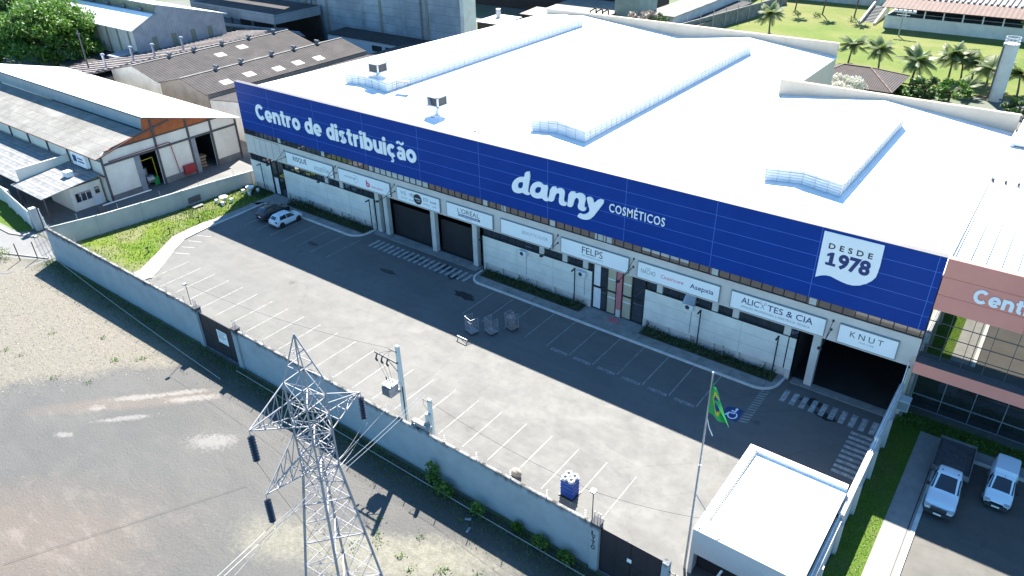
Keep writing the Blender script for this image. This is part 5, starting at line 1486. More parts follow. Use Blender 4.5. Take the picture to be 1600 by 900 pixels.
for p, q in zip(sag((-46.9, -49.0, .1), (-39.75, -35.3, .1), 0, 24)[:-1], sag((-46.9, -49.0, .1), (-39.75, -35.3, .1), 0, 24)[1:]): b.bar(p, q + Vector((0, random.gauss(0, .03), 0)), .018)
tag(b.build('wire_strand', 'roof_line'), 'rusty barbed wire strand lying across the bare lot', 'wire')

# ================================================================== THINGS IN THE CAR PARK
def cage(label, x, y, rz, h=1.7, load=None):
    t = thing('roll_cage', label, 'roll cage', (0, 0, 0), 'roll cages in the car park')
    w, d = .5, .42
    b = MB(); b.box(-w, -d, .18, w, d, .24); b.build('base', 'ink_grey', t)
    b = MB()
    for sx in (-1, 1):
        for sy in (-1, 1): b.bar((sx * w, sy * d, .2), (sx * w, sy * d, h), .035)
    for a, c in (((-w, -d), (w, -d)), ((w, -d), (w, d)), ((-w, -d), (-w, d))):
        for z in (h - .02, .95, .35): b.bar((*a, z), (*c, z), .03)
        for k in range(1, 6):
            p = (a[0] + (c[0] - a[0]) * k / 6, a[1] + (c[1] - a[1]) * k / 6)
            b.bar((*p, .22), (*p, h), .016)
        for z in [.5 + .22 * i for i in range(5)]: b.bar((*a, z), (*c, z), .014)
    b.build('side_grille', 'grey_steel', t)
    for sx in (-1, 1):
        for sy in (-1, 1):
            b = MB(); b.tube((sx * .42 - .02, sy * .34, .09), (sx * .42 + .02, sy * .34, .09), .09, n=10); b.build('castor', 'black', t)
    t.location = (x, y, 0.005); t.rotation_euler = (0, 0, rz)
    return t
cage('empty tall wire roll cage, leftmost of the three on the shaded asphalt', -39.0, -10.3, R(-18), 1.75)
cage('wire roll cage with some scraps on its floor, middle of the three', -37.45, -9.3, R(-14), 1.7)
cage('wire roll cage piled high with wrapping and cardboard, rightmost of the three', -36.3, -7.6, R(-12), 1.75)
b = MB(); b.sphere((-37.45, -9.3, .36), .3, .24, .14, 9, 5, .3); b.box(-37.8, -9.5, .25, -37.5, -9.2, .4)
tag(b.build('scrap_heap', 'rag'), 'small heap of scraps on the floor of the middle roll cage', 'scraps')
b = MB()
for _ in range(9): b.sphere((-36.3 + random.gauss(0, .2), -7.6 + random.gauss(0, .15), random.uniform(.4, 1.6)), .26, .22, .24, 8, 5, .3)
tag(b.build('wrapping_pile', 'rag'), 'crumpled grey wrapping filling the rightmost roll cage', 'wrapping')
b = MB(); b.bar((-36.5, -7.75, .3), (-36.15, -7.5, 1.9), .5, .05); b.bar((-36.05, -7.7, .3), (-36.35, -7.45, 1.7), .4, .05)
tag(b.build('cardboard_sheets', 'cardboard'), 'flattened brown cardboard sheets leaning in the rightmost roll cage', 'cardboard')
# blue crates with spools on top
t = thing('crate_stack', 'stack of blue plastic crates standing in the sun near the front wall', 'crates', (-20.2, -22.2, 0))
for k in range(4):
    b = MB(); z = .08 + k * .36; x0, x1, y0, y1 = -20.75, -19.75, -22.55, -21.65
    b.box(x0, y0, z, x1, y1, z + .30); b.box(x0 - .03, y0 - .03, z + .27, x1 + .03, y1 + .03, z + .33)
    for i in range(6): b.box(x0 + .05 + i * .16, y0 - .025, z + .04, x0 + .09 + i * .16, y1 + .025, z + .27)
    b.build('crate', 'crate_blue', t)
b = MB(); b.box(-20.85, -22.65, 0, -19.65, -21.55, .08); b.build('pallet', 'black', t)
nm = ('front left', 'front right', 'rear left', 'rear right')
for i in range(4):
    x, y = -20.5 + (i % 2) * .5, -22.33 + (i // 2) * .45
    b = MB(); b.smooth = True
    for k in range(12):
        a0, a1 = R(k * 30), R(k * 30 + 30)
        b.bar((x + .2 * math.cos(a0), y + .2 * math.sin(a0), 1.62), (x + .2 * math.cos(a1), y + .2 * math.sin(a1), 1.62), .13, .22)
    tag(b.build('white_spool', 'tie_white'), 'pale open spool at the %s on top of the blue crates' % nm[i], 'spool', 'spools on the crates')
b = MB(); b.smooth = True; b.sphere((-24.4, -22.9, .28), .48, .32, .32, 12, 8, .12); tag(b.build('boulder', 'stone'), 'brown boulder at the foot of the wall inside the car park', 'boulder')
b = MB(); b.bar((-39.4, -12.0, .42), (-38.15, -12.05, .42), .07); b.bar((-39.35, -12.0, 0), (-39.35, -12.0, .42), .07); b.bar((-38.2, -12.05, 0), (-38.2, -12.05, .42), .07)
tag(b.build('low_barrier', 'grey_steel'), 'low grey hoop barrier at the shadow edge below the roll cages', 'barrier')
# lawn furniture
for x, y, z, nm in ((-84.6, -6.0, .3, 'round white garden table with stools in the sun on the lawn'), (-84.6, -1.9, .25, 'round white garden table with stools in the shade by the facade')):
    t = thing('garden_table', nm, 'table', (x, y, z))
    b = MB(); b.tube((x, y, z + .7), (x, y, z + .78), .55, n=18); b.build('table_top', 'white_paint', t)
    b = MB(); b.tube((x, y, z - .2), (x, y, z + .7), .12, .08, n=8); b.build('leg', 'white_paint', t)
    for k in range(4):
        a = R(45 + 90 * k); b = MB(); b.tube((x + .95 * math.cos(a), y + .95 * math.sin(a), z - .2), (x + .95 * math.cos(a), y + .95 * math.sin(a), z + .42), .2, .22, n=10); b.build('stool', 'white_paint', t)
for x, y, z, nm in ((-82.2, -11.3, .2, 'farthest'), (-82.2, -15.3, .25, 'middle'), (-79.6, -19.6, .3, 'nearest')):
    t = thing('bollard_light', 'small black garden light on the lawn edge, %s of three from the facade' % nm if nm != 'farthest' else 'small black garden light on the lawn edge, closest of three to the facade', 'garden light', (x, y, z), 'garden lights on the lawn edge')
    if nm == 'nearest': t['label'] = 'small black garden light on the lawn edge, closest of three to the front wall'
    if nm == 'middle': t['label'] = 'small black garden light on the lawn edge, between the other two'
    b = MB(); b.tube((x, y, z - .2), (x, y, z + .6), .06, n=6); b.build('post', 'black', t); b = MB(); b.box(x - .05, y - .22, z + .55, x + .05, y + .1, z + .72); b.build('lamp_head', 'black', t)
b = MB(); b.box(-86.4, -9.7, .48, -85.6, -8.3, .56); tag(b.build('concrete_slab', 'concrete_d'), 'flat grey slab on the lawn beside the yard wall', 'slab')
b = MB(); b.box(-86.9, -9.6, .8, -86.75, -7.9, 1.5); tag(b.build('vent_grille', 'frame_dark'), 'dark grille low on the yard wall above the lawn', 'grille')

# ------------------------------------------------------------------ VEHICLES
def lerp(a, c, t): return a + (c - a) * t
class Car:
    """stations along y (rear negative): (y, z_bottom, z_belt, half_width, z_top, half_width_top)"""
    def __init__(s, st): s.st = st
    def at(s, y):
        st = s.st
        if y <= st[0][0]: return st[0][1:]
        for a, c in zip(st[:-1], st[1:]):
            if y <= c[0]:
                t = (y - a[0]) / (c[0] - a[0]); return [lerp(p, q, t) for p, q in zip(a[1:], c[1:])]
        return st[-1][1:]
    def half(s, y):
        zb, zl, w, zt, wt = s.at(y)
        return [(0, zb), (w * .9, zb), (w, zb + .18), (w * 1.0, lerp(zb, zl, .6)), (w * .97, zl), (wt, zt - .04), (wt * .8, zt), (0, zt + .02)]
    def body(s):
        mb = MB(); mb.smooth = True
        ys = []
        for a, c in zip(s.st[:-1], s.st[1:]):
            n = max(1, round((c[0] - a[0]) / .14))
            ys += [a[0] + (c[0] - a[0]) * k / n for k in range(n)]
        ys.append(s.st[-1][0])
        rings = []
        for y in ys:
            h = s.half(y); ring = h + [(-x, z) for x, z in reversed(h[1:-1])]
            for _ in range(1):
                q = []
                for i in range(len(ring)):
                    a, c = ring[i], ring[(i + 1) % len(ring)]
                    q += [(a[0] * .8 + c[0] * .2, a[1] * .8 + c[1] * .2), (a[0] * .2 + c[0] * .8, a[1] * .2 + c[1] * .8)]
                ring = q
            rings.append([(x, y, z) for x, z in ring])
        n = len(rings[0]); b0 = len(mb.v)
        for rg in rings: mb.v += rg
        for i in range(len(rings) - 1):
            for k in range(n):
                k2 = (k + 1) % n
                mb.f.append([b0 + i * n + k, b0 + (i + 1) * n + k, b0 + (i + 1) * n + k2, b0 + i * n + k2]); mb.mi.append(0)
        mb.f.append([b0 + k for k in range(n)]); mb.mi.append(0)
        mb.f.append([b0 + (len(rings) - 1) * n + k for k in reversed(range(n))]); mb.mi.append(0)
        return mb
    def side(s, sg, pts, out=.012):
        """pts: (y, t) with t from belt 0 to roof edge 1"""
        r = []
        for y, t in pts:
            h = s.half(y); a, c = h[4], h[5]
            n = Vector((c[1] - a[1], a[0] - c[0])).normalized()
            r.append((sg * (lerp(a[0], c[0], t) + n[0] * out), y, lerp(a[1], c[1], t) + n[1] * out))
        return r if sg > 0 else r[::-1]
    def cross(s, y0, y1, k0, k1, out=.02, n=4):
        """windscreen strip from y0 to y1, k: share of the width"""
        mb = MB(); mb.smooth = True
        st = [lerp(y0, y1, i / n) for i in range(n + 1)]
        prev = None
        for i, y in enumerate(st):
            zb, zl, w, zt, wt = s.at(y); k = lerp(k0, k1, i / n)
            row = [(wt * k * u, y, zt + out - .045 * abs(u) ** 3) for u in (-1, -.6, -.2, .2, .6, 1)]
            if prev:
                for j in range(5): mb.face([prev[j], prev[j + 1], row[j + 1], row[j]])
            prev = row
        return mb
def wheel(t, x, y, r, w=.2, rim='rim'):
    sg = 1 if x > 0 else -1
    b = MB(); b.smooth = True; b.tube((x - sg * w, y, r), (x, y, r), r, n=20); wl = b.build('wheel', 'tyre', t)
    b = MB(); b.tube((x - .01 * sg, y, r), (x + .012 * sg, y, r), r * .64, r * .6, n=16)
    b.build('rim', rim, wl)
    b = MB(); b.tube((x + .012 * sg, y, r), (x + .03 * sg, y, r), r * .14, n=8)
    for k in range(5):
        a = R(72 * k); b.bar((x + .016 * sg, y + .16 * r * math.cos(a), r + .16 * r * math.sin(a)), (x + .016 * sg, y + .58 * r * math.cos(a), r + .58 * r * math.sin(a)), .05, .02, (1, 0, 0))
    b.build('spokes', rim, wl)
    return wl
def hatch(label, paint, loc, rz, tall=0.0, L=1.0, rim='dark_rim', cat='car', name='parked_car', roof_rail=False):
    st = [(-2.02, .50, .78, .70, .84, .62), (-1.96, .34, .92, .80, 1.0, .68), (-1.84, .26, .96, .85, 1.06, .66), (-1.52, .22, .97, .87, 1.44, .56), (-1.35, .2, .97, .875, 1.49, .57), (-.4, .19, .95, .88, 1.53, .60), (.3, .19, .93, .88, 1.49, .59), (1.12, .2, .90, .875, 1.0, .72), (1.3, .22, .87, .87, .95, .74), (1.75, .24, .80, .83, .86, .70), (1.95, .28, .70, .78, .74, .64), (2.04, .40, .56, .66, .62, .55)]
    st = [(y * L, zb, zl + tall * .4, w, zt + tall * (1 if zt > 1.2 else .4), wt) for y, zb, zl, w, zt, wt in st]
    c = Car(st); t = thing(name, label, cat, (0, 0, 0))
    c.body().build('body', paint, t)
    c.cross(.42 * L, 1.04 * L, .93, .90).build('windscreen', 'car_glass', t)
    c.cross(-1.835 * L, -1.45 * L, .98, 1.0).build('rear_window', 'car_glass', t)
    for sg in (-1, 1):
        for a, bb, cc, d in ((-.33, .86, .40, .03), (-1.22, -.40, -.40, .06)):
            b = MB()
            if a > -1: b.face(c.side(sg, [(-.33 * L, .08), (.92 * L, .10), (.36 * L, .9), (-.33 * L, .92)]))
            else: b.face(c.side(sg, [(-1.38 * L, .12), (-.40 * L, .08), (-.40 * L, .92), (-1.2 * L, .88)]))
            b.build('side_window', 'car_glass', t)
        b = MB(); b.box(sg * .88, .72 * L, .95 + tall * .4, sg * 1.02, .84 * L, 1.08 + tall * .4); b.build('wing_mirror', paint, t)
        b = MB(); b.box(sg * .42, 1.90 * L, .60, sg * .76, 2.0 * L, .74); b.build('headlight', 'lamp_clear', t)
        b = MB(); b.box(sg * .50, -2.0 * L, .80 + tall * .3, sg * .83, -1.86 * L, .98 + tall * .3); b.build('tail_light', 'lamp_red', t)
        for z in (.78,):
            for y in (.1, -.85): b = MB(); b.box(sg * .875, y * L, z + tall * .3, sg * .90, (y + .2) * L, z + .04 + tall * .3); b.build('door_handle', 'plastic' if paint != 'car_white' else paint, t)
        for y in (-1.22, 1.28):
            b = MB(); b.tube((sg * .855, y * L, .34), (sg * .892, y * L, .34), .39, n=22); b.build('wheel_arch', 'plastic', t)
            wheel(t, sg * .905, y * L, .315, .2, rim)
    b = MB(); b.box(-.70, -2.06 * L, .30, .70, -1.94 * L, .48); b.build('rear_bumper', 'plastic', t)
    b = MB(); b.box(-.26, -2.045 * L, .62, .26, -2.01 * L, .74); b.build('number_plate', 'sign', t)
    b = MB(); b.box(-.55, 1.98 * L, .40, .55, 2.06 * L, .56); b.build('grille', 'black', t)
    b = MB(); b.bar((.35, -1.0 * L, 1.53 + tall), (.36, -1.14 * L, 1.62 + tall), .03); b.build('aerial', 'black', t)
    if roof_rail:
        for sg in (-1, 1): b = MB(); b.bar((sg * .56, -1.3 * L, 1.56 + tall), (sg * .56, .2 * L, 1.56 + tall), .05); b.build('roof_rail', 'black', t)
    t.location = loc; t.rotation_euler = (0, 0, rz)
    return t
hatch('white hatchback parked nose to the kerb beside the dark car', 'car_white', (-73.35, -4.95, .005), R(0))
hatch('dark graphite sport utility car parked beside the white hatchback', 'car_grey', (-76.2, -4.6, .005), R(2), .12, 1.04, 'rim', roof_rail=True)

# flatbed pickup
def pickup(label, loc, rz):
    t = thing('flatbed_truck', label, 'truck', (0, 0, 0))
    st = [(-.95, .55, 1.12, .88, 1.20, .78), (-.88, .45, 1.14, .92, 1.72, .70), (-.6, .42, 1.14, .94, 1.84, .70), (-.15, .42, 1.13, .95, 1.85, .74), (.12, .42, 1.12, .95, 1.82, .76), (1.2, .42, 1.10, .96, 1.20, .86), (1.4, .42, 1.06, .96, 1.16, .86), (2.35, .42, .98, .94, 1.06, .84), (2.6, .44, .90, .90, .96, .80), (2.72, .5, .74, .84, .80, .76)]
    c = Car(st); c.body().build('cab', 'car_white', t)
    c.cross(.18, 1.17, .98, 1.0).build('windscreen', 'car_glass', t)
    for sg in (-1, 1):
        b = MB(); b.face(c.side(sg, [(-.6, .1), (.85, .12), (.15, .88), (-.55, .9)])); b.build('side_window', 'car_glass', t)
        b = MB(); b.box(sg * .95, .95, 1.16, sg * 1.16, 1.05, 1.40); b.build('wing_mirror', 'black', t)
        b = MB(); b.box(sg * .52, 2.55, .78, sg * .88, 2.74, .95); b.build('headlight', 'lamp_clear', t)
        b = MB(); b.tube((sg * .90, 1.75, .42), (sg * .965, 1.75, .42), .47, n=22); b.build('wheel_arch', 'plastic', t)
        wheel(t, sg * .975, 1.75, .38, .24); wheel(t, sg * .96, -2.9, .38, .34)
    b = MB(); b.box(-.5, 2.66, .62, .5, 2.76, .92); gr = b.build('grille', 'black', t)
    b = MB()
    for k in range(3): b.box(-.48, 2.755, .66 + k * .09, .48, 2.775, .69 + k * .09)
    b.box(-.52, 2.75, .92, .52, 2.79, .97); b.build('chrome_bar', 'rim', gr)
    b = MB(); b.hexa([(-.92, 2.5, .36), (.92, 2.5, .36), (.80, 2.88, .36), (-.80, 2.88, .36)], [(-.92, 2.5, .60), (.92, 2.5, .60), (.80, 2.88, .60), (-.80, 2.88, .60)]); bp = b.build('bumper', 'plastic', t)
    b = MB(); b.box(-.24, 2.88, .42, .24, 2.90, .54); b.build('number_plate', 'sign', bp)
    b = MB(); b.box(-.35, 1.3, 1.15, -.30, 2.3, 1.16); b.box(.30, 1.3, 1.15, .35, 2.3, 1.16)
    b = MB(); b.box(-1.17, -5.0, .82, 1.17, -1.05, .92); fl = b.build('flatbed', 'bed', t)
    b = MB()
    for k in range(9): b.box(-1.1 + k * .26, -4.98, .92, -1.08 + k * .26, -1.1, .935)
    b.build('floor_plank', 'plastic', fl)
    b = MB(); b.box(-1.21, -5.02, .82, -1.17, -1.05, 1.12); b.box(1.17, -5.02, .82, 1.21, -1.05, 1.12); b.box(-1.17, -5.04, .82, 1.17, -5.0, 1.12); b.build('side_board', 'concrete_d', fl)
    b = MB(); b.box(-1.17, -1.08, .9, 1.17, -1.03, 1.3); b.build('headboard', 'concrete_d', fl)
    b = MB(); b.box(-.5, -4.9, .45, -.38, .9, .80); b.box(.38, -4.9, .45, .5, .9, .80); b.build('chassis', 'black', t)
    for sg in (-1, 1):
        b = MB(); b.tube((sg * .5, -.2, 1.86), (sg * .5, -.2, 1.90), .05, n=8); b.build('roof_lamp', 'lamp_red', t)
    t.location = loc; t.rotation_euler = (0, 0, rz)
    return t
pickup('pale blue-white flatbed pickup truck with an empty dark bed on the right forecourt', (1.05, -6.65, .006), R(181))
def van(label, loc, rz):
    t = thing('panel_van', label, 'van', (0, 0, 0))
    st = [(-2.05, .45, 1.0, .76, 1.72, .64), (-1.98, .34, 1.02, .82, 1.82, .69), (-1.8, .28, 1.02, .84, 1.86, .72), (-.2, .24, 1.0, .85, 1.87, .72), (-.05, .24, 1.0, .85, 1.70, .66), (.25, .24, .98, .85, 1.62, .67), (1.25, .24, .94, .85, 1.05, .74), (1.4, .26, .90, .85, .98, .74), (1.85, .28, .80, .81, .86, .70), (2.02, .32, .66, .74, .72, .62), (2.08, .42, .56, .64, .60, .54)]
    c = Car(st); c.body().build('body', 'car_white', t)
    c.cross(.31, 1.20, .98, 1.0).build('windscreen', 'car_glass', t)
    for sg in (-1, 1):
        b = MB(); b.face(c.side(sg, [(-.02, .1), (.92, .12), (.28, .88), (.0, .88)])); b.build('side_window', 'car_glass', t)
        b = MB(); b.box(sg * .85, .80, 1.0, sg * 1.04, .92, 1.16); b.build('wing_mirror', 'black', t)
        b = MB(); b.box(sg * .42, 1.93, .62, sg * .74, 2.06, .78); b.build('headlight', 'lamp_clear', t)
        b = MB(); b.box(sg * .70, -2.08, 1.0, sg * .80, -1.98, 1.5); b.build('tail_light', 'lamp_red', t)
        for y in (-1.2, 1.3):
            b = MB(); b.tube((sg * .83, y, .33), (sg * .865, y, .33), .38, n=22); b.build('wheel_arch', 'plastic', t)
            wheel(t, sg * .875, y, .31)
    b = MB(); b.hexa([(-.78, 1.86, .26), (.78, 1.86, .26), (.64, 2.14, .26), (-.64, 2.14, .26)], [(-.78, 1.86, .52), (.78, 1.86, .52), (.64, 2.14, .52), (-.64, 2.14, .52)]); bp = b.build('bumper', 'plastic', t)
    b = MB(); b.box(-.24, 2.14, .34, .24, 2.16, .45); b.build('number_plate', 'sign', bp)
    b = MB(); b.box(-.4, 2.03, .55, .4, 2.09, .66); b.build('grille', 'black', t)
    b = MB(); b.bar((0, .35, 1.62), (0, .2, 1.75), .02); b.build('aerial', 'black', t)
    t.location = loc; t.rotation_euler = (0, 0, rz)
    return t
van('pale blue-white small panel van beside the flatbed truck on the right forecourt', (4.15, -4.25, .006), R(180))

# ================================================================== LEFT FACTORY
fx = -97.4
t = thing('factory_shed', 'cream factory with an orange gable, white upper roof and grey lower roof', 'factory', (-120, -4, 0))
b = MB(); z_out = lambda y: 9.7 - (9.7 - 6.0) * (y + 7.6) / 13.8
X0 = -150
# gable wall, split round the two doors
def gp(pts, x=fx, d=-.25): b.extr([(x, y, z) for y, z in pts], (d, 0, 0))
gp([(-14.3, 0), (-9.6, 0), (-9.6, 5.2), (-14.3, 5.2)]); gp([(-6.75, 0), (-1.25, 0), (-1.25, 5.2), (-6.75, 5.2)]); gp([(1.75, 0), (6.1, 0), (6.1, 5.2), (1.75, 5.2)])
gp([(-14.3, 5.2), (6.1, 5.2), (6.1, 5.95), (3.0, 6.85), (-13.4, 6.85), (-14.3, 6.3)])
b.box(X0, -14.3, 0, fx - .25, -14.1, 6.2); b.box(X0, 6.0, 0, fx - .25, 6.2, 5.9)
b.build('wall', 'cream', t)
b = MB(); b.extr([(fx + .01, y, z) for y, z in ((-13.4, 6.86), (3.0, 6.86), (-7.6, 9.6), (-7.9, 8.0), (-8.2, 7.95))], (-.15, 0, 0)); b.build('gable_louvre', 'orange', t)
b = MB()
for y, z1 in ((-14.2, 6.2), (-6.6, 9.2), (-1.7, 8.0), (1.85, 7.05), (5.9, 5.9)): b.box(fx, y - .13, 0, fx + .16, y + .13, z1)
b.box(fx, -14.2, 5.05, fx + .13, 6.0, 5.32); b.bar((fx + .06, -13.6, 6.86), (fx + .06, 3.0, 6.86), .12, .14); b.bar((fx + .06, -12.6, 7.0), (fx + .06, -4.0, 8.5), .1, .22)
for k in range(9): b.box(X0 + 3 + k * 5.8, -14.45, 0, X0 + 3.25 + k * 5.8, -14.3, 6.0)
b.box(X0, -14.43, 3.6, fx, -14.3, 3.75); b.box(X0, -14.42, 5.7, fx, -14.3, 5.85)
b.build('steel_frame', 'frame_dark', t)
b = MB()
for y0, y1 in ((-9.6, -6.75), (-1.25, 1.75)): b.box(fx - 7, y0 - 1, 0, fx - 6.9, y1 + 1, 5.2); b.box(fx - 7, y0 - 1.1, 0, fx - .3, y0 - 1, 5.2); b.box(fx - 7, y1 + 1, 0, fx - .3, y1 + 1.1, 5.2); b.box(fx - 7, y0 - 1, 5.2, fx - .3, y1 + 1, 5.3)
b.build('doorway', 'dark', t)
for y in (-10.0, -1.65): one('door_jamb', 'zinc_blue', t, (fx, y, 0, fx + .12, y + .75, 5.05))
for y0, y1 in ((-14.0, -10.05), (-6.4, -1.9), (2.0, 5.75)): one('plinth', 'concrete_d', t, (fx, y0, 0, fx + .06, y1, .9))
b = MB(); b.slab([(X0, -7.75, 9.95), (X0, 6.7, 6.0), (fx + .35, 6.7, 6.0), (fx + .35, -7.75, 9.95)][::-1], .12); b.build('upper_roof', 'roof_white', t)
b = MB(); b.slab([(X0, -14.9, 6.25), (fx + .3, -14.9, 6.25), (fx + .3, -7.9, 8.05), (X0, -7.9, 8.05)], .12); lr = b.build('lower_roof', 'asbestos2', t)
b = MB(); b.bar((X0, -14.93, 6.2), (fx + .3, -14.93, 6.2), .1, .12); b.bar((fx + .33, -14.9, 6.22), (fx + .33, -8.0, 8.02), .12, .14); b.build('verge_trim', 'red_roof', lr)
b = MB(); b.box(X0, -7.6, 8.0, fx, -7.5, 9.75); b.build('clerestory', 'poly', t)
b = MB(); b.bar((X0, -7.72, 9.80), (fx + .3, -7.72, 9.80), .1, .14); b.build('ridge_trim', 'frame_dark', t)
b = MB(); b.box(-104, -14.95, 4.3, -100.3, -14.47, 6.1); sb = b.build('sign_panel', 'sign', t); b = MB(); b.box(-103.6, -14.96, 4.8, -102.6, -14.953, 5.7); b.box(-102.3, -14.96, 4.9, -100.7, -14.953, 5.1); b.box(-102.3, -14.96, 5.3, -100.9, -14.953, 5.5); b.build('emblem', 'ink_blue', sb)
b = MB(); b.path([(fx + .2, -13.4, 5.5), (fx + .2, -5.0, 5.6), (fx + .2, -4.7, 5.5), (fx + .2, -4.3, 1.0)], .06); b.build('fire_pipe', 'red', t)
t = thing('fire_cabinet', 'red fire hose cabinet on the factory plinth between its two doors', 'cabinet', (fx + .3, -3, .6)); b = MB(); b.box(fx + .07, -3.7, .5, fx + .6, -2.1, 1.75); b.build('box', 'red', t); b = MB(); b.box(fx + .6, -3.5, .6, fx + .62, -2.95, 1.65); b.box(fx + .6, -2.85, .6, fx + .62, -2.3, 1.65); b.build('door', 'red', t)
# machinery glimpsed inside
t = thing('machine', 'pale round-bodied machine inside the left factory doorway', 'machine', (fx - 1.5, -8, 0)); b = MB(); b.smooth = True
b.tube((fx - 1.4, -8.6, .9), (fx - 1.4, -7.6, .9), .6, n=16); b.tube((fx - 2.2, -8.2, 0), (fx - 2.2, -8.2, 2.4), .5, n=12); b.build('drum', 'grey_steel', t); b = MB(); b.box(fx - 2.0, -7.6, 0, fx - .9, -6.95, 1.1); b.build('base', 'flag_green', t); b = MB(); b.path([(fx - 1, -9.4, 3.8), (fx - 1, -7.1, 3.9), (fx - 1, -7.0, 0)], .06); b.build('pipe', 'flag_yellow', t)
b = MB()
for k in range(4): b.box(fx - 2.6, -.6 + random.uniform(-.2, .2), k * .45, fx - 1.3, .9 + random.uniform(-.2, .2), k * .45 + .3)
tag(b.build('pallet_stack', 'cardboard'), 'stack of loaded pallets inside the right factory doorway', 'pallets')
# lean-to canopies and gate house on its left flank
t = thing('canopy', 'tattered corrugated canopy along the factory side, sunlit at its outer edge', 'canopy', (-115, -18, 0))
b = MB(); b.slab([(-135, -21.5, 3.3), (-106.4, -21.5, 3.3), (-106.4, -14.5, 4.3), (-135, -14.5, 4.3)], .08); b.build('roof', 'canopy_sheet', t)
for k in range(6): b = MB(); b.bar((-134 + k * 5.4, -21.2, 0), (-134 + k * 5.4, -21.2, 3.3), .12); b.build('post', 'frame_dark', t)
b = MB(); b.box(-106.3, -21.2, 3.3, -106.1, -14.5, 5.0); b.build('end_wall', 'cream', t)
t = thing('guard_booth', 'small booth with a pale corrugated roof and windows at the factory gate', 'booth', (-100, -18, 0))
b = MB(); b.slab([(-106.0, -22.4, 3.35), (-97.6, -22.4, 3.35), (-97.6, -14.6, 4.1), (-106.0, -14.6, 4.1)], .08); b.build('roof', 'canopy_sheet', t)
b = MB(); b.box(-105, -18.6, 0, -98.6, -14.6, 3.2); b.build('wall', 'cream', t)
b = MB(); b.box(-98.6, -18.2, 1.1, -98.55, -16.1, 2.3); b.box(-98.6, -15.6, 1.5, -98.55, -15.0, 2.4); wn = b.build('window', 'glass', t); b = MB()
for y in (-18.2, -17.5, -16.8, -16.1): b.box(-98.54, y - .04, 1.05, -98.5, y + .04, 2.35)
b.box(-98.54, -18.2, 1.05, -98.5, -16.1, 1.12); b.box(-98.54, -18.2, 2.3, -98.5, -16.1, 2.36); b.build('frame', 'white_paint', wn)
b = MB(); b.box(-98.59, -16.0, 0, -98.5, -15.0, 1.1); b.build('counter', 'white_paint', t)
b = MB(); b.box(-101.6, -17.6, 3.9, -100.5, -16.7, 4.6); b.build('roof_vent', 'white_paint', t)
for x, y in ((-105.5, -22), (-98, -22)): b = MB(); b.bar((x, y, 0), (x, y, 3.3), .14); b.build('post', 'frame_dark', t)
# pale mesh gate and fences at the road
t = thing('sliding_fence_gate', 'pale sheet sliding gate of the factory entrance by the road', 'gate', (-103, -23.6, 0))
b = MB(); b.hexa([(-107.5, -22.95, .1), (-98.0, -24.2, .1), (-98.0, -24.1, .1), (-107.5, -22.85, .1)], [(-107.5, -22.95, 2.4), (-98.0, -24.2, 2.4), (-98.0, -24.1, 2.4), (-107.5, -22.85, 2.4)]); b.build('panel', 'mesh_white', t)
for k in range(4): x = -107.4 + k * 3.1; b = MB(); b.bar((x, -23.02 - k * .41, 0), (x, -23.02 - k * .41, 2.6), .1); b.build('post', 'white_paint', t)
t = thing('mesh_fence', 'see-through wire mesh fence beside the outer wall corner', 'fence', (-92, -23, 0))
b = MB()
fa, fb = Vector((-96.6, -23.4, 0)), Vector((-87.6, -25.9, 0))
for k in range(19): p = fa.lerp(fb, k / 18); b.bar(p, p + Vector((0, 0, 2.5)), .03)
for z in (.1, .7, 1.3, 1.9, 2.5): b.bar(fa + Vector((0, 0, z)), fb + Vector((0, 0, z)), .03)
b.build('mesh', 'grey_steel', t)
for k in range(4): p = fa.lerp(fb, k / 3); b = MB(); b.bar(p, p + Vector((0, 0, 2.8)), .09); b.build('post', 'white_paint', t)
b = MB(); b.box(-97.6, -24.2, 0, -96.9, -23.5, 2.9); tag(b.build('gate_pier', 'wall_grey'), 'square pale pier beside the factory sliding gate', 'pier')
b = MB(); b.box(-111.6, -22.6, 0, -107.7, -22.3, 2.2); tag(b.build('low_wall', 'concrete_l'), 'low pale wall left of the factory sliding gate', 'wall')
t = thing('barrier_arm', 'long white barrier arm lying low in front of the factory', 'barrier', (-94.5, -12, 0)); b = MB(); b.bar((-95.3, -16.8, 1.0), (-94.6, -10.2, 1.1), .12); b.build('arm', 'white_paint', t); b = MB(); b.box(-95.6, -17.2, 0, -95.1, -16.6, 1.1); b.build('post', 'frame_dark', t)

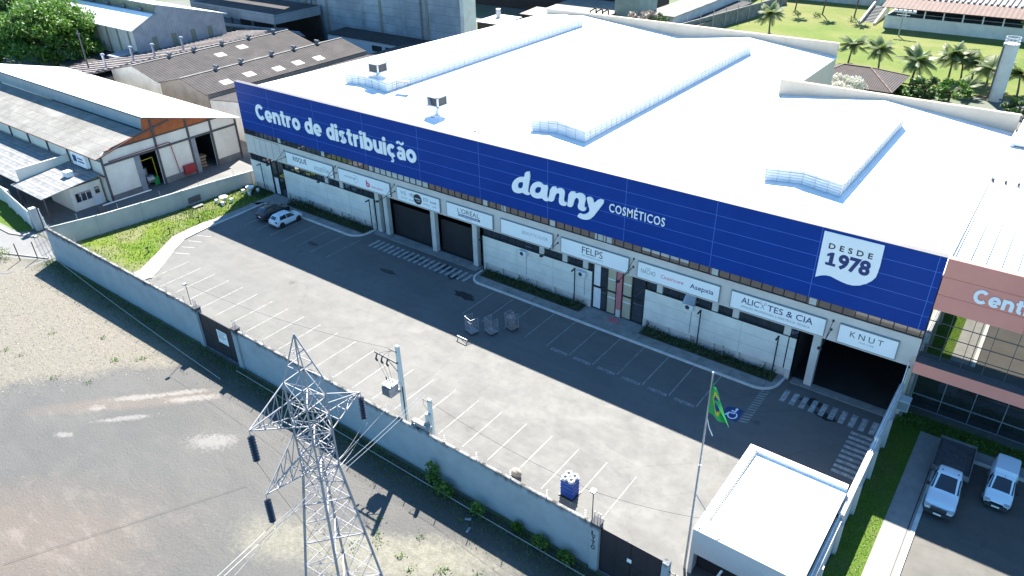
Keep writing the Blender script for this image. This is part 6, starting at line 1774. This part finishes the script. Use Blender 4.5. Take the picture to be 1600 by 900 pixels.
# ------------------------------------------------------------------ fibre cement sheds behind
M['skylight'] = mat('dusty skylight', (0.26, 0.255, 0.24), (0.16, 0.155, 0.15), 0.6, scale=2)
def vent(par, x, y, z):
    b = MB(); b.box(x - .45, y - .35, z - .15, x + .45, y + .35, z + .06); b.tube((x, y, z), (x, y, z + .35), .26, n=10); b.tube((x - .55, y, z + .48), (x + .55, y, z + .48), .24, n=8); b.build('roof_vent', 'vent_steel', par)
M['vent_steel'] = mat('dull vent steel', (0.22, 0.22, 0.23), (0.12, 0.12, 0.13), 0.6, 0.2, scale=3)
M['taupe'] = rib_mat('taupe sheet', (0.26, 0.235, 0.20), (0.18, 0.16, 0.14), 0, 1.2, 0.8, 0, .5, .5)
def shed(label, x0, xr, x1, y0, y1, ze, zr, vents, wallm, patches):
    t = thing('storage_shed', label, 'shed', ((x0 + x1) / 2, (y0 + y1) / 2, 0), 'fibre cement sheds')
    b = MB(); b.slab([(x0, y0 - .3, ze), (xr, y0 - .3, zr), (xr, y1, zr), (x0, y1, ze)], .1); b.slab([(xr, y0 - .3, zr), (x1, y0 - .3, ze), (x1, y1, ze), (xr, y1, zr)], .1); rf = b.build('roof', 'asbestos', t)
    b = MB(); b.bar((xr, y0 - .3, zr + .04), (xr, y1, zr + .04), .4, .08); b.build('ridge_cap', 'concrete_d', rf)
    b = MB(); b.extr([(x0 + .1, y0, 0), (x1 - .1, y0, 0), (x1 - .1, y0, ze - .12), (xr, y0, zr - .12), (x0 + .1, y0, ze - .12)], (0, .2, 0)); b.box(x1 - .3, y0 + .2, 0, x1 - .1, y1, ze - .15); b.box(x0 + .1, y0 + .2, 0, x0 + .3, y1, ze - .15); b.build('wall', wallm, t)
    for y in vents: vent(rf, xr, y, zr + .05)
    for x, y in patches:
        b = MB()
        s = 1 if x > xr else -1; zz = lambda q: zr + (ze - zr) * (q - xr) / ((x1 if s > 0 else x0) - xr) + .03
        b.slab([(x, y, zz(x)), (x + 1.6, y, zz(x + 1.6)), (x + 1.6, y + 1.9, zz(x + 1.6)), (x, y + 1.9, zz(x))], .02)
        b.build('skylight', 'skylight', rf)
    return t
shed('left dark fibre cement shed with turbine vents along its ridge', -140.6, -132.2, -124.4, 10.4, 44, 6.2, 8.0, (17.5, 22.5, 28.5, 34.5, 40.5), 'pale_wall', ((-129.5, 24.5), (-130.5, 30), ))
shed('right dark fibre cement shed with turbine vents and pale skylights', -124.3, -117.3, -110.5, 10.4, 45, 6.3, 7.95, (17, 22, 28.5, 33.5, 39), 'taupe', ((-113.5, 14.5), (-114.0, 19.5), (-113.3, 25), (-113.5, 29.5), (-113.2, 34), (-122, 27)))
t = thing('lean_to_shed', 'grey lean-to roof squeezed between the sheds and the warehouse', 'shed', (-104, 28, 0))
b = MB(); b.slab([(-110.4, 10.2, 5.6), (-86.2, 10.2, 8.4), (-80.5, 56, 9.0), (-110.4, 56, 5.6)], .1); b.build('roof', 'asbestos', t)
b = MB(); b.extr([(-110.4, 10.4, 0), (-86.3, 10.4, 0), (-86.3, 10.4, 8.2), (-110.4, 10.4, 5.45)], (0, .2, 0)); b.build('wall', 'metal_wall_x', t)
for k in range(6): b = MB(); b.slab([(-104, 14 + k * 6, 6.42), (-102.4, 14 + k * 6, 6.60), (-102.4, 15.5 + k * 6, 6.60), (-104, 15.5 + k * 6, 6.42)], .02); b.build('skylight', 'skylight', t)
# ribbed purlin roof left of the sheds
t = thing('ribbed_roof_building', 'low building with a rust-striped ribbed roof between the sheds and the tall grey hall', 'building', (-146, 30, 0))
b = MB(); b.slab([(-153, 6, 4.9), (-140.7, 6, 6.0), (-140.7, 50, 6.0), (-153, 50, 4.9)], .12); rr = b.build('roof', 'asbestos', t)
b = MB()
for k in range(40): y = 6.2 + k * 1.12; b.hexa([(-153, y, 4.92), (-140.7, y, 6.02), (-140.7, y + .45, 6.02), (-153, y + .45, 4.92)], [(-153, y, 5.2), (-140.7, y, 6.3), (-140.7, y + .45, 6.3), (-153, y + .45, 5.2)])
b.build('rib', 'old_roof', rr)
b = MB(); b.box(-152.8, 6.2, 0, -140.9, 49.8, 4.8); b.build('wall', 'concrete_d', t)
for x, y, h in ((-142.5, 10.5, 2.6), (-142.8, 16.0, 2.8), (-142.6, 20.2, 2.5), (-142.9, 26.5, 2.6)):
    b = MB(); b.tube((x, y, 5.5), (x, y, 5.8 + h), .22, n=8); b.tube((x, y, 5.8 + h), (x, y, 6.05 + h), .42, .3, n=10); b.build('chimney', 'grey_steel', rr)
t = thing('grey_low_roof', 'low dark roofed shed in the shade under the tall grey hall', 'shed', (-158, 15, 0)); b = MB(); b.slab([(-166, 12, 3.6), (-152.5, 12, 3.6), (-152.5, 21.9, 4.2), (-166, 21.9, 4.2)], .15); b.build('roof', 'asbestos', t); b = MB(); b.box(-165.8, 12.2, 0, -152.7, 21.7, 3.4); b.build('wall', 'concrete_d', t)
b = MB(); b.slab([(-156, 17.5, 5.2), (-152.1, 17.5, 5.2), (-152.1, 21.9, 5.6), (-156, 21.9, 5.6)], .1); b.box(-155.8, 17.7, 3.9, -152.3, 21.8, 5.1); tag(b.build('small_annex', 'zinc_blue'), 'small blue-grey annex at the foot of the tall grey hall', 'annex')
t = thing('terrace_building', 'low building with a rusty corrugated roof in front of the left trees', 'building', (-152, 4, 0)); b = MB(); b.slab([(-164, 0, 4.6), (-143.5, 0, 5.4), (-143.5, 6.2, 5.4), (-164, 6.2, 4.6)], .12); b.build('roof', 'old_roof', t); b = MB(); b.box(-163.8, .2, 0, -143.7, 6.0, 4.4); b.build('wall', 'white_paint', t)
b = MB()
for k in range(17): x = -163.5 + k * 1.2; z = 4.62 + (x + 164) * .039; b.box(x, 0, z, x + .4, 6.2, z + .2)
b.build('rib', 'asbestos', t)
b = MB(); b.bar((-146, 9, 0), (-146, 9, 12.5), .2); b.bar((-146.8, 9, 12), (-145.2, 9, 12), .1); tag(b.build('utility_pole', 'frame_dark'), 'dark power pole rising beside the rust-striped roof', 'utility pole')
# tall grey hall with lit roof
t = thing('grey_hall', 'tall grey sheet-metal hall with a bright white roof and a row of roof vents', 'hall', (-190, 30, 0))
b = MB(); b.slab([(-260, 21.5, 9.6), (-151.6, 21.5, 9.6), (-151.6, 26.7, 12.0), (-260, 26.7, 12.0)], .15); b.build('roof', 'roof_white', t)
b = MB(); b.slab([(-260, 26.8, 11.95), (-151.7, 26.8, 11.95), (-151.7, 27.6, 12.0), (-260, 27.6, 12.0)], .15); b.build('gutter_roof', 'zinc_blue', t)
b = MB(); b.box(-260, 27.6, 11.5, -152.2, 27.9, 13.6); b.build('clerestory', 'green_strip', t)
b = MB(); b.slab([(-260, 27.4, 13.75), (-151.8, 27.4, 13.75), (-151.8, 43.5, 9.4), (-260, 43.5, 9.4)], .15); b.build('roof', 'roof_white', t)
b = MB(); b.extr([(-152, 22, 0), (-152, 42.6, 0), (-152, 42.6, 9.4), (-152, 28, 13.5), (-152, 27.5, 12), (-152, 22, 9.6)], (-.2, 0, 0)); b.build('gable_wall', 'metal_wall', t)
b = MB(); b.box(-260, 22, 0, -152.2, 22.2, 9.5); b.build('wall', 'pale_wall', t)
for y in (25.5, 29.8, 34.2, 38.2): one('translucent_strip', 'green_strip', t, (-152, y, 3.0, -151.94, y + 1.1, 7.6))
for k in range(14): one('translucent_strip', 'green_strip', t, (-154.5 - k * 4.2, 21.94, 3, -153.8 - k * 4.2, 22, 9.3))
for k in range(8): vent(t, -157 - k * 6.5, 27.2, 12.0)
# vast stained silo building
t = thing('silo_building', 'huge windowless stained grey silo building filling the top of the view', 'silo building', (-150, 80, 0))
b = MB(); b.box(-152, 64, 0, -103, 66, 30); b.box(-210, 70, 0, -152.2, 72, 24); b.build('wall', 'silo', t)
b = MB(); b.box(-103.0, 64.2, 0, -102, 68, 30); b.build('side_wall', 'cream', t)
b = MB(); b.box(-210, 66, 29.8, -102, 72, 30.2); b.build('roof', 'asbestos', t)
b = MB()
M['pilaster'] = mat('dull pilaster', (0.27, 0.25, 0.20), (0.20, 0.19, 0.16), 0.9)
for x in (-151.7, -147.4, -143.6, -126.0, -112.2): one('pilaster', 'pilaster', t, (x, 63.86, 0, x + .7, 64, 30))
for x in (-150.2, -148.3, -113.4): b = MB(); b.tube((x, 63.7, 0), (x, 63.7, 30), .18, n=8); b.build('duct', 'concrete_d', t)
for x in (-131.8, -119.2): one('pale_sheet', 'zinc_blue', t, (x, 63.95, 2, x + 1.1, 64, 30))
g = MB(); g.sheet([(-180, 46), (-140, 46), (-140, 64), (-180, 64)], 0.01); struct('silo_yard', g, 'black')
t = thing('silo_canopy', 'flat grey canopy with a pale edge over the dark yard by the silo', 'canopy', (-165, 55, 0))
b = MB(); b.box(-176, 50, 8.2, -144.5, 63, 8.7); b.build('roof', 'asbestos', t); b = MB(); b.box(-176, 49.9, 6.7, -144.5, 50, 8.7); b.box(-144.5, 50, 6.7, -144.4, 63, 8.65); b.box(-176, 49.82, 8.7, -144.5, 50.2, 8.78); b.build('edge_panel', 'silo', t)
for x in (-170, -162, -154, -146): b = MB(); b.bar((x, 51, 0), (x, 51, 7.5), .4); b.build('post', 'concrete_d', t)
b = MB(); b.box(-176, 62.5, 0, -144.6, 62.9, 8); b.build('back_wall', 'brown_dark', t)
b = MB()
for k in range(4): b.path([(-170, 49 - k * .6, 4.6 + k * .3), (-136, 51 - k * .4, 5.0 + k * .35)], .10)
tag(b.build('pipe_rack', 'grey_steel'), 'bundle of grey pipes in front of the dark silo canopy', 'pipes')
t = thing('white_annex', 'low white annex with a dark roof in front of the silo building', 'annex', (-122, 60, 0)); b = MB(); b.box(-137, 58, 0, -105, 63.8, 4.2); b.build('wall', 'white_paint', t); b = MB(); b.slab([(-137.3, 57.7, 4.3), (-104.7, 57.7, 4.3), (-104.7, 63.8, 4.6), (-137.3, 63.8, 4.6)], .12); b.build('roof', 'asbestos', t); b = MB(); b.box(-123, 57.95, 2.2, -120, 58, 3.4); b.box(-119, 57.95, 2.2, -117.5, 58, 3.4); b.build('window', 'glass', t)
# roofs behind the warehouse
def block(label, x0, x1, y0, y1, h, wm, rm, slope=.6, name='background_building'):
    t = thing(name, label, 'building', ((x0 + x1) / 2, (y0 + y1) / 2, 0))
    b = MB(); b.box(x0, y0, 0, x1, y1, h); b.build('wall', wm, t)
    b = MB(); b.slab([(x0 - .3, y0 - .3, h + .15), (x1 + .3, y0 - .3, h + .15), (x1 + .3, y1 + .3, h + .15 + slope), (x0 - .3, y1 + .3, h + .15 + slope)], .14); b.build('roof', rm, t)
    return t
block('dark hall in the shade right of the silo', -165, -94, 122, 140, 20, 'brown_dark', 'asbestos')
k1 = block('small building with a bright flat roof and roof chimney right of the silo', -115, -108.5, 84, 92, 4.6, 'brown_dark', 'white_paint', .2)
b = MB(); b.tube((-113, 89.5, 4.8), (-113, 89.5, 6.8), .6, n=10); b.build('chimney', 'grey_steel', k1)
block('brownish roofed shed beside the small bright flat roof behind the warehouse', -111.5, -104.5, 96.5, 103, 4.6, 'brown_dark', 'taupe', .5)
block('wide brownish roofed shed behind the left end of the warehouse parapet', -110, -92.5, 104, 118, 4.6, 'brown_dark', 'taupe')
M['tank'] = mat('greenish tank', (0.22, 0.28, 0.25), (0.17, 0.22, 0.20), .6)
t = thing('water_tank', 'square greenish grey tank building behind the warehouse parapet', 'tank', (-83, 112, 0)); b = MB(); b.box(-92.5, 108, 3, -86, 117, 9); b.build('vessel', 'tank', t)
for x in (-92, -87): b = MB(); b.bar((x, 108.4, 0), (x, 108.4, 3), .5); b.build('leg', 'concrete_d', t)
t = thing('tank_gantry', 'black pipe gantry beside the square tank', 'gantry', (-90, 104, 0)); b = MB()
for x in (-95.5, -93.8, -92.2): b.path([(x, 102, 0), (x, 102, 6.0), (x + 1.2, 102.5, 6.7), (x + 1.2, 103, 0)], .16)
b.build('pipe', 'black', t)
block('long pale shed with tall panels behind the field wall', -86.5, -79, 112, 175, 4.6, 'pale_wall', 'asbestos2', .2)
block('dark flat shed roof between the pale shed and the field wall', -78.7, -75, 113, 150, 2.2, 'concrete_d', 'asbestos', .2)
t = thing('field_wall', 'dark stained concrete wall along the left edge of the sports field', 'wall', (-73, 130, 0))
b = MB(); b.hexa([(-78.2, 105, 0), (-77.9, 105, 0), (-68.9, 160, 0), (-69.2, 160, 0)], [(-78.2, 105, 3.4), (-77.9, 105, 3.4), (-68.9, 160, 3.4), (-69.2, 160, 3.4)]); b.build('wall', 'concrete_d', t)
for k in range(10): y = 108 + k * 5.4; x = -77.6 + (y - 105) * .1636; b = MB(); b.tube((x, y, 0), (x, y, 4.6), .09, n=6); b.build('net_post', 'grey_steel', t)
tree('pale pinkish flowering bush behind the warehouse parapet', (-83.5, 105.5, 0), 6.3, 4.0, 'blossom_pink', 26, 70, .3, 'bush', None, 'flowering_bush')
tree('green leafy bush beside the pale flowering bush behind the parapet', (-80.0, 106.0, 0), 5.8, 2.8, 'leaf_d', 18, 70, .3, 'bush', None, 'leafy_bush')

# ------------------------------------------------------------------ sports field side
t = thing('bleacher_building', 'long low grandstand with a ribbed reddish roof beyond the field', 'grandstand', (-27, 152, 0))
b = MB(); b.box(-41, 147, 0, -8, 147.4, 3.1); b.box(-41, 147.4, 0, -40.6, 160, 3.1); b.box(-40.6, 155, 0, -8, 155.4, 5.6); b.build('wall', 'concrete', t)
b = MB(); b.box(-40.6, 147.4, 2.2, -8, 155, 2.4); b.build('floor', 'concrete_d', t)
b = MB(); b.box(-38, 154.9, 2.6, -9, 154.98, 4.8); b.build('window', 'glass', t)
for k in range(9): x = -40.6 + k * 4; b = MB(); b.bar((x, 147.3, 3.1), (x, 147.3, 5.4), .28); b.build('post', 'white_paint', t)
b = MB(); b.slab([(-42, 145.6, 5.2), (-7, 145.6, 5.2), (-7, 152, 6.4), (-42, 152, 6.4)], .15); rb = b.build('roof', 'red_roof', t)
b = MB(); b.slab([(-42, 152, 6.4), (-7, 152, 6.4), (-7, 166, 7.4), (-42, 166, 7.4)], .15); b.build('roof', 'old_roof', t)
b = MB()
for k in range(30): x = -41.8 + k * 1.18; b.hexa([(x, 152, 6.4), (x + .4, 152, 6.4), (x + .4, 166, 7.4), (x, 166, 7.4)], [(x, 152, 6.75), (x + .4, 152, 6.75), (x + .4, 166, 7.75), (x, 166, 7.75)])
b.build('rib', 'concrete_d', rb)
t = thing('stairway', 'pale concrete stairway climbing the grass bank beside the grandstand', 'stairs', (-45, 153, 0))
b = MB()
for k in range(14): b.box(-46.5, 148.5 + k * .8, 0, -43.5, 149.3 + k * .8, .2 + k * .2)
b.build('steps', 'concrete_d', t)
for x in (-46.9, -43.5): b = MB(); b.hexa([(x, 148, 0), (x + .4, 148, 0), (x + .4, 160, 0), (x, 160, 0)], [(x, 148, .9), (x + .4, 148, .9), (x + .4, 160, 3.8), (x, 160, 3.8)]); b.build('cheek_wall', 'concrete_l', t)
block('long pale building on top of the grass bank at the far side', -74, -47, 166, 176, 6.5, 'pale_wall', 'asbestos2', .4, 'bank_building')
t = thing('floodlight_mast', 'grey floodlight mast with a row of lamps at the edge of the field', 'floodlight mast', (-36, 141, 0)); b = MB(); b.tube((-36, 141, 0), (-36, 141, 5.6), .16, n=8); b.build('pole', 'grey_steel', t); b = MB(); b.bar((-38.2, 141, 5.2), (-33.8, 141, 5.2), .15)
b.bar((-37.4, 141, 4.6), (-34.6, 141, 4.6), .12); b.build('crossbar', 'grey_steel', t)
for k in range(5): b = MB(); b.box(-38.1 + k * 1, 140.6, 5.25, -37.4 + k * 1, 141.1, 5.75); b.build('lamp', 'white_paint', t)
for x, nm in ((-64.3, 'leftmost of three'), (-57.2, 'middle of three'), (-49.4, 'rightmost of three, beside the stairway')):
    t = thing('thin_palm', 'slender dark palm trunk on the grass bank, ' + nm, 'palm tree', (x, 153, .7), 'slender palms on the bank'); b = MB(); b.smooth = True; b.tube((x, 153, .4), (x + .3, 153, 4), .2, .16, 8); b.tube((x + .3, 153, 4), (x + .2, 153, 9), .16, .12, 8); b.build('trunk', 'bark', t)
    b = MB()
    for k in range(14):
        a = k * 2.4; c = Vector((x + .2, 153, 9)); tipp = c + Vector((2.4 * math.cos(a), 2.4 * math.sin(a), random.uniform(-.6, 1.2))); md = c.lerp(tipp, .5) + Vector((0, 0, .7)); sd_ = Vector((-math.sin(a), math.cos(a), 0)) * .35
        b.face([c, md + sd_, tipp, md - sd_])
    b.build('crown', 'leaf_palm', t)
b = MB()
for x, y, nm in ((-57.5, 150, 'middle'), (-48.6, 149.5, 'rightmost'), (-63, 150.5, 'leftmost')):
    b = MB(); clump(b, (x, y, .8), 1.3, 60, .3)
    tag(b.build('bank_shrub', 'leaf_d'), 'low dark shrub at the foot of the %s slender palm' % nm, 'shrub', 'shrubs on the bank')
proto = palm_proto()
pl = [(-38.2, 109, 1.0, 'palm nearest the warehouse corner, left end of the palm row'), (-32.0, 107.5, 1.0, 'second palm from the warehouse corner in the palm row'), (-24.5, 99.5, 1.25, 'taller palm standing forward in the middle of the row'), (-19.3, 106, 1.05, 'palm just right of the taller middle palm'), (-15.8, 109, 1.05, 'palm behind the one right of the taller palm'), (-12.7, 103.5, 1.1, 'palm touching the left side of the concrete water tower'), (-7.6, 102.5, 1.05, 'palm touching the right side of the concrete water tower'), (-4.0, 105, 1.0, 'palm at the right edge of the view'), (-61.5, 127.5, 1.15, 'solitary palm beyond the rear parapet by the field wall'), (-17.4, 107.5, 1.0, 'low palm filling the gap left of the concrete water tower'), (-15.0, 96.5, .75, 'short bushy palm at the foot of the concrete water tower')]
for i, (x, y, s, nm) in enumerate(pl):
    if i == 0:
        o = proto; o.location = (x, y, 0); o['label'] = nm; o.scale = (s, s, s)
    else:
        o = dup(proto, (x, y, 0 if i != 10 else -1.2), 0, nm, (s * random.uniform(.88, 1.12), s * random.uniform(.88, 1.12), s * random.uniform(.85, 1.15)))
        o.rotation_euler = (random.uniform(-.1, .1), random.uniform(-.1, .1), random.uniform(0, 6.28))
t = thing('concrete_water_tower', 'slim cylindrical concrete water tower with a railing on top among the palms', 'water tower', (-10.4, 97.6, 0))
b = MB(); b.smooth = True; b.tube((-10.4, 97.6, 0), (-10.4, 97.6, 9.5), 1.15, n=20); b.build('shaft', 'concrete', t)
b = MB(); b.tube((-10.4, 97.6, 9.5), (-10.4, 97.6, 9.65), 1.22, n=20); b.build('lid', 'concrete_l', t)
b = MB()
for k in range(12):
    a, a2 = R(30 * k), R(30 * k + 30); p = (-10.4 + 1.1 * math.cos(a), 97.6 + 1.1 * math.sin(a)); q = (-10.4 + 1.1 * math.cos(a2), 97.6 + 1.1 * math.sin(a2))
    b.bar((*p, 9.6), (*p, 10.7), .05)
    for z in (10.15, 10.68): b.bar((*p, z), (*q, z), .05)
b.build('railing', 'white_paint', t)
b = MB(); b.box(-11.55, 96.8, .5, -11.3, 97.2, 9.4); b.build('ladder', 'roof_line', t)
t = thing('tiled_cottage', 'cottage with a brown hipped tile roof behind the warehouse step', 'cottage', (-30, 84, 0))
b = MB(); A = [(-38, 79.5), (-23.6, 79.5), (-23.6, 92), (-38, 92)]; zr_, ze_ = 5.6, 3.6
r0, r1 = (-33.5, 86, zr_), (-29, 86, zr_)
b.face([(*A[0], ze_), (*A[1], ze_), r1, r0]); b.face([(*A[1], ze_), (*A[2], ze_), r1]); b.face([(*A[2], ze_), (*A[3], ze_), r0, r1]); b.face([(*A[3], ze_), (*A[0], ze_), r0]); b.face([(*p, ze_ - .1) for p in reversed(A)])
rt = b.build('roof', 'tile', t)
b = MB(); b.bar(r0, r1, .3, .2); b.bar((*A[1], ze_), r1, .25, .15); b.bar((*A[2], ze_), r1, .25, .15); b.bar((*A[0], ze_), r0, .25, .15); b.build('ridge_tile', 'red_roof', rt)
b = MB(); b.box(-37, 80.5, 0, -24.6, 91, 3.5); b.build('wall', 'brown_dark', t)
tree('white blossoming bush over the cottage roof behind the warehouse step', (-29.5, 72.5, 0), 6.6, 3.6, 'flower', 30, 90, .28, 'bush', None, 'blossom_bush')
tree('leafy bush left of the white blossoming bush', (-35.5, 76, 0), 6.2, 2.4, 'leaf_palm', 16, 60, .3, 'bush', None, 'leafy_bush')
for x, y, h, r, lm, nm in ((-20.5, 92.0, 3.6, 3.2, 'leaf_d', 'dark green bush mass below the taller middle palm'), (-16.5, 90.5, 4.2, 3.0, 'leaf', 'rounded bush left of the short bushy palm'), (-24.8, 86.5, 3.0, 2.6, 'leaf', 'bright green bush right of the cottage'), (-6.0, 90.5, 2.6, 2.6, 'leaf_d', 'dark bush at the right foot of the concrete water tower')):
    tree(nm, (x, y, 0), h, r, lm, 26, 80, .3, 'bush', 'garden bushes', 'garden_bush')
tree('dark tall tree at the right edge beside the concrete water tower', (-4.8, 122, 0), 13, 5.5, 'leaf_d', 60, 110, .4)
t = thing('rail_fence', 'low dark rail fence between the palms and the garden bushes', 'fence', (-20, 98, 0))
for k in range(8): b = MB(); b.bar((-26 + k * 2.4, 98.5 - k * .25, 0), (-26 + k * 2.4, 98.5 - k * .25, 1.5), .12); b.build('post', 'bark', t)
b = MB(); b.bar((-26, 98.5, .5), (-9.2, 96.75, .5), .2); b.build('rail', 'bark', t)
# trees at the top left
tree('bright green spreading tree beside the tall grey hall', (-171, 14, 0), 13.5, 9.6, 'leaf', 130, 120, .42, squash=.66)
tree('darker green tree at the top left corner of the view', (-190, 18, 0), 17, 10, 'leaf_d', 110, 120, .45, squash=.75)
tree('small bright tree in front of the dark corner tree', (-176, 2, 0), 8, 5, 'leaf', 40, 90, .35)

bpy.data.objects.remove(_to)
bpy.data.curves.remove(_tc)
